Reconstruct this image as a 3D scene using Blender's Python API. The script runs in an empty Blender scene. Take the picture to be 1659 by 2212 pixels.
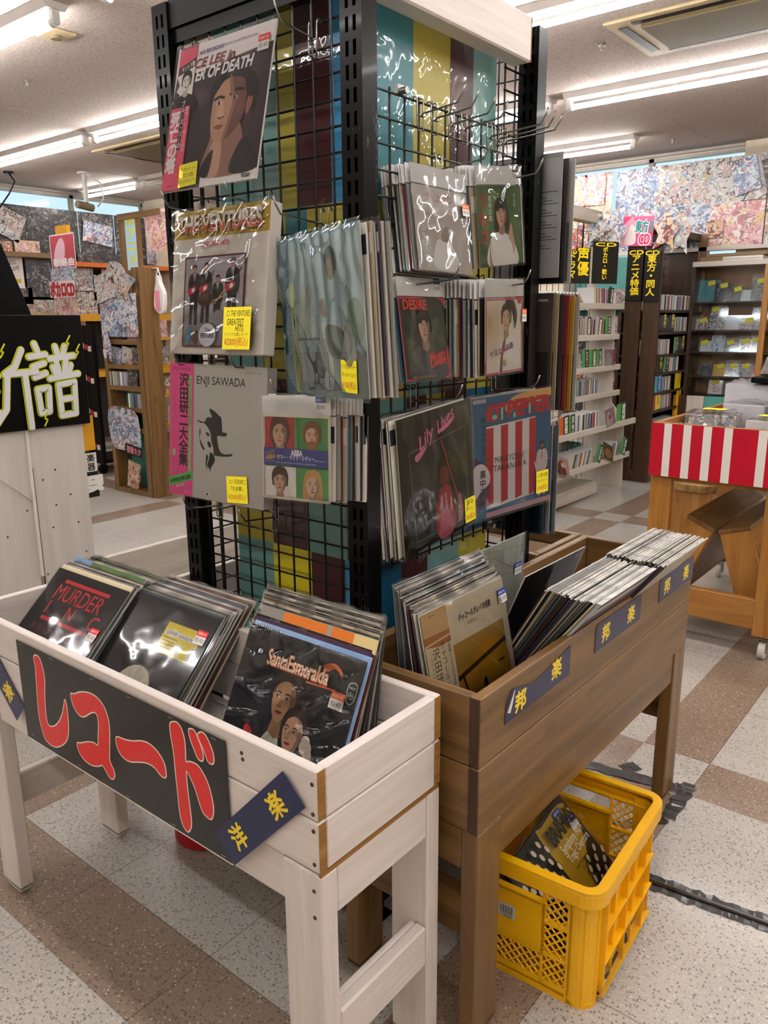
import bpy, bmesh, math, random
from mathutils import Vector, Matrix, noise
rnd = random.Random(7)
PI = math.pi
S = bpy.context.scene
COL = S.collection

# ------------------------------------------------------------------ camera, world, exposure
cam = bpy.data.cameras.new('camera'); cam.sensor_fit = 'VERTICAL'; cam.sensor_height = 36.0
cam.lens = 1708.5 / 2212 * 36.0; cam.clip_start = 0.02
camo = bpy.data.objects.new('camera', cam); COL.objects.link(camo); S.camera = camo
CAM = Vector((0, 0, 1.45))
def cam_axes(y, p, r):
    f0 = Vector((math.sin(y), math.cos(y), 0)); r0 = Vector((math.cos(y), -math.sin(y), 0)); u = Vector((0, 0, 1))
    f = f0 * math.cos(p) + u * math.sin(p); up = u * math.cos(p) - f0 * math.sin(p)
    rr = r0 * math.cos(r) + up * math.sin(r); uu = up * math.cos(r) - r0 * math.sin(r)
    return rr, uu, f
rr, uu, ff = cam_axes(-0.6795718, -0.2384571, -0.0074258)
camo.matrix_world = Matrix(((rr.x, uu.x, -ff.x, CAM.x), (rr.y, uu.y, -ff.y, CAM.y), (rr.z, uu.z, -ff.z, CAM.z), (0, 0, 0, 1)))
world = bpy.data.worlds.new('sky'); S.world = world; world.use_nodes = True
bg = world.node_tree.nodes['Background']; bg.inputs['Color'].default_value = (0.70, 0.92, 1.0, 1); bg.inputs['Strength'].default_value = 0.42
TUBE_POWER = 21.0
S.view_settings.view_transform = 'Standard'; S.view_settings.look = 'None'
S.view_settings.exposure = 1.36; S.view_settings.gamma = 1.0; S.view_settings.use_curve_mapping = False
S.cycles.use_denoising = True; S.cycles.max_bounces = 7; S.cycles.diffuse_bounces = 4; S.cycles.glossy_bounces = 3
S.cycles.transmission_bounces = 4; S.cycles.transparent_max_bounces = 14; S.cycles.caustics_reflective = False; S.cycles.caustics_refractive = False
S.cycles.sample_clamp_indirect = 6.0; S.cycles.use_adaptive_sampling = True; S.cycles.adaptive_threshold = 0.015

# ------------------------------------------------------------------ colour and materials
def lin(h):
    h = h.lstrip('#')
    if len(h) == 3: h = ''.join(c * 2 for c in h)
    v = [int(h[i:i + 2], 16) / 255 for i in (0, 2, 4)]
    return tuple(x / 12.92 if x <= 0.04045 else ((x + 0.055) / 1.055) ** 2.4 for x in v) + (1.0,)
def newmat(name, rough=0.5, coat=0.0, coat_rough=0.05, metal=0.0, spec=0.5):
    m = bpy.data.materials.new(name); m.use_nodes = True
    b = m.node_tree.nodes['Principled BSDF']
    b.inputs['Roughness'].default_value = rough; b.inputs['Metallic'].default_value = metal
    b.inputs['Specular IOR Level'].default_value = spec
    b.inputs['Coat Weight'].default_value = coat; b.inputs['Coat Roughness'].default_value = coat_rough
    return m, m.node_tree, b
def node(nt, kind, **kw):
    n = nt.nodes.new('ShaderNode' + kind)
    for k, v in kw.items():
        if k in n.inputs.keys(): n.inputs[k].default_value = v
        else: setattr(n, k, v)
    return n
def link(nt, a, b): nt.links.new(a, b)
def ramp(nt, src, stops, mode='LINEAR'):
    r = nt.nodes.new('ShaderNodeValToRGB'); r.color_ramp.interpolation = mode
    els = r.color_ramp.elements
    while len(els) < len(stops): els.new(0.5)
    for e, (p, c) in zip(els, stops): e.position = p; e.color = lin(c) if isinstance(c, str) else c
    link(nt, src, r.inputs['Fac']); return r
def coords(nt, scale=(1, 1, 1), space='Object', loc=(0, 0, 0)):
    t = nt.nodes.new('ShaderNodeTexCoord'); mp = nt.nodes.new('ShaderNodeMapping')
    mp.inputs['Scale'].default_value = scale; mp.inputs['Location'].default_value = loc
    link(nt, t.outputs[space], mp.inputs['Vector']); return mp.outputs['Vector']
def bump(nt, b, h, strength=0.2, dist=0.01, sock='Normal'):
    n = nt.nodes.new('ShaderNodeBump'); n.inputs['Strength'].default_value = strength; n.inputs['Distance'].default_value = dist
    link(nt, h, n.inputs['Height']); link(nt, n.outputs['Normal'], b.inputs[sock]); return n
def mixc(nt, fac, a, bb, mode='MIX'):
    n = nt.nodes.new('ShaderNodeMix'); n.data_type = 'RGBA'; n.blend_type = mode
    if hasattr(fac, 'is_linked') or hasattr(fac, 'links'): link(nt, fac, n.inputs[0])
    else: n.inputs[0].default_value = fac
    for v, s in ((a, n.inputs[6]), (bb, n.inputs[7])):
        if isinstance(v, str): s.default_value = lin(v)
        elif isinstance(v, tuple): s.default_value = v
        else: link(nt, v, s)
    return n.outputs[2]
def plain(name, c, rough=0.5, coat=0, metal=0.0, spec=0.5, var=0.08, scale=9, coat_rough=0.05):
    m, nt, b = newmat(name, rough, coat, coat_rough, metal, spec)
    n = node(nt, 'TexNoise', Scale=scale, Detail=3.0); link(nt, coords(nt), n.inputs['Vector'])
    l = lin(c); lo = tuple(x * (1 - var) for x in l[:3]) + (1,); hi = tuple(min(1, x * (1 + var)) for x in l[:3]) + (1,)
    r = ramp(nt, n.outputs['Fac'], [(0.3, lo), (0.7, hi)]); link(nt, r.outputs['Color'], b.inputs['Base Color']); return m
def wood(name, dark, light, axis, rough=0.5, knots=0.5, grain=1.0, worn=None, coat=0.0, fg=0.6):
    m, nt, b = newmat(name, rough, coat, 0.25)
    sc = [26 * grain] * 3; sc[axis] = 1.6
    v = coords(nt, tuple(sc))
    n1 = node(nt, 'TexNoise', Scale=1.0, Detail=5.0, Roughness=0.6, Distortion=0.6); link(nt, v, n1.inputs['Vector'])
    sc2 = [120 * grain] * 3; sc2[axis] = 5.0
    n2 = node(nt, 'TexNoise', Scale=1.0, Detail=2.0); link(nt, coords(nt, tuple(sc2)), n2.inputs['Vector'])
    base = ramp(nt, n1.outputs['Fac'], [(0.3, dark), (0.68, light)])
    fine = ramp(nt, n2.outputs['Fac'], [(0.35, (0.78, 0.78, 0.78, 1)), (0.6, (1, 1, 1, 1))])
    c = mixc(nt, fg, base.outputs['Color'], fine.outputs['Color'], 'MULTIPLY')
    ks = [9.0] * 3; ks[axis] = 3.5
    vo = node(nt, 'TexVoronoi', Scale=1.0); link(nt, coords(nt, tuple(ks), loc=(0.3, 0.7, 0.2)), vo.inputs['Vector'])
    kr = ramp(nt, vo.outputs['Distance'], [(0.05, (1, 1, 1, 1)), (0.16, (0, 0, 0, 1))])
    kd = tuple(x * 0.45 for x in lin(dark)[:3]) + (1,)
    kf = node(nt, 'Math', operation='MULTIPLY'); kf.inputs[1].default_value = knots; link(nt, kr.outputs['Color'], kf.inputs[0])
    c = mixc(nt, kf.outputs[0], c, kd)
    if worn:
        n3 = node(nt, 'TexNoise', Scale=1.0, Detail=4.0, Roughness=0.7); ws = [30] * 3; ws[axis] = 9; link(nt, coords(nt, tuple(ws), loc=(3, 1, 5)), n3.inputs['Vector'])
        wr = ramp(nt, n3.outputs['Fac'], [(0.72, (0, 0, 0, 1)), (0.75, (1, 1, 1, 1))])
        c = mixc(nt, wr.outputs['Color'], c, worn)
    link(nt, c, b.inputs['Base Color'])
    bump(nt, b, n2.outputs['Fac'], 0.12, 0.004); return m
WHITE = [wood('white_painted_wood_' + 'xyz'[a], '#cdc4c0', '#ded6d2', a, 0.5, 0.12, 1.0, '#8a6448', 0, 0.25) for a in range(3)]
BROWN = [wood('brown_stained_wood_' + 'xyz'[a], '#5a4020', '#86643a', a, 0.38, 0.5, 1.0, None, 0.12, 0.4) for a in range(3)]
PINE = [wood('orange_pine_' + 'xyz'[a], '#8f5c22', '#b5803c', a, 0.4, 0.6, 0.8, None, 0.15) for a in range(3)]
DARKW = [wood('dark_stained_wood_' + 'xyz'[a], '#2b1a0e', '#4a301b', a, 0.45, 0.3, 0.8) for a in range(3)]
SHELFW = [wood('white_shelf_wood_' + 'xyz'[a], '#b9b1a8', '#cfc8c0', a, 0.5, 0.2, 0.8, None, 0, 0.35) for a in range(3)]
CUTEND = wood('raw_cut_wood', '#7d5520', '#a97b39', 1, 0.6, 0.2, 2.0)
def scuffed():
    m, nt, b = newmat('black_gloss_metal', 0.26, 0.05, 0.05, 0.0, 0.13)
    n = node(nt, 'TexNoise', Scale=1.0, Detail=6.0, Roughness=0.75); link(nt, coords(nt, (55, 55, 9)), n.inputs['Vector'])
    n2 = node(nt, 'TexNoise', Scale=5.0, Detail=1.0); link(nt, coords(nt, loc=(4, 2, 1)), n2.inputs['Vector'])
    a = node(nt, 'Math', operation='MULTIPLY'); link(nt, n.outputs['Fac'], a.inputs[0]); link(nt, n2.outputs['Fac'], a.inputs[1])
    r = ramp(nt, a.outputs[0], [(0.0, '#050506'), (0.375, '#08080a'), (0.41, '#5f5b54'), (1.0, '#8a857c')]); link(nt, r.outputs['Color'], b.inputs['Base Color']); return m
BLACKM = scuffed()
BLACKP = plain('black_board', '#060606', 0.4, 0.0, 0, 0.15)
WIREB = plain('black_wire', '#080809', 0.3, 0.1, 0, 0.35)
CHROME = plain('chrome_wire', '#8d8d88', 0.25, 0, 1.0)
STEEL = plain('steel', '#9a9894', 0.35, 0, 1.0)
YELLOW = plain('yellow_plastic', '#f0b604', 0.4, 0.0, 0, 0.5, 0.06, 6)
WHITEP = plain('white_plastic', '#c9c8c4', 0.4)
WPAPER = plain('white_paper', '#d8d5d3', 0.6)
GREYF = plain('fixture_white_metal', '#bdb6b2', 0.45)
CREAM = plain('cream_plastic', '#b9a884', 0.5)
CREAMD = plain('dark_cream_plastic', '#6f6247', 0.6)
REDP = plain('red_plastic', '#b01228', 0.35)
TAPE = plain('black_tape', '#161514', 0.42, 0.15, 0, 0.5, 0.4, 40)
CARD = plain('brown_cardboard', '#8d7152', 0.7)
TEALP = plain('teal_panel', '#4f9a94', 0.5); GREENP = plain('green_panel', '#3f7d28', 0.5); ORANGEP = plain('orange_panel', '#c8651c', 0.5); YELLOWB = plain('yellow_board', '#d2960f', 0.5)
PAPER = [plain('sheet_' + n, c, 0.42, 0.85, 0, 0.5, 0.04, 4, 0.04) for n, c in (('teal', '#2b7f8e'), ('yellow', '#b0a437'), ('maroon', '#431418'), ('seafoam', '#6a9c9a'), ('blue', '#3b86b8'), ('bright', '#d6c914'), ('deepblue', '#0c587d'))]
for m in PAPER:
    nt = m.node_tree; b = nt.nodes['Principled BSDF']
    n = node(nt, 'TexNoise', Scale=14.0, Detail=2.0, Distortion=0.4); link(nt, coords(nt, (1, 1, 0.8)), n.inputs['Vector']); bump(nt, b, n.outputs['Fac'], 0.35, 0.02, 'Coat Normal')
def attr_mat(name, rough, coat, cb=0.0, coat_rough=0.05, scale=20):
    m, nt, b = newmat(name, rough, coat, coat_rough, 0.0, 0.25)
    a = nt.nodes.new('ShaderNodeVertexColor'); a.layer_name = 'Col'; link(nt, a.outputs['Color'], b.inputs['Base Color'])
    if cb:
        n = node(nt, 'TexNoise', Scale=scale, Detail=3.0, Distortion=1.0); link(nt, coords(nt, (1, 1, 0.45)), n.inputs['Vector']); bump(nt, b, n.outputs['Fac'], cb, 0.02, 'Coat Normal')
    return m
PRINT = attr_mat('printed_paper', 0.55, 0.0)
PRINTG = attr_mat('printed_gloss_card', 0.4, 0.35, 0.15)
PRINTF = attr_mat('printed_card_under_film', 0.45, 1.0, 0.5, 0.04, 16)
def film_mat(name, lo, hi, tint, gcol=(0.95, 0.97, 1, 1)):
    m = bpy.data.materials.new(name); m.use_nodes = True; nt = m.node_tree; nt.nodes.remove(nt.nodes['Principled BSDF'])
    out = nt.nodes['Material Output']
    tr = node(nt, 'BsdfTransparent'); gl = nt.nodes.new('ShaderNodeBsdfGlossy'); gl.inputs['Roughness'].default_value = 0.07; gl.inputs['Color'].default_value = gcol
    tr.inputs['Color'].default_value = tint
    lw = nt.nodes.new('ShaderNodeFresnel'); lw.inputs['IOR'].default_value = 1.45
    mr = node(nt, 'MapRange'); mr.inputs['From Min'].default_value = 0.035; mr.inputs['To Min'].default_value = lo; mr.inputs['To Max'].default_value = hi; link(nt, lw.outputs[0], mr.inputs['Value'])
    mx = nt.nodes.new('ShaderNodeMixShader'); link(nt, mr.outputs[0], mx.inputs[0]); link(nt, tr.outputs[0], mx.inputs[1]); link(nt, gl.outputs[0], mx.inputs[2]); link(nt, mx.outputs[0], out.inputs['Surface'])
    return m
FILM = film_mat('clear_film', 0.045, 0.9, (0.97, 0.98, 0.98, 1)); RIM = film_mat('clear_film_rim', 0.14, 0.85, (0.9, 0.91, 0.92, 1)); BLUEFILM = film_mat('bluish_film', 0.26, 0.95, (0.93, 0.98, 1.0, 1), (0.72, 0.92, 1.0, 1))
GLASS = film_mat('window_glass', 0.03, 0.8, (0.95, 0.98, 1, 1))
def tube_mat():
    m = bpy.data.materials.new('lit_tube'); m.use_nodes = True; nt = m.node_tree; nt.nodes.remove(nt.nodes['Principled BSDF'])
    e = nt.nodes.new('ShaderNodeEmission'); e.inputs['Color'].default_value = (1.0, 0.97, 0.935, 1); e.inputs['Strength'].default_value = TUBE_POWER
    link(nt, e.outputs[0], nt.nodes['Material Output'].inputs['Surface']); return m
TUBE = tube_mat()
def poster_mat(name, pal, scale, rough=0.35, white=0.0):
    m, nt, b = newmat(name, rough, 0.35, 0.12, 0.0, 0.3)
    oi = nt.nodes.new('ShaderNodeObjectInfo'); mu = node(nt, 'Math', operation='MULTIPLY'); mu.inputs[1].default_value = 90.0; link(nt, oi.outputs['Random'], mu.inputs[0])
    v = coords(nt)
    dn = node(nt, 'TexNoise', noise_dimensions='4D', Scale=scale * 0.8, Detail=2.0); link(nt, v, dn.inputs['Vector']); link(nt, mu.outputs[0], dn.inputs['W'])
    ad = node(nt, 'VectorMath', operation='MULTIPLY_ADD'); ad.inputs[1].default_value = (0.35,) * 3; link(nt, dn.outputs['Color'], ad.inputs[0]); link(nt, v, ad.inputs[2])
    vo = node(nt, 'TexVoronoi', voronoi_dimensions='4D', Scale=scale); link(nt, ad.outputs[0], vo.inputs['Vector']); link(nt, mu.outputs[0], vo.inputs['W'])
    sx = nt.nodes.new('ShaderNodeSeparateColor'); link(nt, vo.outputs['Color'], sx.inputs[0])
    r1 = ramp(nt, sx.outputs[0], [(i / len(pal), c) for i, c in enumerate(pal)], 'CONSTANT')
    vo2 = node(nt, 'TexVoronoi', voronoi_dimensions='4D', Scale=scale * 3.1); link(nt, ad.outputs[0], vo2.inputs['Vector']); link(nt, mu.outputs[0], vo2.inputs['W'])
    s2 = nt.nodes.new('ShaderNodeSeparateColor'); link(nt, vo2.outputs['Color'], s2.inputs[0])
    r2 = ramp(nt, s2.outputs[1], [(i / len(pal), c) for i, c in enumerate(pal[::-1])], 'CONSTANT')
    gt = node(nt, 'Math', operation='GREATER_THAN'); gt.inputs[1].default_value = 0.5; link(nt, s2.outputs[2], gt.inputs[0])
    c = mixc(nt, 0.2, mixc(nt, gt.outputs[0], r1.outputs['Color'], r2.outputs['Color']), pal[len(pal) // 2])
    c = mixc(nt, 1.0, c, (0.8, 0.8, 0.8, 1), 'MULTIPLY')
    link(nt, c, b.inputs['Base Color'])
    n = node(nt, 'TexNoise', Scale=9.0, Detail=3.0); link(nt, v, n.inputs['Vector']); bump(nt, b, n.outputs['Fac'], 0.5, 0.05, 'Coat Normal')
    return m
P_ROCK = poster_mat('monochrome_poster', ['#0d0c0d', '#171415', '#0a0a0a', '#37302f', '#120e0e', '#5f5855', '#221818', '#8d8680', '#111010', '#0c0c0c', '#1f1a1a'], 12)
P_PINK = poster_mat('pink_poster', ['#d98a9a', '#e6d7d2', '#c9546a', '#e9c3b4', '#f0e6e2', '#8c3b4a', '#d9b45a', '#e3a0b4'], 13)
P_BLUE = poster_mat('blue_poster', ['#2f4d8a', '#dcdce2', '#7f9cc4', '#181c30', '#c9ccd6', '#b0564a', '#e6e2dc', '#5f86b4', '#cfd6e0'], 13)
P_WHITE = poster_mat('white_poster', ['#dedad6', '#e6e4e2', '#b9b4b4', '#8fa6c0', '#d9a28c', '#2a2830', '#e2dfdc', '#c7b27e', '#c8a8b4', '#f0eeea'], 14)
P_WARM = poster_mat('warm_poster', ['#d9914a', '#e6c98a', '#c24a34', '#f0e2c8', '#7a2f2a', '#e6b4a0', '#4a6fa0', '#efe6dc'], 13)
P_DARK = poster_mat('dark_poster', ['#14151c', '#232630', '#0c0c10', '#4a2a30', '#7d7876', '#1c1a20', '#2c3f5a', '#a8a29e', '#15131a'], 12)
GOODS = poster_mat('bagged_goods', ['#8f8a84', '#d2cec8', '#3a3634', '#b9a08a', '#e0dcd8', '#6a7f90', '#b05a50', '#222226'], 16, 0.25)

# ------------------------------------------------------------------ mesh helpers
class MB:
    def __init__(s): s.v = []; s.f = []; s.c = []
    def add(s, vs, fs, col=None):
        o = len(s.v); s.v += [tuple(v) for v in vs]
        for f in fs: s.f.append([o + i for i in f]); s.c.append(col)
        return s
    def box(s, x0, y0, z0, x1, y1, z1, col=None, M=None):
        vs = [Vector((x, y, z)) for z in (z0, z1) for y in (y0, y1) for x in (x0, x1)]
        if M is not None: vs = [M @ v for v in vs]
        return s.add(vs, [(0, 2, 3, 1), (4, 5, 7, 6), (0, 1, 5, 4), (2, 6, 7, 3), (0, 4, 6, 2), (1, 3, 7, 5)], col)
    def quad(s, a, b, c, d, col=None): return s.add([a, b, c, d], [(0, 1, 2, 3)], col)
    def prism(s, pts, axis, a, b, col=None):
        n = len(pts)
        def P(p, t):
            q = list(p); q.insert(axis, t); return q
        vs = [P(p, a) for p in pts] + [P(p, b) for p in pts]
        fs = [tuple(range(n))[::-1], tuple(range(n, 2 * n))] + [(i, (i + 1) % n, n + (i + 1) % n, n + i) for i in range(n)]
        return s.add(vs, fs, col)
    def tube(s, pts, r, n=8, col=None, caps=True):
        pts = [Vector(p) for p in pts]; rings = []; up = None
        for i, p in enumerate(pts):
            d = (pts[min(i + 1, len(pts) - 1)] - pts[max(i - 1, 0)]).normalized()
            if up is None: up = d.orthogonal().normalized()
            up = (up - d * up.dot(d)).normalized(); w = d.cross(up)
            rings.append([p + (up * math.cos(2 * PI * k / n) + w * math.sin(2 * PI * k / n)) * r for k in range(n)])
        vs = [v for g in rings for v in g]
        fs = [(i * n + k, i * n + (k + 1) % n, (i + 1) * n + (k + 1) % n, (i + 1) * n + k) for i in range(len(pts) - 1) for k in range(n)]
        if caps: fs += [tuple(range(n))[::-1], tuple(range((len(pts) - 1) * n, len(pts) * n))]
        return s.add(vs, fs, col)
    def cyl(s, c, r, h, n=20, col=None, axis=2):
        c = Vector(c); d = Vector((0, 0, 0)); d[axis] = h
        return s.tube([c, c + d], r, n, col)
    def build(s, name, mat, parent=None, bevel=0.0, smooth=False, seg=1):
        me = bpy.data.meshes.new(name); me.from_pydata(s.v, [], s.f)
        if any(c is not None for c in s.c):
            a = me.color_attributes.new('Col', 'FLOAT_COLOR', 'CORNER')
            k = 0
            for p, c in zip(me.polygons, s.c):
                for j in range(p.loop_total):
                    cc = c[j % len(c)] if isinstance(c, list) else (c or (0.7, 0.7, 0.7, 1))
                    a.data[p.loop_start + j].color = cc
        for m in (mat if isinstance(mat, (list, tuple)) else [mat]): me.materials.append(m)
        if smooth: me.shade_smooth()
        o = bpy.data.objects.new(name, me); COL.objects.link(o)
        if parent: o.parent = parent
        if bevel:
            b = o.modifiers.new('edge', 'BEVEL'); b.width = bevel; b.segments = seg; b.limit_method = 'ANGLE'
        return o
def bx(*a, **k): return MB().box(*a, **k)
def tag(o, label=None, cat=None, group=None, kind=None):
    if label: o['label'] = label
    if cat: o['category'] = cat
    if group: o['group'] = group
    if kind: o['kind'] = kind
    return o
def thing(name, label, cat, loc=(0, 0, 0), rot=None, group=None):
    o = bpy.data.objects.new(name, None); COL.objects.link(o); o.empty_display_size = 0.05
    M = Matrix.Translation(loc)
    if rot is not None: M = M @ (rot if isinstance(rot, Matrix) else Matrix.Rotation(rot, 4, 'Z'))
    o.matrix_world = M
    return tag(o, label, cat, group)
def pose(yaw, tilt=0.0, roll=0.0):
    r = math.radians
    return Matrix.Rotation(r(yaw), 4, 'Z') @ Matrix.Rotation(r(tilt), 4, 'X') @ Matrix.Rotation(r(roll), 4, 'Y')
def dup(o, M, label=None, group=None):
    c = o.copy(); COL.objects.link(c); c.matrix_world = M
    if label: c['label'] = label
    if group: c['group'] = group
    for ch in o.children:
        d = ch.copy(); COL.objects.link(d); d.parent = c
        for g in ch.children:
            e = g.copy(); COL.objects.link(e); e.parent = d
    return c
def struct(name, mb, mat, bevel=0): return tag(mb.build(name, mat, None, bevel), kind='structure')

# ------------------------------------------------------------------ printed art: coloured paper shapes on a panel (u right, v down, both 0..1)
_tc = {}
def text_shape(body, bold, shear, space):
    key = (body, bold, shear, space)
    if key not in _tc:
        c = bpy.data.curves.new('lettering', 'FONT'); c.body = body; c.size = 1.0; c.shear = shear; c.space_character = space; c.resolution_u = 3
        o = bpy.data.objects.new('lettering', c); COL.objects.link(o)
        dg = bpy.context.evaluated_depsgraph_get(); me = bpy.data.meshes.new_from_object(o.evaluated_get(dg))
        vs = [v.co.copy() for v in me.vertices]; fs = [tuple(p.vertices) for p in me.polygons]
        COL.objects.unlink(o); bpy.data.objects.remove(o); bpy.data.curves.remove(c); bpy.data.meshes.remove(me)
        xs = [v.x for v in vs] or [0]; ys = [v.y for v in vs] or [0]
        _tc[key] = (vs, fs, min(xs), max(xs), min(ys), max(ys))
    return _tc[key]
def smooth_poly(pts, k=5):
    n = len(pts); out = []
    for i in range(n):
        p0, p1, p2, p3 = pts[i - 1], pts[i], pts[(i + 1) % n], pts[(i + 2) % n]
        for j in range(k):
            t = j / k
            out.append(tuple(0.5 * (2 * p1[a] + (p2[a] - p0[a]) * t + (2 * p0[a] - 5 * p1[a] + 4 * p2[a] - p3[a]) * t * t + (3 * p1[a] - p0[a] - 3 * p2[a] + p3[a]) * t ** 3) for a in (0, 1)))
    return out
EPS = 0.00005
def art(w, h, ops, y0=0.0, z_mid=0.0, mb=None, lt=None, k0=0):
    """fills mb with the picture and lt with its lettering; panel centred on x = 0, z = z_mid, facing -y at y0"""
    mb = mb or MB(); lt = lt or MB(); k = k0
    def clip(pts):
        for ax, lim, sg in ((0, 0.0, 1), (0, 1.0, -1), (1, 0.0, 1), (1, 1.0, -1)):
            out = []
            for i, p in enumerate(pts):
                q = pts[i - 1]; ip, iq = (p[ax] - lim) * sg >= 0, (q[ax] - lim) * sg >= 0
                if ip != iq:
                    t = (lim - q[ax]) / (p[ax] - q[ax]); out.append((q[0] + t * (p[0] - q[0]), q[1] + t * (p[1] - q[1])))
                if ip: out.append(p)
            pts = out
            if len(pts) < 3: return []
        return pts
    cl = lambda a: max(0.0, min(1.0, a))
    for op in ops:
        k += 1; y = y0 - EPS * k
        P = lambda u, v: (w * (u - 0.5), y, z_mid + h * (0.5 - v))
        t = op[0]
        if t == 'r':
            _, a, b, c, d, col = op; a, c = cl(a), cl(c); mb.quad(P(a, d), P(c, d), P(c, b), P(a, b), lin(col))
        elif t == 'gr':
            _, a, b, c, d, c0, c1 = op; mb.quad(P(a, d), P(c, d), P(c, b), P(a, b), [lin(c1), lin(c1), lin(c0), lin(c0)])
        elif t in 'ps':
            pts = smooth_poly(op[1]) if t == 's' else op[1]
            vs = [P(*p) for p in clip(list(pts))]
            if vs: mb.add(vs, [tuple(range(len(vs)))[::-1]], lin(op[2]))
        elif t == 'e':
            u, v, ru, rv, col = op[1:6]; an = math.radians(op[6]) if len(op) > 6 else 0
            vs = [(u + ru * math.cos(q) * math.cos(an) - rv * math.sin(q) * math.sin(an), v + ru * math.cos(q) * math.sin(an) + rv * math.sin(q) * math.cos(an)) for q in [2 * PI * i / 22 for i in range(22)]]
            vs = [P(*p) for p in clip(vs)]
            if vs: mb.add(vs, [tuple(range(len(vs)))[::-1]], lin(col))
        elif t == 'g':
            u, v, ru, rv, c0, c1 = op[1:]; n = 20
            vs = [P(cl(u), cl(v))] + [P(cl(u + ru * math.cos(2 * PI * i / n)), cl(v + rv * math.sin(2 * PI * i / n))) for i in range(n)]
            for i in range(n): mb.add([vs[0], vs[1 + i], vs[1 + (i + 1) % n]], [(0, 1, 2)], [lin(c0), lin(c1), lin(c1)])
        elif t == 'l':
            pts, wd, col = op[1:4]
            for (a, b), (c, d) in zip(pts, pts[1:]):
                a, b, c, d = cl(a), cl(b), cl(c), cl(d)
                dx, dy = (c - a) * w, (d - b) * h; L = math.hypot(dx, dy) or 1; nx, ny = -dy / L * wd * h / 2, dx / L * wd * h / 2
                nx /= w; ny /= h
                mb.quad(P(a + nx, b + ny), P(c + nx, d + ny), P(c - nx, d - ny), P(a - nx, b - ny), lin(col))
        elif t in ('t', 'T'):
            # ('t', text, u, v, height, colour, {rot, bold, shear, sp, fit, va}); 'T' stacks the characters downwards
            body, u, v, th, col = op[1:6]; o = op[6] if len(op) > 6 else {}
            rot = math.radians(o.get('rot', 0)); bold = o.get('bold', 0.0)
            items = [(body, 0.0)] if t == 't' else [(ch, -i * th * h * o.get('ls', 1.08)) for i, ch in enumerate(body)]
            for bd, dz in items:
                vs, fs, x0, x1, yy0, yy1 = text_shape(bd, 0, o.get('shear', 0.0), o.get('sp', 1.0))
                if not vs: continue
                if t == 't':
                    ref = max(yy1 - yy0, 0.3) if o.get('tight') else (0.72 if bd.isascii() else 0.9)
                    sc = th * h / ref
                    fx = o['fit'] * w / ((x1 - x0) or 1) if 'fit' in o else sc * o.get('wx', 1.0)
                    mx, my = (x0 + x1) / 2, (yy0 + yy1) / 2
                else:
                    sc = th * h / 0.95; fx = sc * o.get('wx', 1.0); mx, my = 0.46, 0.36
                    if bd in 'ー・-': pass
                cu, cz = w * (u - 0.5), z_mid + h * (0.5 - v)
                out = []
                if 'below' in o:
                    lim = yy0 + (yy1 - yy0) * o['below']; nv, nf = [], []
                    for f in fs:
                        pg = [(vs[i].x, vs[i].y) for i in f]; res = []
                        for i, p in enumerate(pg):
                            q = pg[i - 1]
                            if (p[1] <= lim) != (q[1] <= lim): tt = (lim - q[1]) / (p[1] - q[1]); res.append((q[0] + tt * (p[0] - q[0]), lim))
                            if p[1] <= lim: res.append(p)
                        if len(res) > 2: nf.append(tuple(range(len(nv), len(nv) + len(res)))); nv += [Vector((a, b, 0)) for a, b in res]
                    vs, fs = nv, nf
                for q in vs:
                    x, z = (q.x - mx) * fx, (q.y - my) * sc
                    if t == 'T' and bd in 'ー-〜': x, z = -(q.y - my) * fx, -(q.x - mx) * sc
                    z += dz
                    xr, zr = x * math.cos(rot) - z * math.sin(rot), x * math.sin(rot) + z * math.cos(rot)
                    out.append((cu + xr, y, cz + zr))
                lt.add(out, fs, lin(col))
                if bold:
                    edge = {}
                    for f in fs:
                        for i in range(len(f)): edge[(f[i], f[(i + 1) % len(f)])] = 1
                    be = [(p, q) for p, q in edge if (q, p) not in edge]; nn = {}
                    for p, q in be:
                        ex, ez = out[q][0] - out[p][0], out[q][2] - out[p][2]; l = math.hypot(ex, ez) or 1
                        for k_ in (p, q): nn.setdefault(k_, []).append((ez / l, -ex / l))
                    off = {}
                    for k_, ns in nn.items():
                        ax_, az_ = sum(n[0] for n in ns) / len(ns), sum(n[1] for n in ns) / len(ns); l2 = max(.35, ax_ * ax_ + az_ * az_); g_ = bold * sc / l2
                        off[k_] = (out[k_][0] + ax_ * g_, out[k_][1] + EPS * .3, out[k_][2] + az_ * g_)
                    for p, q in be: lt.add([out[p], out[q], off[q], off[p]], [(0, 1, 2, 3)], lin(col))
    return mb, lt
def put_art(parent, name, w, h, ops, mat, y0=0.0, z_mid=0.0, x=0.0):
    mb, lt = art(w, h, ops, y0, z_mid)
    if x:
        for g in (mb, lt): g.v = [(a + x, b, c) for a, b, c in g.v]
    o = mb.build(name, mat, parent) if mb.f else None
    if lt.f: lt.build('lettering', mat, o or parent)
    return o
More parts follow.
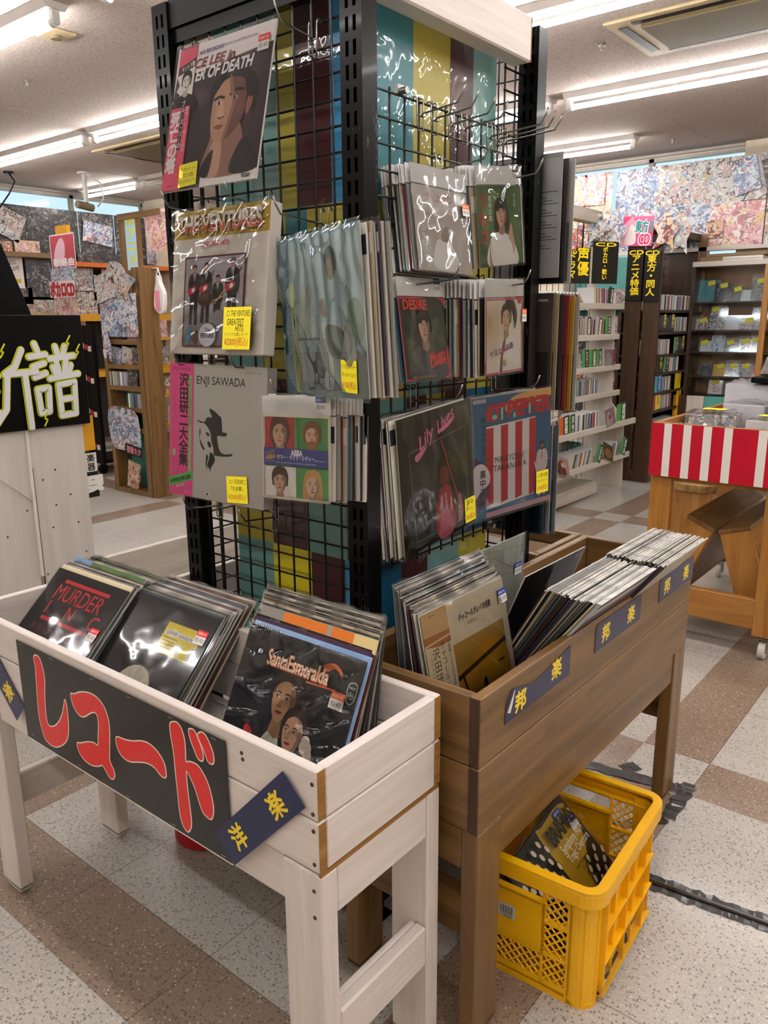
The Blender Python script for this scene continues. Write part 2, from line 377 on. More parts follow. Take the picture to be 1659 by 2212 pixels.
# ------------------------------------------------------------------ room shell
XL, XR, YB, YF, ZC = -9.4, 3.6, 8.1, -3.2, 2.98
def floor_mat():
    m, nt, b = newmat('terrazzo_tile_floor', 0.3, 0.25, 0.12)
    pos = nt.nodes.new('ShaderNodeNewGeometry').outputs['Position']
    sp = nt.nodes.new('ShaderNodeSeparateXYZ'); link(nt, pos, sp.inputs[0])
    def M(op, a, bb=None, c=None):
        n = node(nt, 'Math', operation=op)
        for i, v in enumerate((a, bb, c)):
            if v is None: continue
            if isinstance(v, (int, float)): n.inputs[i].default_value = v
            else: link(nt, v, n.inputs[i])
        return n.outputs[0]
    W = 0.2245
    def band(sock, start, period):
        t = M('FLOORED_MODULO', M('SUBTRACT', sock, start), period)
        inb = M('LESS_THAN', t, W)
        d1 = M('ABSOLUTE', M('SUBTRACT', t, W))
        q = M('FLOORED_MODULO', M('SUBTRACT', t, W), (period - W) / 3)
        d2 = M('MINIMUM', M('ABSOLUTE', q), M('ABSOLUTE', M('SUBTRACT', q, (period - W) / 3)))
        return inb, M('MINIMUM', d1, d2)
    bx_, ex = band(sp.outputs[0], -0.870, 1.527); by_, ey = band(sp.outputs[1], 0.7265, 1.571)
    xor = M('ABSOLUTE', M('SUBTRACT', bx_, by_))
    # aggregate chips in two sizes
    v1 = node(nt, 'TexVoronoi', Scale=150.0); link(nt, pos, v1.inputs['Vector']); s1 = nt.nodes.new('ShaderNodeSeparateColor'); link(nt, v1.outputs['Color'], s1.inputs[0])
    n1 = node(nt, 'TexNoise', Scale=2.2, Detail=4.0); link(nt, pos, n1.inputs['Vector'])
    n2 = node(nt, 'TexNoise', Scale=130.0, Detail=2.0); link(nt, pos, n2.inputs['Vector'])
    white = ramp(nt, n1.outputs['Fac'], [(0.3, '#aeaaa5'), (0.7, '#bcb8b3')]); brown = ramp(nt, n1.outputs['Fac'], [(0.3, '#877465'), (0.7, '#958375')])
    base = mixc(nt, xor, white.outputs['Color'], brown.outputs['Color'])
    small = M('MULTIPLY', M('LESS_THAN', v1.outputs['Distance'], 0.42), M('LESS_THAN', s1.outputs[0], 0.26))
    big = M('MULTIPLY', M('LESS_THAN', v1.outputs['Distance'], 0.4), M('GREATER_THAN', s1.outputs[0], 0.9))
    dk = mixc(nt, 0.6, base, '#37322e'); lt_ = mixc(nt, 0.5, base, '#e0dad2')
    c = mixc(nt, small, base, dk); c = mixc(nt, big, c, lt_)
    gr = ramp(nt, n2.outputs['Fac'], [(0.36, (0.72, 0.71, 0.7, 1)), (0.5, (1, 1, 1, 1))]); c = mixc(nt, 0.7, c, gr.outputs['Color'], 'MULTIPLY')
    seam = M('LESS_THAN', M('MINIMUM', ex, ey), 0.0013); c = mixc(nt, M('MULTIPLY', seam, 0.65), c, '#3a2f28')
    link(nt, c, b.inputs['Base Color']); return m
FLOORM = floor_mat()
def ceil_mat():
    m, nt, b = newmat('rough_ceiling_board', 0.9)
    n = node(nt, 'TexNoise', Scale=60.0, Detail=3.0); link(nt, coords(nt), n.inputs['Vector'])
    r = ramp(nt, n.outputs['Fac'], [(0.35, '#a89a93'), (0.6, '#bdb0a8')]); link(nt, r.outputs['Color'], b.inputs['Base Color']); bump(nt, b, n.outputs['Fac'], 0.3, 0.01); return m
CEILM = ceil_mat(); WALLM = plain('painted_wall', '#cfc3ae', 0.7)
struct('floor', bx(XL, YF, -0.1, XR, YB, 0), FLOORM)
struct('ceiling', bx(XL, YF, ZC, XR, YB, ZC + 0.1), CEILM)
struct('wall_right', bx(XR, YF, 0, XR + 0.1, YB, ZC), WALLM)
struct('wall_front', bx(XL, YF - 0.1, 0, XR, YF, ZC), WALLM)
struct('wall_back', bx(XL, YB, 0, XR, YB + 0.12, 1.96).box(XL, YB, 2.95, XR, YB + 0.12, ZC).box(-2.27, YB, 1.96, XR, YB + 0.12, 2.95), WALLM)
struct('wall_left', bx(XL - 0.12, YF, 0, XL, YB + 0.12, 1.96).box(XL - 0.12, YF, 2.95, XL, YB + 0.12, ZC).box(XL - 0.12, YF, 1.96, XL, 2.6, 2.95), WALLM)
struct('column_corner', bx(XL, 6.62, 0, XL + 0.55, 7.45, ZC), WALLM)
struct('column_back', bx(-2.27, YB - 0.1, 0, -1.1, YB, ZC), WALLM)
FRAME = plain('aluminium_frame', '#a59c92', 0.4)
def window(n, horiz, a, b, pos):
    fr = MB(); z0, z1 = 1.96, 2.95
    def B(t0, t1, za, zb, d=0.06):
        if horiz: fr.box(t0, pos, za, t1, pos + d, zb)
        else: fr.box(pos - d, t0, za, pos, t1, zb)
    B(a, b, z1 - 0.035, z1); B(a, b, z0, z0 + 0.04)
    k = max(1, round((b - a) / 0.93))
    for i in range(k + 1):
        t = a + (b - a) * i / k; B(max(a, t - 0.025), min(b, t + 0.025), z0, z1, 0.05)
    w = struct(f'window_{n}', fr, FRAME)
    g = MB()
    if horiz: g.box(a, pos + 0.025, z0, b, pos + 0.029, z1)
    else: g.box(pos - 0.029, a, z0, pos - 0.025, b, z1)
    g.build('glass_pane', GLASS, w)
window(1, True, XL, -2.27, YB); window(2, False, 2.6, 6.62, XL); window(3, False, 7.45, YB, XL)
tag(bx(XL, YB - 0.05, 2.955, -2.27, YB, ZC).box(XL, 2.6, 2.955, XL + 0.05, YB, ZC).build('trim_1', FRAME), kind='structure')
seams = MB()
for x in (-7.9, -6.1, -4.3, -2.5, -0.7): seams.box(x - 0.0015, YF, ZC - 0.002, x + 0.0015, YB, ZC)
tag(seams.build('trim_2', CEILM), kind='structure')

# ------------------------------------------------------------------ ceiling lamps: white battens with one bare tube each
def lamp(x0, x1, y, label, group, lit=True):
    t = thing('ceiling_lamp', label, 'light', ((x0 + x1) / 2, y, ZC - 0.001), group=group); L = (x1 - x0) / 2 - 0.03
    mb = MB().prism([(-0.075, 0), (0.075, 0), (0.05, -0.035), (-0.05, -0.035)], 0, -L, L)
    mb.build('batten', GREYF, t)
    for s in (-1, 1):
        h = MB().box(s * (L - 0.02) - 0.02, -0.02, -0.1, s * (L - 0.02) + 0.02, 0.02, -0.03).cyl((s * (L - 0.03) - 0.018, 0, -0.085), 0.024, 0.036, 14, axis=0)
        h.build('lamp_holder', WHITEP, t, 0.003)
    MB().cyl((-L + 0.03, 0, -0.085), 0.0165, 2 * L - 0.06, 14, axis=0).build('tube', TUBE if lit else WHITEP, t, smooth=False)
G = 'ceiling lamp battens'
for y in (-0.81, 0.79): 
    for x in (-6.3, -3.9, -1.5, 0.9): lamp(x, x + 2.4, y, 'bare tube lamp on the ceiling above and behind the viewer', G)
lamp(-6.3, -3.95, 2.39, 'lit tube lamp crossing the ceiling corner above the black sign', G); lamp(-3.6, -1.2, 2.39, 'lit tube lamp above the hanging records', G); lamp(-1.2, 1.2, 2.39, 'lit tube lamp above the brown record bin', G); lamp(1.2, 3.5, 2.39, 'lit tube lamp above the aisle beside the cart', G)
lamp(-8.75, -6.33, 3.99, 'lit tube lamp in the second row, left of the joint', G); lamp(-6.29, -3.9, 3.99, 'lit tube lamp in the second row, right of the joint', G)
lamp(-3.9, -1.5, 3.99, 'lit tube lamp whose end shows beside the white wooden beam', G); lamp(-1.5, 0.9, 3.99, 'lit tube lamp over the far end of the striped cart', G); lamp(0.9, 3.3, 3.99, 'lit tube lamp over the aisle right of the cart', G)
lamp(-9.1, -7.92, 5.58, 'short lit tube lamp by the camera on the ceiling', G); lamp(-7.9, -5.4, 5.58, 'unlit tube lamp next to the short lit one', G, False)
lamp(-5.3, -2.9, 5.58, 'lit tube lamp behind the rack toward the windows', G); lamp(-2.85, -0.45, 5.58, 'long lit tube lamp below the ceiling air vent', G); lamp(-0.45, 1.95, 5.58, 'lit tube lamp continuing the row past the air vent', G)
lamp(-5.3, -2.9, 7.13, 'lit tube lamp nearest the long window wall', G); lamp(-7.7, -5.3, 7.13, 'lit tube lamp by the window corner', G)
def ac(x0, y0, x1, y1, label):
    t = thing('ceiling_air_vent', label, 'air conditioner', ((x0 + x1) / 2, (y0 + y1) / 2, ZC), group='ceiling air conditioners'); a, b = (x1 - x0) / 2, (y1 - y0) / 2
    MB().prism([(-a, -b), (a, -b), (a, b), (-a, b)], 2, -0.018, -0.001).build('cover_plate', CREAM, t, 0.008)
    MB().box(-a + 0.16, -b + 0.13, -0.03, a - 0.16, b - 0.1, -0.018).build('return_grille', CREAMD, t, 0.006)
    s = MB()
    s.box(-a + 0.14, -b + 0.05, -0.021, a - 0.14, -b + 0.09, -0.017).box(-a + 0.14, b - 0.07, -0.021, a - 0.14, b - 0.04, -0.017).box(-a + 0.05, -b + 0.1, -0.021, -a + 0.1, b - 0.1, -0.017)
    s.build('air_slot', BLACKP, t)
ac(-2.04, 4.40, -0.72, 5.08, 'beige ceiling air conditioner panel between two tube rows'); ac(-7.0, 4.42, -5.68, 5.3, 'beige ceiling air conditioner panel partly hidden by the rack post')
t = thing('smoke_detector', 'small square beige detector on the ceiling', 'detector', (-4.4, 2.63, ZC)); bx(-0.09, -0.07, -0.014, 0.09, 0.07, 0).build('housing', CREAM, t, 0.004); MB().cyl((0, 0, -0.03), 0.03, 0.018).build('sensor', CREAMD, t)
for x, y, l in ((-5.35, 2.96, 'tiny sprinkler head on the ceiling left of the rack'), (-2.18, 4.72, 'tiny sprinkler head on the ceiling by the air conditioner'), (-2.75, 7.5, 'tiny sprinkler head near the window wall')):
    t = thing('sprinkler', l, 'sprinkler', (x, y, ZC)); MB().cyl((0, 0, -0.012), 0.022, 0.012).build('escutcheon', STEEL, t); MB().cyl((0, 0, -0.035), 0.009, 0.024).build('nozzle', STEEL, t)
t = thing('security_camera', 'small grey camera hanging from the ceiling over the posters', 'camera', (-8.05, 4.98, ZC))
MB().cyl((0, 0, -0.02), 0.07, 0.02).build('mount_plate', GREYF, t); MB().cyl((0, 0, -0.3), 0.025, 0.29).build('stem', GREYF, t)
MB().tube([(-0.02, 0.08, -0.345), (0.0, -0.11, -0.325)], 0.04, 14).build('camera_body', CREAMD, t); MB().tube([(0, 0, -0.02), (0.1, 0.12, -0.1), (0.11, 0.14, -0.25), (0.02, 0.12, -0.33)], 0.008, 6).build('cable', WHITEP, t, smooth=True)
t = thing('hanging_cable', 'thin black cable dropping from the ceiling to the poster wall', 'cable', (-8.6, 4.45, ZC)); MB().cyl((0, 0, -0.02), 0.05, 0.02).build('ceiling_socket', BLACKP, t); MB().tube([(0, 0, -0.01), (0.05, 0.03, -0.1), (0.0, -0.02, -0.22), (-0.2, -0.1, -0.42)], 0.008, 6).build('lead', BLACKP, t, smooth=True)
# ------------------------------------------------------------------ central display rack around a papered pillar
rack = thing('display_rack', 'black slotted display rack with wire grids around a papered pillar', 'rack', (-1.38, 1.62, 0))
RX, RY = -1.38, 1.62
def L(mb): mb.v = [(x - RX, y - RY, z) for x, y, z in mb.v]; return mb
def post(x0, y0, z1=2.155):
    w, d = 0.055, 0.045; mb = MB(); z0 = 0.0
    xs = [x0, x0 + 0.014, x0 + 0.022, x0 + 0.033, x0 + 0.041, x0 + w]; y = y0
    z = 0.03; zs = [z0]
    while z < z1 - 0.03: zs += [z, z + 0.027]; z += 0.0415
    zs.append(z1)
    for i in range(len(zs) - 1):
        for j in range(5):
            if i % 2 == 1 and j in (1, 3): 
                a, b, c, e = xs[j], xs[j + 1], zs[i], zs[i + 1]   # slot walls
                mb.quad((a, y, c), (a, y + 0.008, c), (a, y + 0.008, e), (a, y, e)); mb.quad((b, y, c), (b, y, e), (b, y + 0.008, e), (b, y + 0.008, c)); mb.quad((a, y + 0.02, c), (b, y + 0.02, c), (b, y + 0.02, e), (a, y + 0.02, e))
                continue
            mb.quad((xs[j], y, zs[i]), (xs[j + 1], y, zs[i]), (xs[j + 1], y, zs[i + 1]), (xs[j], y, zs[i + 1]))
    X = x0 + w; Y = y0 + d
    mb.quad((X, y, z0), (X, Y, z0), (X, Y, z1), (X, y, z1)); mb.quad((x0, Y, z0), (x0, y, z0), (x0, y, z1), (x0, Y, z1)); mb.quad((X, Y, z0), (x0, Y, z0), (x0, Y, z1), (X, Y, z1)); mb.quad((x0, y, z1), (X, y, z1), (X, Y, z1), (x0, Y, z1))
    p = L(mb).build('slotted_post', BLACKM, rack)
    L(bx(x0 - 0.01, y0 - 0.006, 0, x0 + w + 0.01, y0 + d + 0.02, 0.006)).build('foot_plate', BLACKM, p)
post(-1.12, 1.262); post(-1.70, 1.262); post(-1.12, 1.945); post(-1.70, 1.945)
L(bx(-1.64, 1.25, 0.02, -1.08, 1.99, 0.09)).build('base_shelf', BLACKM, rack, 0.003)
L(bx(-1.645, 1.268, 2.10, -1.12, 1.278, 2.42)).build('header_panel', BLACKP, rack)
L(bx(-1.66, 1.275, 2.07, -1.1, 1.30, 2.1)).build('cross_bar', BLACKM, rack)
def grid(name, u0, u1, z0, z1, fixed, axis, pitch=0.05, r=0.0026, uoff=0.0, pz=None):
    mb = MB(); 
    def P(u, z, d=0): return (u, fixed + d, z) if axis == 0 else (fixed + d, u, z)
    u = u0 + uoff
    while u <= u1 + 1e-6: mb.tube([P(u, z0 - 0.012), P(u, z1 + 0.012)], r, 6); u += pitch
    z = z0
    while z <= z1 + 1e-6: mb.tube([P(u0 - 0.012, z, 2 * r), P(u1 + 0.012, z, 2 * r)], r, 6); z += pz or pitch
    return L(mb).build(name, WIREB, rack)
grid('wire_mesh', -1.632, -1.132, 0.6518, 2.08, 1.285, 0, 0.0522, pz=0.04904)
grid('wire_mesh', 1.332, 1.822, 0.897, 1.897, -1.094, 1, 0.05)
grid('wire_mesh', 1.87, 1.935, 0.9, 2.1, -1.115, 1, 0.05); grid('wire_mesh', -1.64, -1.13, 0.7, 2.1, 1.965, 0, 0.05); grid('wire_mesh', 1.31, 1.94, 0.7, 2.1, -1.68, 1, 0.05)
panel = L(bx(-1.618, 1.372, 0.09, -1.142, 1.872, 2.6)).build('pillar_panel', WPAPER, rack)
def sheets(rows, plane, axis):
    for (z0, z1), cells in rows:
        for a, b, k in cells:
            j = 0.0012 * rnd.random() + 0.0008
            mb = MB()
            if axis == 1: mb.box(plane, a, z0, plane + j, b, z1)
            else: mb.box(a, plane - j, z0, b, plane, z1)
            L(mb).build('colour_sheet', PAPER[k], panel)
TE, YE, MA, SE, BL, BR, DB = range(7)
sheets([((1.70, 2.2), [(1.372, 1.525, TE), (1.525, 1.668, YE), (1.668, 1.765, MA), (1.765, 1.872, SE)]),
        ((1.272, 1.70), [(1.372, 1.50, YE), (1.50, 1.63, TE), (1.63, 1.75, MA), (1.75, 1.872, YE)]),
        ((1.225, 1.272), [(1.372, 1.50, SE), (1.50, 1.58, MA), (1.58, 1.66, YE), (1.66, 1.75, MA), (1.75, 1.872, DB)]),
        ((0.882, 1.225), [(1.372, 1.476, SE), (1.476, 1.587, YE), (1.587, 1.66, TE), (1.66, 1.73, MA), (1.73, 1.872, DB)]),
        ((0.55, 0.882), [(1.372, 1.478, DB), (1.478, 1.588, MA), (1.588, 1.728, SE), (1.728, 1.872, YE)])], -1.142, 1)
sheets([((1.70, 2.2), [(-1.618, -1.50, SE), (-1.50, -1.415, SE), (-1.415, -1.352, YE), (-1.352, -1.247, MA), (-1.247, -1.142, BL)]),
        ((1.31, 1.70), [(-1.618, -1.49, SE), (-1.49, -1.395, YE), (-1.395, -1.325, TE), (-1.325, -1.218, YE), (-1.218, -1.142, BL)]),
        ((0.884, 1.31), [(-1.618, -1.48, YE), (-1.48, -1.356, MA), (-1.356, -1.222, SE), (-1.222, -1.142, MA)]),
        ((0.45, 0.884), [(-1.618, -1.482, SE), (-1.482, -1.344, BR), (-1.344, -1.23, MA), (-1.23, -1.142, BL)])], 1.372, 0)
beam = L(bx(-1.105, 1.31, 2.055, -1.052, 1.884, 2.155)).build('white_beam', WHITE[1], rack, 0.004)
L(bx(-1.1045, 1.884, 2.056, -1.0525, 1.8855, 2.154)).build('cut_end', CUTEND, beam)
for y, z in ((1.41, 1.905), (1.80, 0.905), (1.40, 0.905)):
    L(MB().cyl((-1.1, y, z), 0.007, 0.03, 10, axis=0).box(-1.095, y - 0.012, z - 0.006, -1.085, y + 0.012, z + 0.012)).build('clamp_screw', STEEL, rack)

# ------------------------------------------------------------------ loose wire hooks
def hook_mesh(n):
    mb = MB()
    for s in (-0.011, 0.011):
        mb.tube([(s, 0.007, 0.002), (s, 0.004, 0.009), (s, -0.002, 0.008), (s, -0.004, 0.0), (s, -0.006, -0.05), (s * 0.8, -0.005, -0.056)], 0.0017, 6)
    mb.tube([(-0.009, -0.005, -0.056), (0.009, -0.005, -0.056)], 0.0017, 6); mb.tube([(-0.013, -0.006, -0.028), (0.013, -0.006, -0.028)], 0.0017, 6)
    br = mb.build('wire_bracket', CHROME, None, smooth=True)
    arm = MB().tube([(0, -0.006, -0.03), (0, -0.012, -0.024), (0, -n * 0.5, -0.021), (0, -n, -0.016), (0, -n - 0.012, 0.0), (0, -n - 0.018, 0.016)], 0.0021, 7).build('wire_arm', CHROME, None, smooth=True)
    return br, arm
HK = {}
def hook(x, y, z, yaw, n, label, group=None):
    if n not in HK: HK[n] = hook_mesh(n); first = True
    else: first = False
    t = thing('wire_hook', label, 'hook', (x, y, z), math.radians(yaw), group)
    for o in HK[n]:
        c = o if first else o.copy()
        if not first: COL.objects.link(c)
        c.parent = t
    return t
g = 'empty wire hooks on the top wire'
for y, n, l in ((1.474, 0.10, 'nearest of the empty hooks over the yellow sheet'), (1.525, 0.10, 'second empty hook from the near end of the top wire'), (1.591, 0.10, 'third empty hook from the near end of the top wire'), (1.643, 0.10, 'fourth empty hook, in front of the maroon sheet'), (1.753, 0.14, 'fifth empty hook, first of the three longer ones'), (1.79, 0.14, 'sixth empty hook, middle of the three longer ones'), (1.824, 0.14, 'last empty hook at the far end of the top wire')):
    hook(-1.089, y, 1.897, 90, n, l, g)
hook(-1.205, 1.282, 2.02, 0, 0.09, 'empty hook near the top of the grid by the maroon sheet')
for x, z, l, n in ((-1.576, 1.7183, 'hook under the left corner of the pink banded record sleeve', 0.1), (-1.361, 1.7183, 'hook under the right corner of the pink banded record sleeve', 0.1), (-1.576, 1.366, 'hook under the left corner of the gold topped box set', 0.1), (-1.377, 1.366, 'hook under the right corner of the gold topped box set', 0.1), (-1.576, 1.0138, 'hook under the left corner of the grey box set with silhouette', 0.1), (-1.369, 1.0138, 'hook under the right corner of the grey box set with silhouette', 0.1), (-1.185, 1.668, 'hook carrying the records in bluish film', 0.13), (-1.215, 1.317, 'hook carrying the four portrait single', 0.13)):
    hook(x, 1.282, z, 0, n, l)
for y, z, l in ((1.545, 1.797, 'hook through the bags of white wrapped singles'), (1.775, 1.797, 'hook through the bags of the green single'), (1.435, 1.547, 'hook through the bags of the black single with red lettering'), (1.735, 1.547, 'hook through the bags of the cream single'), (1.45, 1.297, 'hook carrying the black album with pink lettering'), (1.80, 1.297, 'hook carrying the red striped album')):
    hook(-1.089, y, z, 90, 0.12, l)
# ------------------------------------------------------------------ record bins
def bin_legs(root, woods, corners, leg_w, leg_d, z0, z1, chamf=0.03):
    for (x, y, sx, sy) in corners:   # outer corner, inward directions
        mb = MB(); X1, Y1 = x + sx * leg_w, y + sy * leg_d
        a, b = sorted((x, X1)); c, d = sorted((y, Y1))
        mb.box(a, c, 0.02, b, d, z1)
        n = len(mb.v)
        cx, cy = (a + b) / 2, (c + d) / 2
        mb.add([(cx + (px - cx) * 0.72, cy + (py - cy) * 0.72, 0.0) for px, py in ((a, c), (b, c), (b, d), (a, d))], [(3, 2, 1, 0)])
        top = [(a, c, 0.02), (b, c, 0.02), (b, d, 0.02), (a, d, 0.02)]
        mb.v += top; k = len(mb.v) - 4
        for i in range(4): mb.f.append([n + i, n + (i + 1) % 4, k + (i + 1) % 4, k + i]); mb.c.append(None)
        mb.build('leg', woods[2], root, 0.003)
SCREW = STEEL
def screws(root, pts, axis):
    for p in pts:
        d = [0.0008] * 3; d[axis] = 0.0008
        m = MB().cyl((p[0] - (0.0008 if axis == 0 else 0), p[1] - (0.0012 if axis == 1 else 0), p[2]), 0.0036, 0.002, 10, axis=axis); m.build('screw_head', DARKW[0], root)
WB = thing('record_bin', 'white painted wooden record bin on legs, with a large black sign on its front', 'record bin', (0, 0, 0))
x0, x1, y0, y1 = -1.935, -0.758, 0.77, 1.10; zb, zm, zt = 0.60, 0.692, 0.782
T = 0.019
for a, b in ((zb, zm - 0.0015), (zm + 0.0015, zt)):
    bx(x0, y0, a, x1, y0 + T, b).build('front_board', WHITE[0], WB, 0.0025); bx(x0, y1 - T, a, x1, y1, b).build('back_board', WHITE[0], WB, 0.0025)
    e = bx(x1 - T, y0 + T, a, x1 + 0.0005, y1 - T, b).build('end_board', WHITE[1], WB, 0.0025); bx(x0, y0 + T, a, x0 + T, y1 - T, b).build('end_board', WHITE[1], WB, 0.0025)
    bx(x1, y0 + 0.001, a + 0.002, x1 + 0.0007, y0 + T - 0.001, b - 0.002).build('cut_end', CUTEND, WB); bx(x1, y1 - T + 0.001, a + 0.002, x1 + 0.0007, y1 - 0.001, b - 0.002).build('cut_end', CUTEND, WB)
bx(x0 + T, y0 + T, .57, x1 - T - .48, y1 - T, .58).build('bin_floor', WHITE[0], WB); bx(x1 - T - .48, y0 + .034, .537, x1 - .03, y1 - .036, .548).build('bin_floor', WHITE[0], WB)
bx(x1 - 0.006, y0 + 0.004, zb - 0.009, x1 - 0.0006, y1 - 0.004, zb - 0.001).build('cut_end', CUTEND, WB)
za = zb - 0.009
bin_legs(WB, WHITE, [(x1, y0 + 0.004, -1, 1), (x0, y0 + 0.004, 1, 1)], 0.089, 0.038, 0, za)
bin_legs(WB, WHITE, [(x1, y1, -1, -1), (x0, y1, 1, -1)], 0.089, 0.038, 0, za)
bx(x0 + 0.09, y0 + 0.012, za - 0.089, x1 - 0.09, y0 + 0.032, za).build('apron', WHITE[0], WB, 0.0025); bx(x0 + 0.09, y1 - 0.034, za - 0.089, x1 - 0.09, y1 - 0.014, za).build('apron', WHITE[0], WB, 0.0025)
for s in (0, 1):
    xa = x1 - 0.026 if s else x0 + 0.002
    bx(xa, y0 + 0.043, za - 0.089, xa + 0.024, y1 - 0.039, za).build('apron', WHITE[1], WB, 0.0025)
    bx(xa - (0.0 if s else 0), y0 + 0.043, 0.215, xa + 0.025, y1 - 0.039, 0.304).build('stretcher', WHITE[1], WB, 0.004)
    if s: bx(xa - 0.014, y0 + 0.043, 0.2155, xa, y1 - 0.039, 0.3035).build('stretcher', WHITE[1], WB, 0.004)
screws(WB, [(-0.768, y0, z) for z in (0.757, 0.705, 0.675, 0.615)] + [(-0.775, y0 + 0.004, z) for z in (0.56, 0.51, 0.235)] + [(-0.93, y0, 0.752), (-0.928, y0, 0.741)], 1)

BB = thing('record_bin', 'brown stained wooden record bin on legs with three blue paper signs', 'record bin', (0, 0, 0))
X0, X1, Y0, Y1 = -1.034, -0.69, 1.128, 2.292; ZB, ZM, ZT = 0.496, 0.636, 0.78
T2 = 0.022
for a, b in ((ZB, ZM - 0.001), (ZM + 0.001, ZT)):
    bx(X1 - T2, Y0, a, X1, Y1, b).build('front_board', BROWN[1], BB, 0.0025); bx(X0, Y0, a, X0 + T2, Y1, b).build('back_board', BROWN[1], BB, 0.0025)
    bx(X0 + T2, Y0, a, X1 - T2, Y0 + T2, b).build('end_board', BROWN[0], BB, 0.0025); bx(X0 + T2, Y1 - T2, a, X1 - T2, Y1, b).build('end_board', BROWN[0], BB, 0.0025)
    bx(X1 - T2 + 0.001, Y0 - 0.0007, a + 0.002, X1 - 0.001, Y0, b - 0.002).build('cut_end', DARKW[2], BB)
bx(X0 + T2, Y0 + T2, 0.555, X1 - T2, Y1 - T2, 0.566).build('bin_floor', BROWN[1], BB)
ZA = ZB - 0.002
bin_legs(BB, BROWN, [(X1, Y0 + 0.002, -1, 1), (X1, Y1, -1, -1), (X0, Y0 + 0.002, 1, 1), (X0, Y1, 1, -1)], 0.038, 0.089, 0, ZA)
for xa in (X0 + 0.004, X1 - 0.026): bx(xa, Y0 + 0.092, ZA - 0.093, xa + 0.022, Y1 - 0.09, ZA).build('apron', BROWN[1], BB, 0.0025)
for ya in (Y0 + 0.004, Y1 - 0.03):
    bx(X0 + 0.039, ya, ZA - 0.089, X1 - 0.039, ya + 0.024, ZA).build('apron', BROWN[0], BB, 0.0025); bx(X0 + 0.039, ya + 0.01, 0.24, X1 - 0.039, ya + 0.05, 0.335).build('stretcher', BROWN[0], BB, 0.004)
bx(X0 + 0.04, Y0 + 0.1, 0.25, X0 + 0.075, Y1 - 0.1, 0.32).build('stretcher', BROWN[1], BB, 0.004)

CB = thing('record_bin', 'brown record bin behind the rack, its open end next to the signed brown bin', 'record bin', (0, 0, 0))
cx0, cx1, cy0, cy1 = -2.2, -1.045, 1.998, 2.30
for a, b in ((ZB, ZM - 0.001), (ZM + 0.001, ZT)):
    bx(cx0, cy1 - T2, a, cx1, cy1, b).build('back_board', BROWN[0], CB, 0.0025); bx(cx0, cy0, a, cx1, cy0 + T2, b).build('front_board', BROWN[0], CB, 0.0025)
    bx(cx1 - T2, cy0 + T2, a, cx1, cy1 - T2, b).build('end_board', BROWN[1], CB, 0.0025); bx(cx0, cy0 + T2, a, cx0 + T2, cy1 - T2, b).build('end_board', BROWN[1], CB, 0.0025)
bx(cx0 + T2, cy0 + T2, 0.66, cx1 - T2, cy1 - T2, 0.67).build('bin_floor', BROWN[0], CB)
bin_legs(CB, BROWN, [(cx1, cy0, -1, 1), (cx1, cy1, -1, -1), (cx0, cy0, 1, 1), (cx0, cy1, 1, -1)], 0.089, 0.038, 0, ZB - 0.001)
DBn = thing('record_bin', 'weathered wooden record bin on the far left side of the rack', 'record bin', (0, 0, 0))
for a, b in ((ZB, ZM - 0.001), (ZM + 0.001, ZT - 0.004)):
    bx(-2.06, 1.185, a, -2.04, 2.0, b).build('back_board', SHELFW[1], DBn, 0.0025); bx(-1.735, 1.185, a, -1.715, 2.0, b).build('front_board', SHELFW[1], DBn, 0.0025)
    bx(-2.04, 1.185, a, -1.735, 1.205, b).build('end_board', SHELFW[0], DBn, 0.0025); bx(-2.04, 1.98, a, -1.735, 2.0, b).build('end_board', SHELFW[0], DBn, 0.0025)
bx(-2.04, 1.205, 0.6, -1.735, 1.98, 0.61).build('bin_floor', SHELFW[0], DBn)
bin_legs(DBn, SHELFW, [(-1.715, 1.185, -1, 1), (-1.715, 2.0, -1, -1), (-2.06, 1.185, 1, 1), (-2.06, 2.0, 1, -1)], 0.038, 0.089, 0, ZB - 0.001)

# paper signs stapled to the bins
def paper_sign(label, w, h, ops, M, col, name='paper_sign', group=None, curl=None):
    t = thing(name, label, 'sign', (0, 0, 0), None, group); t.matrix_world = M
    if curl: curl(t)
    else: bx(-w / 2, 0, -h / 2, w / 2, 0.0006, h / 2, lin(col)).build('sheet', PRINTG, t)
    mb, lt = art(w, h, ops)
    b = mb.build('print', PRINTG, t) if mb.f else None
    if lt.f: lt.build('lettering', PRINTG, b or t)
    return t
def px2(pts, W=1.0, H=1.0): return [(x / W, y / H) for x, y in pts]
RE = '#e02424'; WHT = '#efe6d8'
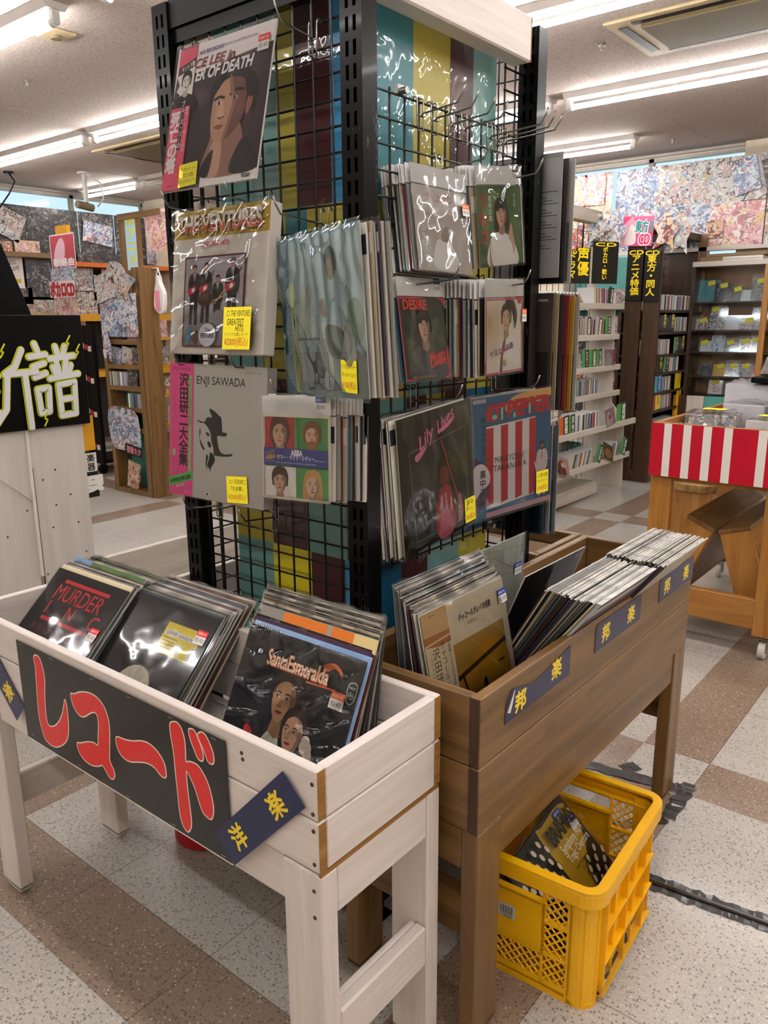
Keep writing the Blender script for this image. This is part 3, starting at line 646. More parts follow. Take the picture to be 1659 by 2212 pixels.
# brush strokes of the four katakana in the unrolled sign plane
re1 = [(0.105, 0.0925), (0.1239, 0.0647), (0.1409, 0.086), (0.153, 0.1754), (0.1547, 0.2817), (0.1454, 0.4143), (0.1385, 0.5778), (0.1382, 0.6891), (0.1505, 0.7405), (0.1796, 0.7188), (0.2116, 0.6472), (0.239, 0.5424), (0.2567, 0.4333), (0.2659, 0.3713), (0.2706, 0.42), (0.2709, 0.5111), (0.2693, 0.6046), (0.2601, 0.7222), (0.2416, 0.8041), (0.21, 0.8772), (0.1749, 0.926), (0.1419, 0.934), (0.1156, 0.9051), (0.1025, 0.8215), (0.094, 0.701), (0.0961, 0.539), (0.1029, 0.3275), (0.1076, 0.1987)]
ko1 = [(0.3056, 0.2742), (0.3233, 0.2623), (0.3554, 0.2165), (0.3901, 0.1846), (0.4229, 0.1731), (0.4538, 0.1875), (0.4784, 0.2355), (0.4932, 0.3212), (0.4949, 0.4344), (0.4868, 0.5881), (0.4802, 0.7127), (0.4857, 0.7584), (0.4973, 0.8044), (0.4986, 0.8548), (0.4863, 0.8959), (0.4707, 0.8947), (0.4534, 0.8471), (0.439, 0.8185), (0.417, 0.8508), (0.3825, 0.8821), (0.3452, 0.878), (0.3184, 0.8305), (0.3101, 0.7546), (0.3332, 0.7254), (0.3696, 0.6761), (0.4041, 0.6469), (0.4268, 0.645), (0.4333, 0.5566), (0.4419, 0.4303), (0.4386, 0.3462), (0.4218, 0.3336), (0.3953, 0.3741), (0.3676, 0.4279), (0.3418, 0.4414), (0.3188, 0.4038), (0.3062, 0.3334)]
ba1 = [(0.5318, 0.4579), (0.57, 0.442), (0.6078, 0.4161), (0.6528, 0.3684), (0.6881, 0.3584), (0.7209, 0.3912), (0.745, 0.4596), (0.7494, 0.55), (0.7435, 0.5815), (0.7265, 0.5833), (0.7009, 0.5437), (0.6662, 0.5411), (0.6294, 0.5726), (0.5836, 0.6195), (0.5504, 0.6132), (0.5303, 0.563), (0.5258, 0.5031)]
do1 = [(0.7861, 0.0828), (0.8001, 0.0517), (0.8164, 0.0418), (0.8309, 0.0762), (0.8397, 0.1445), (0.8409, 0.2341), (0.8404, 0.3366), (0.8598, 0.3203), (0.8875, 0.3189), (0.9074, 0.3609), (0.9234, 0.4263), (0.9352, 0.5288), (0.9381, 0.6296), (0.9298, 0.706), (0.9173, 0.7195), (0.8967, 0.6953), (0.8838, 0.6184), (0.8713, 0.5275), (0.8551, 0.4542), (0.839, 0.4134), (0.8373, 0.5149), (0.8395, 0.6327), (0.8432, 0.7632), (0.8433, 0.8721), (0.8318, 0.9449), (0.8186, 0.9527), (0.8044, 0.8952), (0.7983, 0.7926), (0.7968, 0.6576), (0.794, 0.4716), (0.792, 0.3003), (0.7858, 0.1749)]
do2 = [(0.8627, 0.0564), (0.8726, 0.036), (0.8847, 0.0402), (0.8952, 0.0862), (0.9055, 0.1387), (0.9115, 0.1959), (0.91, 0.2422), (0.9017, 0.2579), (0.89, 0.2452), (0.8795, 0.1923), (0.8676, 0.128)]
do3 = [(0.898, 0.0554), (0.9092, 0.0249), (0.9241, 0.0245), (0.9375, 0.0668), (0.9476, 0.1186), (0.9529, 0.1756), (0.9504, 0.2226), (0.941, 0.2394), (0.9296, 0.2268), (0.9171, 0.1517), (0.9039, 0.0961)]
def grow(p, k):
    p = smooth_poly(p); n = len(p); out = []
    for i in range(n):
        a, b, c = p[i - 1], p[i], p[(i + 1) % n]
        tx, ty = (c[0] - a[0]) * .712, (c[1] - a[1]) * .238
        l = math.hypot(tx, ty) or 1; out.append((b[0] + ty / l * k / .712, b[1] - tx / l * k / .238))
    return out
ops = []
for s in (re1, ko1, ba1, do1, do2, do3): ops += [('p', grow(s, 0.0026), WHT)]
for s in (re1, ko1, ba1, do1, do2, do3): ops += [('s', s, RE)]
ops += [('r', .478, 0, .4785, 1, '#262626')] + [('r', u, v, u + .018, v + .004, '#b8b8b8') for u, v in ((.02, .02), (.2, .02), (.42, .025), (.6, .02), (.78, .02), (.95, .02), (.03, .94), (.3, .965), (.55, .97), (.76, .97), (.96, .97))]
def big_curl(t): bx(-.356, 0, -.119, .356, .0007, .119, lin('#181817')).build('sheet', PRINTG, t); bx(-.356, .0007, -.1225, .356, .0014, -.118, lin('#e6e0d4')).build('sheet_edge', PRINT, t)
paper_sign('large black paper sign with red brush katakana on the white bin front', .712, .238, ops, Matrix.Translation((-1.322, .7655, .6435)), '#1b1b1a', curl=big_curl)
YEL = '#f2d51c'; NAVY = '#1c2450'
paper_sign('navy paper sign with two yellow characters stapled askew by the bin corner', .262, .066, [('t', '洋', .22, .5, .62, YEL, {'bold': .03}), ('t', '楽', .76, .5, .62, YEL, {'bold': .03})], Matrix.Translation((-.893, .764, .643)) @ Matrix.Rotation(math.radians(-46.5), 4, 'Y'), NAVY)
paper_sign('navy paper sign at the far left end of the white bin, tilted downward', .262, .066, [('t', '洋', .22, .5, .62, YEL, {'bold': .03}), ('t', '楽', .76, .5, .62, YEL, {'bold': .03})], Matrix.Translation((-1.795, .7645, .662)) @ Matrix.Rotation(math.radians(43), 4, 'Y'), NAVY)
gs = 'blue signs along the brown bin'
def half(c1, c2): return [('gr', 0, 0, 1, 1, c1, c1), ('p', [(.36, 0), (1, 0), (1, 1), (.42, 1)], c2)]
for yc, zc, l, torn in ((1.354, .727, 'torn navy sign nearest the corner of the brown bin', True), (1.757, .733, 'navy sign in the middle of the brown bin side', False), (2.16, .738, 'navy sign at the far end of the brown bin side', False)):
    M_ = Matrix.Translation((X1 + .0015, yc, zc)) @ Matrix.Rotation(PI / 2, 4, 'Z')
    def cu(t, torn=torn):
        pts = [(-.138, -.035), (.138, -.032), (.138, .036), (.05, .02), (-.03, .012), (-.112, .03), (-.135, .005)] if torn else [(-.136, -.034), (.136, -.034), (.136, .034), (-.126, .034), (-.136, .02)]
        MB().prism([(a, b) for a, b in pts], 1, 0, .0006, lin('#2b2f52')).build('sheet', PRINTG, t)
        if torn: MB().prism([(-.138, -.008), (-.112, .031), (-.122, .0), (-.128, -.012)], 1, -.006, -.005, lin('#d9d6d0')).build('curled_corner', PRINT, t)
    v = .68 if torn else .5
    paper_sign(l, .276, .068, [('t', '邦', .22, v if not torn else .6, .6, YEL, {'bold': .035}), ('t', '楽', .77, .5 if not torn else .42, .6, YEL, {'bold': .035})], M_, NAVY, group=gs, curl=cu)

# ------------------------------------------------------------------ record sleeves standing in the bins
LP = 0.315
PAL = ['#1a1a1c', '#c9c2b6', '#27303f', '#d6d2ca', '#8c8a86', '#5a2a28', '#a89a80', '#3c5a6e', '#2e2a28', '#b9b4ae', '#6d7a5a', '#d8c9a8', '#463a4c', '#101012', '#9a4038', '#c8d0d4']
def rim(w, h, ex):
    """the clear outer sleeve: a bag edge standing a little past the card"""
    mb = MB(); a, b = w / 2, h
    top = []
    for i in range(13):
        t = i / 12; top.append((-a - ex * .6 + (w + 1.2 * ex) * t, .0015 + .0022 * math.sin(i * 2.3) * .6, b + ex * (.75 + .35 * math.sin(i * 1.7))))
    for i in range(12):
        p, q = top[i], top[i + 1]; mb.quad((p[0], p[1], b - .003), (q[0], q[1], b - .003), q, p)
    for s in (-1, 1): mb.quad((s * a, .0015, .004), (s * (a + ex * .55), .0022, .004), (s * (a + ex * .55), .0022, b + ex * .5), (s * a, .0015, b))
    return mb
def sleeve(i, w=LP, h=LP, th=.0034, edge='#cfc9c0'):
    c = lin(PAL[i % len(PAL)]); c2 = lin(PAL[(i * 5 + 3) % len(PAL)]); e = lin(edge)
    mb = MB(); a = w / 2
    mb.box(-a, 0, 0, a, th, h, e); mb.c[2] = c; mb.c[3] = c2; mb.c[4] = c2; mb.c[5] = c
    if i % 3 == 0: mb.quad((-a + .002, -.0002, h - .055), (a - .002, -.0002, h - .055), (a - .002, -.0002, h - .02), (-a + .002, -.0002, h - .02), c2)
    return mb
RV = []
for i in range(14):
    o = thing('record_sleeve', '', 'record', (0, 0, -5)); sleeve(i, edge=('#dedad4', '#c9c4bc', '#e4e2de', '#8a857e', '#d8d0c0')[i % 5]).build('card_sleeve', PRINTG, o); rim(LP, LP, .007).build('plastic_sleeve', RIM, o); RV.append([o, False])
def put_record(M, label, group, var=None):
    r = RV[rnd.randrange(14) if var is None else var]
    if not r[1]: r[1] = True; o = r[0]; o.matrix_world = M; o['label'] = label; o['group'] = group; return o
    return dup(r[0], M, label, group)
def fan(n, x0, y0, z0, yaw, tilt0, tilt1, step0, step1, label, group, jit=.006, lift=.004, skip=(), dz=0.0):
    """n sleeves; bottom edges start at (x0, y0) and step backwards; tilt runs from tilt0 to tilt1 (degrees leaning back)"""
    R = Matrix.Rotation(math.radians(yaw), 4, 'Z'); d = 0.0
    for i in range(n):
        f = i / max(1, n - 1); t = tilt0 + (tilt1 - tilt0) * f; st = step0 + (step1 - step0) * f
        if i not in skip:
            off = R @ Vector((rnd.uniform(-jit, jit), d, dz * f))
            put_record(Matrix.Translation(Vector((x0, y0, z0)) + off) @ pose(yaw, -t, rnd.uniform(-.5, .5)) @ Matrix.Translation((0, 0, rnd.uniform(0, lift))), label, group)
        d += st
Z0 = 0.602
fan(19, -1.764, .803, Z0, 0, 45, 44.5, .0056, .0056, 'record sleeve packed behind the black sleeve with red capitals', 'left bay of the white bin')
fan(20, -1.456, .8275, .59, 0, 43.2, 41, .0054, .0054, 'record sleeve packed behind the black sleeve with yellow sticker', 'middle bay of the white bin')
fan(30, -1.033, .906, .555, 0, 25.5, 8, .0047, .0047, 'record sleeve packed behind the dark sleeve with the embracing couple', 'right bay of the white bin', skip=(5,), dz=.035)
fan(24, -.8075, 1.338, .572, 90, 11.8, 5, .0042, .0042, 'record sleeve packed behind the cream sleeve with the fence picture', 'near bay of the brown bin', dz=.045)
def fan2(n, xt0, xt1, yc, zt, t0, t1, label, group):
    for i in range(n):
        f = i / (n - 1); t = math.radians(t0 + (t1 - t0) * f); xt = xt0 + (xt1 - xt0) * f
        put_record(Matrix.Translation((xt - LP * math.sin(t), yc + rnd.uniform(-.006, .006), zt - LP * math.cos(t) - .006 * f + rnd.uniform(0, .005))) @ pose(90, math.degrees(t)), label, group)
fan2(34, -.757, -.628, 1.655, .868, 29, 38, 'record sleeve in the leaning pack in the middle of the brown bin', 'middle bay of the brown bin')
fan2(36, -.757, -.612, 1.99, .872, 30, 38, 'record sleeve in the leaning pack at the far end of the brown bin', 'far bay of the brown bin')
bag = thing('bagged_card', 'brown card in a clear bag lying in the bin behind the rack', 'bag', (-1.24, 2.15, .673)); bx(-.13, -.1, 0, .13, .1, .07).build('card', CARD, bag, .004); bx(-.135, -.105, 0, .135, .105, .078).build('clear_bag', FILM, bag, .01)
# ------------------------------------------------------------------ printed pictures used on the record sleeves
def shade(c, k):
    c = c.lstrip('#'); return '#' + ''.join('%02x' % max(0, min(255, int(int(c[i:i + 2], 16) * k))) for i in (0, 2, 4))
def portrait(u, v, s, skin, hair, long=0, shirt=None, beard=None, turn=0.0, lips='#a8483f', fringe=.3, ar=1.0, dark=.7):
    Q = lambda pts: [(u + x * s * ar, v + y * s) for x, y in pts]
    o = []; t = turn * .1
    if long: o.append(('s', Q([(-.5, -.2), (-.36, -.6), (0, -.72), (.36, -.6), (.5, -.2), (.55, .3), (.52, long), (.2, long + .08), (-.2, long + .08), (-.52, long), (-.55, .3)]), hair))
    else: o.append(('s', Q([(-.45, .05), (-.47, -.3), (-.32, -.6), (0, -.7), (.32, -.6), (.47, -.3), (.45, .05), (.36, .2), (-.36, .2)]), hair))
    if shirt: o.append(('s', Q([(-1.15, 1.7), (-1.0, .98), (-.6, .78), (-.2, .66), (.2, .66), (.6, .78), (1.0, .98), (1.15, 1.7)]), shirt))
    o.append(('p', Q([(-.18, .3), (.18, .3), (.24, .76), (0, .88), (-.24, .76)]), shade(skin, .8)))
    o.append(('s', Q([(-.36, -.2), (-.3, -.47), (0, -.54), (.3, -.47), (.36, -.2), (.34, .12), (.22, .4), (0, .52), (-.22, .4), (-.34, .12)]), skin))
    o.append(('s', Q([(.16 - t, -.5), (.3, -.46), (.36, -.2), (.34, .12), (.22, .4), (.02, .52), (.15, .3), (.21, .02), (.17, -.2)]), shade(skin, dark)))
    if beard: o.append(('s', Q([(-.33, .1), (-.26, .22), (0, .16), (.26, .22), (.33, .1), (.25, .42), (0, .58), (-.25, .42)]), beard))
    o.append(('s', Q([(-.42, .0), (-.42, -.42), (-.1, -.66), (.3, -.56), (.42, -.3), (.42, .0), (.33, -.2), (.2, -fringe - .04), (-.05, -fringe - .1), (-.27, -fringe + .02), (-.34, -.14)]), hair))
    for k in (-1, 1):
        ex = k * .155 - t
        o += [('l', Q([(ex - .09, -.145), (ex, -.175), (ex + .09, -.145)]), .035 * s, shade(hair, .8)), ('e', u + ex * s * ar, v - .06 * s, .07 * s * ar, .03 * s, '#d9cfc6'), ('e', u + (ex - t * .2) * s * ar, v - .06 * s, .031 * s * ar, .031 * s, '#1c1412'), ('l', Q([(ex - .08, -.07), (ex, -.095), (ex + .08, -.07)]), .014 * s, '#1c1412')]
    o += [('p', Q([(-t - .01, -.05), (-t * 1.6 + .06, .14), (-t * 1.6 - .06, .15)]), shade(skin, .86)), ('l', Q([(-t * 1.6 - .07, .15), (-t * 1.6, .165), (-t * 1.6 + .06, .15)]), .02 * s, shade(skin, .55)),
          ('s', Q([(-.12 - t, .27), (-.04 - t, .245), (.04 - t, .245), (.12 - t, .27), (-t, .325)]), lips), ('l', Q([(-.11 - t, .275), (-t, .28), (.11 - t, .275)]), .01 * s, shade(lips, .5))]
    return o
def figure(u, v, h, suit, skin, hair, pants=None, guitar=None, ar=1.0):
    """small standing figure, feet at v, total height h"""
    Q = lambda pts: [(u + x * h * ar, v - y * h) for x, y in pts]; pants = pants or suit
    o = [('p', Q([(-.11, 0), (-.03, 0), (0, .42), (.03, 0), (.11, 0), (.1, .5), (-.1, .5)]), pants), ('s', Q([(-.1, .46), (-.16, .6), (-.14, .8), (-.04, .86), (.04, .86), (.14, .8), (.16, .6), (.1, .46)]), suit),
         ('p', Q([(-.035, .85), (.035, .85), (0, .66)]), '#d8d4d0'), ('l', Q([(0, .84), (0, .68)]), .018 * h, '#141416'), ('e', u, v - .92 * h, .05 * h * ar, .065 * h, skin), ('s', Q([(-.055, .93), (-.04, .99), (.04, .99), (.055, .93), (0, .965)]), hair)]
    if guitar: o += [('s', Q([(-.12, .5), (-.02, .52), (.06, .6), (.02, .66), (-.06, .62), (-.12, .62), (-.17, .56)]), guitar), ('l', Q([(0, .6), (.2, .86)]), .02 * h, '#3a2016'), ('s', Q([(-.05, .54), (.02, .57), (.0, .62), (-.06, .59)]), '#dcd6d2')]
    return o
def scribble(lines, col='#2a2418'):
    return [('t', tx, u, v, h, c or col, {'fit': f, 'bold': .005, 'shear': .15}) for tx, u, v, h, f, c in lines]
NOTE = '#efe12c'
def note(parent, x, z, w, h, lines, y=-.0042, rot=0, mat=PRINT):
    """yellow handwritten price note stuck on the outside of the film"""
    mb, lt = art(w, h, scribble(lines), y - .0004, 0)
    b = bx(-w / 2, y - .0004, -h / 2, w / 2, y, h / 2, lin(NOTE)); M_ = Matrix.Translation((x, 0, z)) @ Matrix.Rotation(math.radians(rot), 4, 'Y')
    for g in (b, lt): g.v = [tuple(M_ @ Vector(v)) for v in g.v]
    o = b.build('price_note', mat, parent); o['label'] = 'yellow handwritten price note'
    lt.build('handwriting_lettering', mat, o)
def ticket(parent, x, z, top, y=-.0042, w=.034, h=.032, rot=0, txt='税込 ¥530'):
    mb, lt = art(w, h, [('r', 0, 0, 1, 1, '#dedbd6'), ('r', 0, 0, 1, .42, top), ('t', '音楽館 中古', .5, .22, .2, '#f0e6dc', {'fit': .8}), ('t', txt, .5, .68, .34, '#23233a', {'fit': .8})], y, 0)
    M_ = Matrix.Translation((x, 0, z)) @ Matrix.Rotation(math.radians(rot), 4, 'Y')
    for g in (mb, lt): g.v = [tuple(M_ @ Vector(v)) for v in g.v]
    o = mb.build('price_sticker', PRINT, parent); lt.build('sticker_lettering', PRINT, o)
def film_sheet(w, h, amp, seed, y, top=0.0, n=26, freq=11.0, drape=0.0):
    mb = MB(); sv = Vector((seed * 3.1, seed * 1.7, seed))
    for j in range(n + 1):
        for i in range(n + 1):
            x, z = w * (i / n - .5), h * (j / n - .5) + top
            q = Vector((x * freq + z * freq * .35, z * freq * .55 - x * 2, 0)) + sv
            if seed in (5, 36): q = Vector((x * freq * .8 + z * 3, z * freq * 1.5 - x * freq * .5, 0)) + sv
            d = max(0, 1 - 3.2 * abs(noise.noise(q))) ** 1.5 * .9 + max(0, 1 - 4 * abs(noise.noise(q * 1.9 + Vector((7, 3, 1))))) ** 1.5 * .5 + noise.noise(q * .6) * .3
            if drape: d += drape * math.sin((x * 5 + (z + h / 2) * 9 * x) * 22 + noise.noise(q) * 3) * (j / n) ** 2
            e = min(i, n - i, j, n - j); d *= min(1, e / 2)
            mb.v.append((x, y - .0006 - amp * abs(d), z))
    for j in range(n):
        for i in range(n): a = j * (n + 1) + i; mb.f.append([a, a + 1, a + n + 2, a + n + 1]); mb.c.append(None)
    return mb
def album(label, c, rot3, w, h, th, ops, side='#b9b3aa', film=FILM, amp=.0022, ex=.006, seed=1, group=None, name='record_album', cat='record', drape=0, freq=11.0, mat=None, n=30):
    t = thing(name, label, cat, (0, 0, 0), None, group); t.matrix_world = Matrix.Translation(c) @ pose(*rot3)
    MB().box(-w / 2, 0, -h / 2, w / 2, th, h / 2, lin(side)).build('card_sleeve', PRINT, t, .0006 if th < .01 else .0015)
    put_art(t, 'cover_print', w, h, ops, mat or PRINTG)
    if film: film_sheet(w + 2 * ex, h + 2 * ex, amp, seed, -EPS * (len(ops) + 4), 0, n, freq, drape).build('plastic_sleeve', film, t, smooth=True)
    return t
def stack_behind(c, rot3, n, w, h, dy, dx, label, group, dz=0.0, header=False, seed=0):
    M0 = Matrix.Translation(c) @ pose(*rot3)
    for i in range(1, n + 1):
        M_ = M0 @ Matrix.Translation((dx * i + rnd.uniform(-.003, .003), .005 + dy * i, dz * i + rnd.uniform(-.003, .003) - h / 2)) @ Matrix.Rotation(math.radians(rnd.uniform(-.8, .8)), 4, 'Y')
        if header: put_single(M_, label, group, i + seed)
        else: put_record(M_, label, group, (i * 3 + seed) % 14)
SV = []
HH = .04
for i in range(8):
    o = thing('record_single', '', 'record', (0, 0, -5)); sleeve(i + 2, .178, .178, .0016, ('#b9b4aa', '#8c9a70', '#cfcac0', '#4a5a80', '#c9b48c')[i % 5]).build('card_sleeve', PRINTG, o)
    MB().box(-.089, 0, .181, .089, .0012, .181 + HH, lin('#d4d2d2')).build('bag_header', PRINTG, o); rim(.178, .18, .005).build('plastic_sleeve', RIM, o); SV.append([o, False])
def put_single(M, label, group, k):
    r = SV[k % 8]
    if not r[1]: r[1] = True; o = r[0]; o.matrix_world = M; o['label'] = label; o['group'] = group; return o
    return dup(r[0], M, label, group)
def single(label, c, rot3, ops, seed, header='#d6d4d4', blue='#1d3f9a', tk=True, filmm=FILM, amp=.003, hook=True):
    t = album(label, c, rot3, .178, .178, .0016, ops, film=None, name='record_single')
    y = -EPS * (len(ops) + 6)
    MB().box(-.0905, -.0012, .091, .0905, -.0004, .091 + HH, lin(header)).build('bag_header', PRINTG, t)
    film_sheet(.188, .178 + HH + .012, amp, seed, y, HH / 2, 24, 17.0).build('plastic_sleeve', filmm, t, smooth=True)
    if tk: ticket(t, .066, .091 + HH * .62, blue, -.0016, .026, .03)
    return t
PINK, WH = '#dc4a6a', '#dcd4d4'
# --- pink banded album, top of the left grid
def movie():
    o = [('r', 0, 0, 1, 1, '#241c21'), ('g', .75, .42, .4, .5, '#4c3640', '#241c21'), ('g', .3, .38, .14, .1, '#5a4450', '#241c21'),
         ('p', [(0, 0), (1, 0), (1, .135), (0, .215)], WH), ('r', .42, .93, 1, 1, WH), ('p', [(.42, .93), (.42, .885), (.46, .93)], WH)]
    sk = '#b4876f'
    o += [('s', [(.42, .36), (.47, .28), (.62, .24), (.8, .27), (.9, .36), (.92, .5), (.88, .58), (.84, .5), (.8, .62), (.76, .66), (.5, .6), (.43, .48)], '#100c0d'),
          ('s', [(.43, .93), (.46, .72), (.52, .64), (.74, .6), (.82, .72), (.9, .93)], '#8a6355'), ('s', [(.45, .93), (.47, .8), (.52, .7), (.6, .7), (.6, .93)], '#b98f7c'),
          ('s', [(.46, .42), (.5, .33), (.6, .27), (.7, .28), (.78, .36), (.8, .5), (.76, .6), (.66, .7), (.55, .72), (.48, .66), (.455, .55)], sk),
          ('s', [(.62, .27), (.74, .3), (.8, .42), (.8, .54), (.74, .64), (.62, .71), (.66, .58), (.69, .46), (.64, .36)], '#6a4640'),
          ('s', [(.82, .46), (.86, .44), (.87, .5), (.83, .57), (.81, .54)], '#8a5d50'),
          ('s', [(.44, .42), (.46, .33), (.56, .26), (.7, .24), (.86, .32), (.86, .46), (.8, .42), (.76, .33), (.66, .3), (.56, .31), (.5, .36)], '#0e0a0b'),
          ('l', [(.47, .425), (.53, .41), (.58, .425)], .018, '#160f0f'), ('l', [(.63, .415), (.7, .385), (.77, .4)], .02, '#120c0c'),
          ('g', .54, .53, .055, .1, '#cba189', sk), ('g', .53, .63, .04, .03, '#c09077', sk), ('g', .74, .5, .06, .1, '#7a5248', '#6a4640'), ('s', [(.62, .27), (.66, .36), (.7, .46), (.68, .56), (.63, .7), (.6, .71), (.64, .58), (.665, .46), (.62, .36)], '#8a6252'), ('e', .53, .455, .03, .013, '#cfc0b6'), ('e', .527, .455, .013, .013, '#120c0c'), ('e', .69, .44, .03, .013, '#a8948a'), ('e', .685, .44, .013, .013, '#120c0c'),
          ('p', [(.565, .43), (.53, .545), (.6, .55)], '#c89c84'), ('l', [(.53, .55), (.56, .562), (.6, .55)], .01, '#5a3a34'), ('s', [(.5, .615), (.54, .6), (.6, .61), (.56, .632)], '#8a4a44'),
          ('s', [(.42, .93), (.42, .86), (.52, .76), (.5, .93)], '#121014'), ('s', [(.72, .93), (.82, .72), (.95, .8), (1, .93)], '#18131a')]
    o += [('t', 'CE LEE in', .42, .14, .062, '#7a1f2a', {'bold': .03, 'shear': .25, 'fit': .42}), ('t', 'ER OF DEATH', .53, .222, .075, '#e6e0de', {'bold': .035, 'shear': .25, 'fit': .6}), ('t', 'ACK RECORDING', .37, .068, .026, '#4a3f8c', {'bold': .02, 'shear': .2, 'fit': .26}), ('t', 'ORIGINAL SOUNDTRACK SCORE', .66, .062, .014, '#6a6468', {'fit': .36}), ('t', 'Victor', .9, .965, .032, '#1c1a1c', {'bold': .02, 'fit': .09})]
    o += [('r', -.005, 0, .215, 1, PINK), ('r', .0, .0, .02, .42, WH)] + [('r', .03 + .023 * i, 0, .042 + .023 * i, .016, '#3a1a24') for i in range(8)]
    o += [('p', [(.03, .135), (.215, .09), (.215, .15), (.03, .2)], '#171114'), ('t', 'サントラ盤', .135, .14, .036, WH, {'rot': 14, 'fit': .14, 'bold': .02}), ('p', [(.005, .2), (.215, .15), (.215, .42), (.0, .42)], '#ddd6d2'),
          ('p', [(.02, .2), (.06, .26), (.03, .3), (.075, .33), (.04, .4), (.0, .36), (.01, .3)], '#3a1a22')] + portrait(.135, .25, .12, '#d8d0ca', '#15100f', ar=1.0, shirt='#15100f', lips='#3a2a28') + [('r', -.005, .42, .215, 1, PINK)]
    o += [('T', '死亡の塔', .065, .5, .11, WH, {'bold': .05, 'ls': .98}), ('r', .115, .38, .155, .72, '#171114'), ('T', 'ブルース・リーの', .135, .4, .042, WH, {'bold': .02, 'ls': .98}), ('T', '最後にして最大の傑作', .185, .44, .03, WH, {'ls': 1.05}), ('T', '映画主題歌集', .13, .75, .016, '#5a1626'), ('t', 'Victor', .09, .965, .016, '#3a1420', {})]
    return o
a = album('record sleeve with pink band and big dramatic face, top of the left grid', (-1.431, 1.211, 1.885), (-.6, -13.2, .6), LP, LP, .005, movie(), '#c9c0bc', amp=.0012, seed=2)
note(a, -.065, -.128, .062, .05, [('C1 ブルース・リー', .5, .25, .2, .8, None), ('「死亡の塔」', .5, .52, .2, .7, None), ('オリジナルサントラ', .5, .78, .16, .85, None)], rot=-3); ticket(a, .132, .115, '#e03a3a')
# --- gold topped box set
def boxset():
    o = [('r', 0, 0, 1, 1, '#cdc6bf'), ('r', 0, 0, 1, .195, '#a98a2c')]
    for i in range(90): o.append(('e', rnd.random() * .98 + .01, rnd.random() * .18 + .008, .006 + rnd.random() * .012, .004 + rnd.random() * .006, rnd.choice(['#e6cf62', '#7a5c14', '#d9b93c', '#f4e6a0', '#8f7220'])))
    o += [('t', 'THE VENTURES', .5, .1, .125, '#8a6a20', {'bold': .045, 'fit': .88}), ('t', 'THE VENTURES', .495, .098, .118, '#d4cdc4', {'bold': .03, 'fit': .87}), ('t', 'THE VENTURES', .495, .118, .078, '#c43a34', {'bold': .03, 'fit': .87, 'below': .55}), ('t', 'GREATEST HITS', .47, .245, .034, '#b3303c', {'bold': .02, 'fit': .3}),
          ('r', .155, .325, .8, .955, '#5a1f2a'), ('r', .17, .337, .787, .943, '#9c969c'), ('gr', .17, .72, .787, .943, '#8a8488', '#6f6a6e')]
    for u, v, h, g in ((.27, .8, .42, '#c02a3c'), (.4, .79, .42, '#d03044'), (.68, .8, .45, '#c02a3c')): o += figure(u, v, h, '#1d1b20', '#a87f6c', '#1a1413', None, g)
    o += figure(.53, .82, .36, '#1d1b20', '#a87f6c', '#1a1413') + [('s', [(.32, .6), (.44, .585), (.5, .62), (.42, .67), (.34, .66)], '#4a2f2a'), ('l', [(.5, .66), (.6, .57)], .008, '#d9b98c'), ('l', [(.48, .64), (.62, .6)], .008, '#d9b98c'),
          ('s', [(.5, .72), (.6, .7), (.66, .76), (.6, .82), (.5, .8)], '#7d7a80'), ('e', .46, .87, .1, .085, '#4a4448'), ('e', .44, .872, .092, .082, '#c8c6d4'), ('t', 'The', .44, .835, .028, '#1d1b20', {'bold': .02}), ('t', 'VENTURES', .44, .875, .034, '#1d1b20', {'bold': .03, 'fit': .15}),
          ('s', [(.2, .9), (.22, .84), (.25, .8), (.27, .84), (.26, .9), (.23, .935)], '#4a7a94'), ('s', [(.28, .91), (.3, .85), (.33, .84), (.34, .9), (.31, .935)], '#5a2a2a')]
    return o
a = album('cream box set with gold foil top and band photo, below the pink banded sleeve', (-1.434, 1.192, 1.536), (.4, -8.0, -.3), .318, .318, .034, boxset(), '#c9c3bd', amp=.0045, seed=5, ex=.004, freq=14, n=40)
note(a, .088, -.105, .088, .09, [('C1 THE VENTURES', .55, .15, .14, .85, None), ('GREATEST', .45, .35, .15, .62, None), ('HITS', .6, .5, .15, .3, None), ('オリジナル盤レコード', .5, .64, .09, .85, '#8a7a2a'), ('¥2000(税込)', .5, .83, .2, .85, '#c8641a')], y=-.0142)
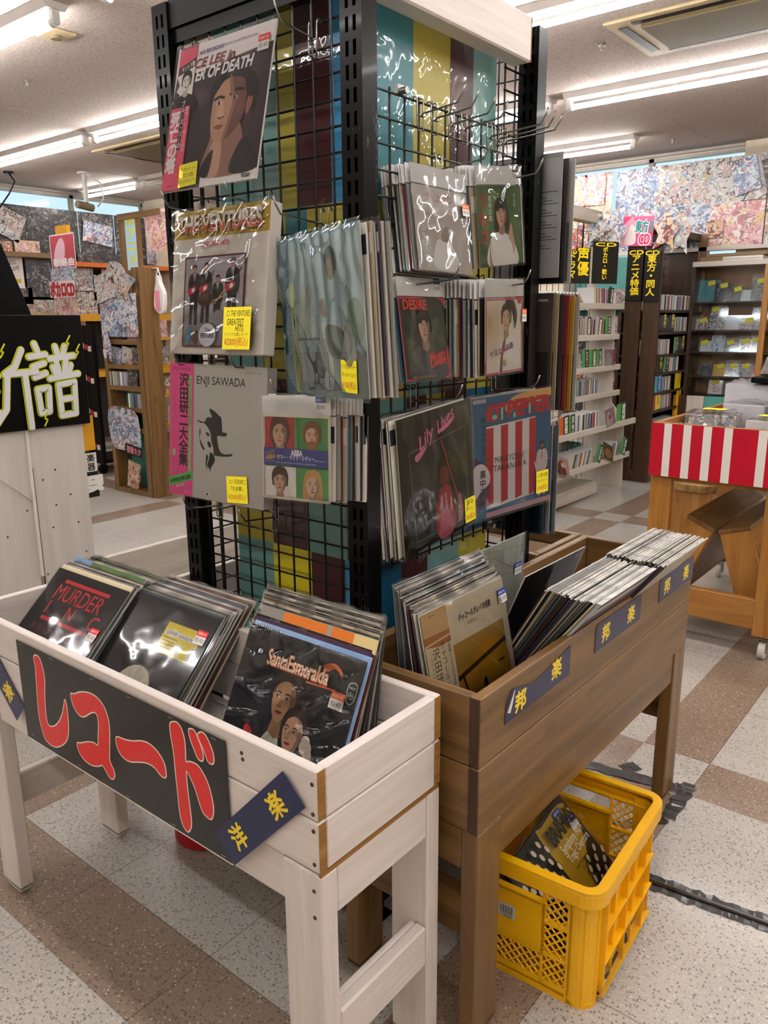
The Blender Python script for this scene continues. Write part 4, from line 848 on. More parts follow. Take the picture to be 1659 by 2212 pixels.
# --- albums in bluish film
def blue_lp():
    o = [('gr', 0, 0, 1, 1, '#bcd3de', '#9ea4a8'), ('r', 0, .72, 1, 1, '#8f8f90'), ('gr', .2, .05, 1, .62, '#c4d6e0', '#aebcc2'), ('s', [(.2, .5), (.3, .3), (.42, .34), (.4, .5), (.42, .62), (.25, .62)], '#b9c0b4'), ('e', .9, .55, .1, .14, '#7d8f7a'),
         ('l', [(.32, .5), (.34, .36), (.38, .3)], .006, '#4a5050'), ('l', [(.34, .44), (.4, .36)], .005, '#4a5050'), ('l', [(.36, .5), (.37, .4), (.34, .32)], .005, '#4a5050'), ('r', .2, .63, .5, .645, '#6a6a70'),
         ('e', .5, .93, .3, .035, '#7a787a'), ('s', [(.5, .56), (.47, .7), (.52, .82), (.5, .93), (.6, .95), (.62, .8), (.6, .66), (.7, .6), (.78, .68), (.82, .9), (.9, .9), (.88, .66), (.8, .54), (.64, .5)], '#cfc8c2'),
         ('s', [(.52, .5), (.54, .36), (.6, .29), (.72, .28), (.8, .36), (.82, .52), (.74, .56), (.6, .56)], '#b9cdd8'), ('s', [(.52, .5), (.5, .42), (.55, .4), (.58, .5)], '#8a5a44'), ('e', .655, .215, .06, .08, '#7a4c3a'), ('s', [(.59, .2), (.61, .12), (.68, .1), (.73, .16), (.72, .25), (.68, .17), (.63, .17)], '#1f1a1c'),
         ('s', [(.56, .56), (.58, .72), (.7, .76), (.76, .6)], '#4c5350'), ('l', [(.56, .72), (.56, .96)], .008, '#4a4c4e'), ('l', [(.72, .74), (.76, .96)], .008, '#4a4c4e'), ('t', 'LIONEL RICHIE', .6, .06, .035, '#dfe8ee', {'fit': .5}),
         ('r', 0, 0, .125, 1, '#55809c'), ('r', .125, .28, .19, 1, '#c9c46a'), ('T', 'ライオネル・リッチー', .06, .2, .052, '#c9c06a', {'ls': .95}), ('T', 'オール・ナイト・ロング', .1, .32, .036, '#d9d48a', {}), ('T', 'ミスター・オン・ユー', .158, .44, .042, '#3a5a78', {'ls': .98})]
    o += [('r', .02, .72 + .018 * i, .1, .726 + .018 * i, '#9cb4c4') for i in range(10)]
    return o
pl3 = ((-1.12, 1.189, 1.458), (-16, 1.9, -2.2))
a = album('record sleeve in loose bluish film with a standing man, nearest the corner post', *pl3, .315, .32, .0035, blue_lp(), '#a8a8a4', film=BLUEFILM, amp=.008, seed=9, ex=.007, drape=.8, freq=8, n=48)
note(a, .098, -.118, .056, .062, [('C1 ライオネル・リッチー', .5, .2, .16, .9, None), ('「オールナイト ロング」', .5, .45, .14, .9, None), ('¥1500(税込)', .5, .78, .24, .85, '#c8641a')], rot=3)
stack_behind(*pl3, 6, LP, LP, .006, .005, 'record sleeve behind the one in bluish film', 'records hanging by the corner post')
# --- grey box set with profile silhouette
def kenji():
    K = '#15141a'
    o = [('r', 0, 0, 1, 1, '#c3beba'), ('t', 'ENJI SAWADA', .545, .125, .062, K, {'fit': .5, 'bold': .008}), ('t', '@ MRA 9532-3  STEREO', .87, .045, .014, '#6a6668', {'fit': .16}),
         ('s', [(.435, .32), (.48, .33), (.53, .36), (.56, .38), (.57, .45), (.575, .48), (.62, .485), (.605, .51), (.55, .51), (.52, .52), (.53, .57), (.55, .62), (.6, .64), (.68, .63), (.66, .65), (.58, .66), (.52, .66), (.49, .655), (.48, .6), (.46, .56), (.45, .5), (.42, .46), (.38, .43), (.34, .43), (.3, .41), (.38, .42), (.41, .385), (.46, .38), (.44, .345)], K),
         ('s', [(.335, .47), (.345, .5), (.335, .54), (.36, .58), (.39, .62), (.375, .63), (.345, .59), (.33, .53)], K), ('s', [(.4, .495), (.43, .5), (.44, .52), (.415, .52)], K), ('s', [(.42, .56), (.45, .57), (.46, .6), (.43, .6)], K),
         ('s', [(.45, .64), (.49, .66), (.5, .7), (.46, .76), (.455, .79), (.44, .76), (.42, .74), (.44, .69)], K), ('s', [(.41, .66), (.43, .68), (.415, .73), (.425, .78), (.405, .74)], K), ('r', .4, .945, .45, .965, '#dedcda'), ('e', .425, .957, .012, .009, K)]
    o += [('r', 0, 0, .265, 1, '#ee4a98'), ('r', .215, .09, .243, .86, '#7ad07c'), ('t', 'KENJI SAWADA', .13, .045, .026, '#7a1f50', {'fit': .2}), ('T', '沢田研二大全集', .155, .125, .098, '#241018', {'bold': .03, 'ls': 1.02}), ('T', 'ベスト・ヒット曲のすべて新録音', .229, .12, .02, '#2a6a38', {'ls': 1.15}), ('r', .02, .07, .024, .86, '#d4a05a'), ('T', '完全保存版', .06, .3, .022, '#c84a7a', {}), ('r', .04, .65, .07, .7, '#9cd07a'),
          ('p', [(0, .875), (.265, .80), (.265, .865), (0, .945)], '#57c45e'), ('t', '未発売曲多数収録!!', .13, .875, .034, '#121a12', {'rot': 15.5, 'fit': .24, 'bold': .03}), ('t', '限定盤', .13, .925, .02, '#e0f0d0', {'rot': 15.5, 'fit': .1}), ('t', '¥10,000', .2, .97, .014, '#f4c8dc')]
    return o
a = album('grey box set with black hat silhouette and pink band, lowest on the left grid', (-1.464, 1.186, 1.193), (4, -5.2, .7), .318, .318, .033, kenji(), '#b4afab', amp=.0009, seed=4, ex=.003)
note(a, .079, -.122, .066, .062, [('C1 沢田研二', .55, .2, .17, .8, None), ('「大全集」', .5, .45, .17, .6, None), ('¥2000(税込)', .5, .78, .22, .85, '#c8641a')], rot=-5)
# --- four portrait single
G_ = '#4a8a4a'
def four():
    o = [('r', 0, 0, 1, 1, '#e0d8cc'), ('r', .02, .015, .98, .985, G_), ('r', .02, .015, .47, .4, '#b4262c')]
    o += portrait(.25, .22, .3, '#cfa48c', '#54261c', long=.7, lips='#b8605a') + [('s', [(.02, .4), (.06, .2), (.12, .3), (.14, .4)], '#b4262c'), ('s', [(.36, .4), (.4, .26), (.46, .2), (.47, .4)], '#b4262c'), ('r', .475, .015, .52, .4, '#5a9a5a')]
    o += portrait(.74, .24, .27, '#cd9f86', '#7a4a2c', shirt='#26242c', beard='#9a6244') + [('r', .02, .615, .5, .985, '#ece8e4')]
    o += portrait(.25, .8, .27, '#d2a38c', '#4a2c20', shirt='#e4e0e0', fringe=.22) + [('r', .5, .615, .98, .985, '#4f9a54')] + portrait(.75, .82, .27, '#dcb49e', '#c99a5c', long=.62, shirt='#d8b89a', lips='#b84a50')
    o += [('r', 0, .39, 1, .6, '#35418f'), ('t', 'ABBA', .52, .44, .075, '#eceaf0', {'bold': .03, 'fit': .17}), ('t', 'サマー・ナイト・シティー', .5, .5, .06, '#eceaf0', {'bold': .02, 'fit': .56}), ('t', 'SUMMER NIGHT CITY', .86, .52, .02, '#d0d0e0', {'fit': .17}), ('t', 'NEW SINGLE FROM THE FOUR SUPERSTARS', .5, .565, .018, '#d0d0e0', {'fit': .6}), ('t', 'ABBA', .12, .5, .055, '#d9a040', {'rot': 12, 'bold': .03, 'fit': .16}), ('t', 'WELCOME', .11, .445, .03, '#d9a040', {'rot': 18, 'fit': .14}), ('t', '★ ★ ★', .12, .55, .025, '#d9a040', {'rot': 8, 'fit': .12}), ('l', [(0, 0), (1, 0), (1, 1), (0, 1), (0, 0)], .03, '#dcd4c4')]
    return o
p5 = ((-1.195, 1.183, 1.164), (7.3, -3.6, -1.4))
single('small record with four portraits on green and a blue title band', *p5, four(), 3)
stack_behind(*p5, 9, .178, .178, .006, .0055, 'small bagged record behind the four portrait single', 'bagged singles on the left grid', header=True)
# --- right grid
a = single('small record wrapped in crinkled white bag, upper pack on the right grid', (-1.036, 1.494, 1.637), (84, -9.7, 2), [('r', 0, 0, 1, 1, '#b9b2ac'), ('gr', .0, .3, 1, 1, '#a69c94', '#b4aca6'), ('s', [(.3, .95), (.35, .66), (.5, .6), (.66, .68), (.75, .95)], '#d8d4d0'), ('s', [(.45, .62), (.5, .48), (.6, .45), (.66, .55), (.6, .63)], '#8f8078'), ('t', '十 上 の', .45, .12, .1, '#b8604a', {'fit': .5}), ('T', 'ふりむいて', .14, .5, .08, '#e2e0de', {})], 11, tk=False, amp=.003)
ticket(a, .075, .05, '#e8702a', -.008, .024, .026, txt='¥330')
stack_behind((-1.036, 1.494, 1.637), (84, -9.7, 2), 9, .178, .178, .0055, -.0035, 'small bagged record behind the crinkled white one', 'upper near pack of singles', header=True, seed=1)
def girl():
    return [('r', 0, 0, 1, 1, '#3f5a34'), ('g', .2, .3, .4, .5, '#6a8a50', '#3f5a34'), ('g', .85, .5, .3, .5, '#4f7040', '#3f5a34'), ('s', [(.2, 1), (.25, .68), (.4, .58), (.6, .6), (.78, .7), (.85, 1)], '#dcdad8'), ('s', [(.22, 1), (.25, .7), (.33, .74), (.36, 1)], '#b98a74')] + portrait(.52, .36, .3, '#c99c84', '#2a1e1a', long=.66, lips='#b85a54', fringe=.16) + [('s', [(.66, .66), (.7, .5), (.74, .48), (.76, .58), (.8, .8), (.72, .86)], '#c39780'), ('s', [(.25, .72), (.42, .62), (.62, .64), (.74, .78), (.7, 1), (.3, 1)], '#e0dedc'), ('T', 'うわさ', .12, .2, .2, '#b83048', {'bold': .02}), ('T', '岩崎宏美', .27, .16, .075, '#e6e4e0', {}), ('T', '白い季節', .82, .12, .04, '#e6e4e0', {}), ('r', .98, 0, 1, 1, '#d8d6d2')]
pg = ((-1.024, 1.715, 1.664), (85, -1.2, -6.1))
single('small green record with a long haired woman in white, upper far pack', *pg, girl(), 12, amp=.0045, blue='#1c1c22')
stack_behind(*pg, 8, .178, .178, .006, -.006, 'small bagged record behind the green one', 'upper far pack of singles', header=True, seed=3)
def desire():
    return [('r', 0, 0, 1, 1, '#c82f44'), ('r', .02, .02, .94, .98, '#2b2f28'), ('g', .7, .35, .4, .4, '#4f5a48', '#2b2f28'), ('s', [(.14, .98), (.16, .72), (.36, .58), (.62, .58), (.84, .7), (.9, .98)], '#4a484c')] + portrait(.5, .36, .34, '#b4907c', '#17120f', shirt=None, fringe=.14, lips='#8f5a50') + [('s', [(.12, .98), (.16, .7), (.34, .6), (.44, .66), (.56, .66), (.66, .6), (.84, .7), (.92, .98)], '#46444a'), ('t', 'DESIRE', .34, .09, .115, '#d83a34', {'bold': .035, 'fit': .5}), ('t', 'Monta', .72, .73, .17, '#d83a34', {'bold': .02, 'shear': .3, 'fit': .36, 'rot': 12}), ('l', [(.56, .86), (.72, .82), (.9, .8)], .015, '#d83a34'), ('t', '哀しみのデザイア', .4, .965, .025, '#c8b83a', {'fit': .5})] + [('r', .08, .5 + .022 * i, .08 + .12 + .06 * ((i * 7) % 5) / 5, .506 + .022 * i, '#7a7a5a') for i in range(18)]
pd = ((-1.05, 1.45, 1.409), (92, -8, 0))
single('small dark record with red capitals and red script, lower near pack', *pd, desire(), 13, amp=.003)
stack_behind(*pd, 9, .178, .178, .0042, -.004, 'small bagged record behind the dark one with red capitals', 'lower near pack of singles', header=True, seed=4)
def sayo():
    return [('r', 0, 0, 1, 1, '#c9546a'), ('r', .02, .02, .98, .98, '#d6cdbf'), ('g', .1, .3, .5, .55, '#b09064', '#d6cdbf'), ('s', [(.34, 1), (.42, .66), (.5, .5), (.66, .48), (.85, .62), (.95, 1)], '#dcd8d0'), ('s', [(.38, .98), (.42, .7), (.5, .52), (.53, .6), (.46, .8), (.45, .98)], '#7a3f2a')] + portrait(.55, .28, .3, '#c9a07f', '#2a1a14', lips='#a84a44', fringe=.3, turn=.5) + [('s', [(.5, .1), (.6, .0), (.76, .06), (.84, .24), (.78, .42), (.74, .3), (.68, .16)], '#2a1a14'), ('t', 'サヨナラの鐘', .42, .68, .09, '#3a3a78', {'fit': .62, 'rot': 10, 'bold': .01}), ('s', [(.3, .74), (.5, .68), (.78, .63), (.5, .71)], '#b03a6a'), ('T', '鐘', .5, .86, .1, '#8a6a4a', {}), ('r', .86, .03, .94, .08, '#b83038'), ('l', [(.02, .02), (.98, .02), (.98, .98), (.02, .98), (.02, .02)], .02, '#c9506a')]
ps = ((-1.001, 1.706, 1.41), (90.6, -.2, -2.1))
a = single('small cream record with a smiling woman and purple script, lower far pack', *ps, sayo(), 14, amp=.0022, tk=False); ticket(a, .09, .045, '#e8702a', -.005, .022, .03, txt='¥330')
stack_behind(*ps, 10, .178, .178, .0075, -.0055, 'small bagged record behind the cream one', 'lower far pack of singles', header=True, seed=5)
def lily():
    o = [('r', 0, 0, 1, 1, '#191812'), ('g', .35, .5, .3, .3, '#3a3c34', '#191812'), ('g', .75, .45, .25, .2, '#3f4420', '#191812'), ('g', .9, .05, .2, .2, '#5a5a48', '#191812'), ('l', [(.13, .26), (.9, .2), (.9, .93), (.16, .93), (.13, .26)], .005, '#8a8050'),
         ('s', [(.44, .95), (.46, .66), (.54, .6), (.66, .64), (.7, .95)], '#9a2a20'), ('e', .57, .5, .065, .1, '#6a2a20'), ('s', [(.44, .72), (.46, .45), (.56, .36), (.67, .44), (.7, .74), (.64, .6), (.62, .46), (.52, .46), (.5, .62)], '#120d0a'), ('l', [(.55, .24), (.78, .8)], .014, '#b03a24'), ('s', [(.46, .98), (.52, .8), (.62, .78), (.66, .98)], '#b8526a'), ('s', [(.74, .92), (.77, .7), (.82, .82), (.8, .92)], '#a8664a')]
    o += [('t', 'Lily', .36, .2, .1, '#d8709a', {'rot': 22, 'shear': .35, 'bold': .015, 'fit': .22}), ('t', 'Lives', .62, .1, .1, '#d8709a', {'rot': 22, 'shear': .35, 'bold': .015, 'fit': .26}), ('s', [(.2, .3), (.28, .27), (.36, .25), (.3, .3), (.22, .34)], '#d8709a'), ('s', [(.5, .17), (.6, .14), (.75, .1), (.7, .14), (.58, .18)], '#d8709a')]
    return o
pl = ((-1.05, 1.507, 1.093), (92.3, -1.6, -4.2))
a = album('black record album with pink script lettering and a red figure', *pl, LP, LP, .0035, lily(), '#b9b29c', amp=.003, seed=21, ex=.006, drape=.35); note(a, .128, -.118, .05, .062, [('SX lily', .5, .2, .2, .7, None), ('「リリィ」', .45, .45, .15, .6, None), ('880(税込)', .5, .8, .24, .8, '#c8641a')])
stack_behind(*pl, 7, LP, LP, .0065, -.007, 'record sleeve behind the black album with pink script', 'records at the bottom of the right grid')
def pepper():
    R_, T_ = '#b3202c', '#7fd0b8'
    o = [('r', 0, 0, 1, 1, '#28587e'), ('s', [(.4, .1), (.5, .03), (.7, .0), (1.02, -.01), (1.02, .06), (.8, .07), (.62, .09), (.5, .14), (.44, .17)], '#c99a5c'), ('p', [(.17, .24), (.79, .225), (.78, .9), (.16, .93)], '#d9d2d4'), ('r', 0, .955, 1, 1, '#b9909a')]
    for i in range(4): u = .165 + .185 * i * .98; o.append(('p', [(u, .255 - .006 * i), (u + .09, .252 - .006 * i), (u + .085, .885), (u - .002, .9)], R_))
    o += [('t', 'HOT', .26, .135, .13, R_, {'bold': .06, 'fit': .27}), ('t', 'PEPPER', .71, .125, .13, R_, {'bold': .06, 'fit': .55}), ('e', .27, .17, .03, .02, T_), ('r', .35, .1, .37, .2, T_), ('r', .5, .16, .53, .2, T_), ('r', .7, .1, .72, .19, T_), ('r', .8, .09, .86, .1, T_), ('t', 'MASAYOSHI', .45, .53, .055, '#23202a', {'fit': .36, 'rot': -1, 'sp': 1.1}), ('t', 'TAKANAKA', .46, .6, .055, '#23202a', {'fit': .42, 'rot': -1, 'sp': 1.1}), ('r', .79, .62, 1, .625, '#9cb4c8'), ('p', [(.79, .625), (1, .625), (1, .95), (.78, .95)], '#27406e')]
    o += figure(.88, .93, .48, '#cbb9bc', '#8a5a44', '#1c1618', '#cbb9bc') + [('l', [(.82, .74), (.78, .62)], .02, '#cbb9bc'), ('l', [(.86, .52), (.92, .515)], .014, '#141216')]
    o += [('r', 0, 0, .155, 1, '#2c5f84'), ('s', [(.0, .5), (.1, .52), (.16, .56), (.2, .7), (.17, .84), (.08, .92), (.0, .94)], '#4a3158'), ('s', [(.0, .58), (.1, .53), (.19, .6), (.2, .7), (.1, .76), (.0, .82)], '#d4ccd0')] + [('r', .015 + .017 * i, .01, .024 + .017 * i, .04, '#d8d2d0') for i in range(9)]
    o += [('T', 'ホットペッパー', .12, .18, .055, '#181620', {'bold': .015, 'ls': .98}), ('T', '高中正義', .115, .62, .07, '#181620', {'bold': .02}), ('T', '最新アルバム発売', .05, .22, .02, '#14323f', {})]
    return o
pp = ((-1.035, 1.827, 1.105), (79.5, -.2, -2.4))
a = album('record album with red and white stripes on blue, far end of the right grid', *pp, LP, LP, .0035, pepper(), '#b9a8a8', amp=.0012, seed=23, ex=.006); note(a, .118, -.098, .052, .062, [('C1 高中正義', .5, .2, .18, .8, None), ('「ホットペッパー」', .5, .45, .15, .85, None), ('¥1000(税込)', .5, .78, .24, .85, '#c8641a')])
for i in range(3): put_record(Matrix.Translation((-1.065 + .004 * i, 1.83, 1.105 - LP / 2)) @ pose(88, 0, -1) @ Matrix.Translation((0, .006 * i, 0)), 'record sleeve behind the red and white striped album', 'records behind the striped album', i + 4)
# --- records on the far side of the rack, edges peeping past the far post
gb = 'records hanging on the far side of the rack'
def far_lp(label, x, y, z, yaw, col, var, ops=None):
    t = thing('record_album', label, 'record', (0, 0, 0), None, gb); t.matrix_world = Matrix.Translation((x, y, z)) @ pose(yaw, 0, 0)
    MB().box(-.1575, 0, -.1575, .1575, .0035, .1575, lin(col)).build('card_sleeve', PRINTF, t)
    put_art(t, 'cover_print', LP, LP, ops or [('r', .7, .05, .95, .07, '#e0dcd6'), ('r', .72, .5, .97, .98, shade(col, .6))], PRINT)
    film_sheet(.326, .326, .002, var, -.002, 0, 20).build('plastic_sleeve', FILM, t, smooth=True)
txt = [('r', 0, 0, 1, 1, '#d2d2d0'), ('r', .0, .0, 1, .04, '#b9b9b6')] + [('r', .55 + .02 * (i % 3), .3 + .024 * i, .97 - .05 * ((i * 3) % 4), .306 + .024 * i, '#5a5a58') for i in range(20)]
far_lp('grey record back with small print, seen past the far rack post', -1.185, 2.02, 1.715, 2, '#a9a9a7', 1, txt); far_lp('dark record edge behind the grey one past the far post', -1.175, 2.034, 1.7, 2, '#3a3336', 2); far_lp('white edged record, outermost of the upper far side pack', -1.165, 2.05, 1.7, 3, '#c9c4c0', 3)
for i, (c, l) in enumerate((('#6a5a58', 'mauve brown record, first of the lower far side pack'), ('#c9b48c', 'tan record, second of the lower far side pack'), ('#3a3040', 'dark purple record in the lower far side pack'), ('#a83a34', 'red edged record in the lower far side pack'), ('#d0a030', 'yellow edged record in the lower far side pack'), ('#c0bcb4', 'pale record, last of the lower far side pack'))): far_lp(l, -1.195 + .0085 * i, 2.02 + .013 * i, 1.36 - .002 * i, 2 + i * .6, c, i + 5)
for i, c in enumerate(('#23406e', '#b9bcc4', '#8a9098')): far_lp(('blue record hanging lowest on the far side of the rack', 'pale record next to the lowest blue one', 'grey record, outermost of the lowest far side pack')[i], -1.19 + .012 * i, 2.0 + .014 * i, 1.0, 2, c, i + 12)

# --- the front sleeves of each bin bay
def floorpose(xb, yb, zb, yaw, tilt, h=LP, up=0.0):   # centre of a sleeve whose bottom edge centre is (xb, yb, zb)
    R = pose(yaw, -tilt); c = Vector((xb, yb, zb)) + R @ Vector((0, 0, h / 2 + up)); return (c.x, c.y, c.z), (yaw, -tilt, 0)
RD = '#d8323c'
mi = [('r', 0, 0, 1, 1, '#201e1f'), ('r', .2, .075, .83, .105, RD), ('t', 'MURDER', .5, .19, .14, RD, {'fit': .66}), ('t', 'I', .2, .33, .12, RD, {}), ('t', 'N', .52, .33, .12, RD, {}), ('t', 'C', .85, .33, .12, RD, {}), ('r', .2, .41, .83, .44, RD), ('t', 'RECORDS', .5, .51, .06, '#8a2a32', {'fit': .68, 'sp': 1.5}), ('e', .5, .78, .2, .2, '#ddd8d0'), ('e', .507, .785, .195, .195, '#2a292a'), ('t', 'MI', .5, .66, .05, '#a8a8a8', {}), ('t', 'MURDER INC RECORDS', .5, .71, .014, '#a8a8a8', {'fit': .12}), ('t', 'STEREO', .5, .75, .018, '#a8a8a8', {}), ('r', .58, .8, .68, .86, '#d8d4ca'), ('e', .5, .81, .012, .012, '#0a0a0a')] + [('r', .38, .83 + .02 * i, .5 + .04 * (i % 3), .836 + .02 * i, '#8a8a8a') for i in range(6)]
a = album('black record sleeve with red serif capitals at the front of the left bay', *floorpose(-1.764, .786, .604, 0, 46.5), LP, LP, .0035, mi, '#3a3838', amp=.001, seed=31, ex=.006); ticket(a, .138, .03, '#d8323c')
qs = [('r', 0, 0, 1, 1, '#1c1b1c'), ('r', .54, .13, .93, .36, '#e6cf1e'), ('e', .76, .3, .05, .045, '#f0e8a0'), ('e', .64, .2, .04, .03, '#f0e8a0'), ('r', .56, .185, .92, .225, '#e8e4d8'), ('t', 'QUASAR : confusing the sun', .74, .206, .026, '#2a2a20', {'fit': .33}), ('r', .88, .25, .93, .35, '#e0dcd6')] + [('r', .885, .258 + .012 * i, .925, .264 + .012 * i, '#2a2a2a') for i in range(8)] + [('l', [(.76 + .03 * math.cos(q), .3 + .03 * math.sin(q)), (.76 + .085 * math.cos(q), .3 + .06 * math.sin(q))], .014, '#f0e8a0') for q in [i * .79 for i in range(8)]] + [('r', .57, .24 + .025 * i, .72, .245 + .025 * i, '#8a7a14') for i in range(4)] + [('e', .53, .68, .205, .205, '#0c0c0c'), ('e', .53, .68, .2, .2, '#4a4a48'), ('e', .525, .682, .19, .19, '#cfc8b4')] + [('l', [(.525 + .05 * math.cos(q), .682 + .05 * math.sin(q)), (.525 + .17 * math.cos(q), .682 + .17 * math.sin(q))], .022, '#c0b8a2') for q in [i * .52 for i in range(12)]] + [('e', .525, .682, .012, .012, '#1a1a1a')]
a = album('black record sleeve with yellow sticker and cream round label, front of the middle bay', *floorpose(-1.456, .82, .588, 0, 43.5), LP, LP, .0035, qs, '#3a3838', amp=.0012, seed=38, ex=.006); ticket(a, .135, .105, '#d8323c')
SK = '#c99468'
def santa():
    o = [('r', 0, 0, 1, 1, '#17191e'), ('g', .3, .3, .4, .4, '#232a3a', '#17191e')]
    o += [('s', [(.28, .98), (.34, .7), (.42, .58), (.5, .62), (.52, .8), (.5, 1)], '#c9c8b4')] + portrait(.46, .39, .27, '#b98a66', '#2a1f20', shirt=None, fringe=.34, lips='#7a3a30', turn=.6) + portrait(.6, .555, .225, '#d2a284', '#33221f', shirt=None, lips='#a8383a', turn=.9, fringe=.36)
    o += [('s', [(.3, .99), (.36, .76), (.44, .68), (.5, .72), (.47, .86), (.5, 1)], '#c4c3ae'), ('s', [(.46, 1), (.5, .84), (.58, .76), (.7, .78), (.78, 1)], '#120f13'), ('s', [(.66, 1), (.7, .86), (.78, .9), (.84, 1)], '#6a4a5a'), ('e', .73, .6, .05, .045, '#d8c9b4'), ('e', .76, .64, .035, .04, '#cdb9a4'), ('e', .72, .56, .035, .03, '#e0d4c2'), ('e', .24, .66, .042, .05, '#b8202c'), ('e', .225, .63, .025, .025, '#d83a44'), ('e', .255, .7, .03, .02, '#8a141e'), ('l', [(.24, .7), (.26, .86)], .008, '#3a4a2a')]
    for i, (u, v) in enumerate(((.245, .77), (.25, .8), (.255, .83), (.25, .86))): o.append(('e', u, v, .045, .013, '#9a6a4a', 8))
    o += [('s', [(.5, .99), (.49, .92), (.55, .9), (.61, .93), (.61, .99)], SK)] + [('l', [(.5 + .028 * i, .93), (.495 + .032 * i, .845 + .012 * abs(i - 1.3))], .022, SK) for i in range(4)] + [('l', [(.61, .96), (.65, .9)], .022, SK)]
    o += [('t', 'SantaEsmeralda', .5, .165, .1, '#4a1c14', {'bold': .05, 'fit': .53, 'wx': .8}), ('t', 'SantaEsmeralda', .5, .162, .1, '#e0704a', {'bold': .035, 'fit': .525}), ('t', 'SantaEsmeralda', .5, .16, .098, '#ecd8b8', {'bold': .01, 'fit': .52}), ('s', [(.7, .1), (.78, .07), (.85, .1), (.86, .13), (.8, .1), (.74, .13)], '#e0704a'), ('l', [(.6, .23), (.84, .22)], .01, '#e0704a'), ('t', 'RJ-7304', .87, .12, .018, '#b0b0b4', {'fit': .06}), ('s', [(.925, .15), (.99, .145), (.99, .24), (.96, .27), (.928, .245)], '#a8acb0'), ('s', [(.931, .157), (.984, .152), (.984, .236), (.96, .262), (.934, .24)], '#1a1c20'), ('t', 'PHILIPS', .957, .172, .017, '#c0c4c8', {'fit': .045}), ('e', .957, .217, .021, .021, '#c0c4c8'), ('e', .957, .217, .019, .019, '#1a1c20'), ('l', [(.942, .213), (.95, .222), (.962, .21), (.972, .22)], .005, '#c0c4c8'), ('t', '★', .952, .205, .012, '#c0c4c8'), ('t', '★', .963, .232, .012, '#c0c4c8'), ('l', [(.72, .97), (.94, .94)], .01, '#c83a30'), ('l', [(.78, .92), (.8, .99)], .008, '#c83a30')]
    return o
a = album('dark record sleeve with an embracing couple and orange lettering, right bay front', *floorpose(-1.034, .894, .553, 0, 26), LP, LP, .0035, santa(), '#2c2c30', amp=.011, seed=36, ex=.007, freq=10, n=60); ticket(a, .118, .072, '#e8702a', -.0056)
a = album('pale blue record sleeve directly behind the embracing couple', *floorpose(-1.028, .8985, .553, 0, 25.8, up=.008), LP, LP, .0034, [('r', 0, 0, 1, 1, '#8fb0dc'), ('r', .02, .02, .25, .05, '#d8d8cc')] + [('r', .03 + .02 * i, .02, .04 + .02 * i, .05, '#4a4a50') for i in range(11)], '#8fb0dc', film=None)
def orange():
    return [('r', 0, 0, 1, 1, '#d9782c'), ('r', 0, 0, .22, .12, '#8a8682'), ('r', .6, 0, .64, .1, '#9a968e'), ('r', .82, 0, 1, .14, '#d8c48a')]
album('orange and grey record sleeve rising among the dark ones in the right bay', *floorpose(-1.028, .9296, .562, 0, 22.5, up=.02), LP, LP, .0034, orange(), '#c9c4bc', film=None)
album('purple record sleeve with small lettering just behind the pale blue one', *floorpose(-1.032, .9023, .554, 0, 25.6, up=.013), LP, LP, .0034, [('r', 0, 0, 1, 1, '#3f2c48'), ('t', 'ORIGINAL SOUND RECORDINGS', .55, .045, .02, '#a892a8', {'fit': .7})], '#3f2c48', film=None)
album('green edged record sleeve in the left bay of the white bin', *floorpose(-1.77, .834, Z0, 0, 45, up=.016), LP, LP, .0034, [('r', 0, 0, 1, 1, '#4a6a34'), ('r', 0, 0, .25, .08, '#6a8ab0')], '#c8ccc0', film=None)
def fence():
    o = [('r', 0, 0, 1, 1, '#cbbda4'), ('r', .3, .285, .93, 1, '#a8741c'), ('gr', .3, .285, .93, .47, '#a8803c', '#8a6a24'), ('g', .7, .6, .25, .25, '#c08c14', '#a8741c'), ('g', .42, .75, .15, .2, '#8a4a1c', '#a8741c'), ('s', [(.52, 1), (.6, .86), (.75, .76), (.93, .72), (.93, 1)], '#a8aaa6'), ('p', [(.3, .5), (.93, .41), (.93, .44), (.3, .535)], '#2a2016')]
    o += [('l', [(.3 + .03 * i, .535), (.3 + .03 * i + .2, 1)], .003, '#5a3a14') for i in range(15)] + [('l', [(.93 - .03 * i, .44), (.93 - .03 * i - .24, 1)], .003, '#5a3a14') for i in range(13)] + [('l', [(.36, .52), (.47, 1)], .018, '#1f1812')]
    o += [('s', [(.6, .98), (.6, .78), (.57, .72), (.59, .64), (.62, .68), (.64, .76), (.66, .98)], '#17130f'), ('e', .6, .635, .022, .035, '#17130f'), ('l', [(.58, .73), (.54, .76)], .012, '#17130f'), ('r', .8, .545, .87, .56, '#2a2016'), ('t', 'チャコールグレイの肖像', .6, .13, .05, '#1f1a16', {'fit': .4, 'shear': .2, 'bold': .012}), ('t', '沢田研二', .55, .19, .02, '#7a7064', {'fit': .12})]
    o += [('r', 0, 0, .28, 1, '#c09a68'), ('r', 0, .17, .28, 1, '#cdbb9c'), ('p', [(0, .15), (.28, .16), (.28, .19), (0, .2)], '#a8682c'), ('p', [(.0, .21), (.28, .2), (.28, .235), (.14, .24)], '#a8682c'), ('T', '沢田研二', .1, .28, .075, '#2a241e', {}), ('T', 'チャコール・グレイの', .18, .24, .052, '#2a241e', {'ls': 1.0}), ('T', 'コバルトの季節の中で', .045, .3, .028, '#4a4238', {}), ('T', '作品集による自作自演集', .25, .24, .026, '#4a4238', {}), ('t', 'MR 3047', .12, .03, .014, '#6a5030')]
    return o
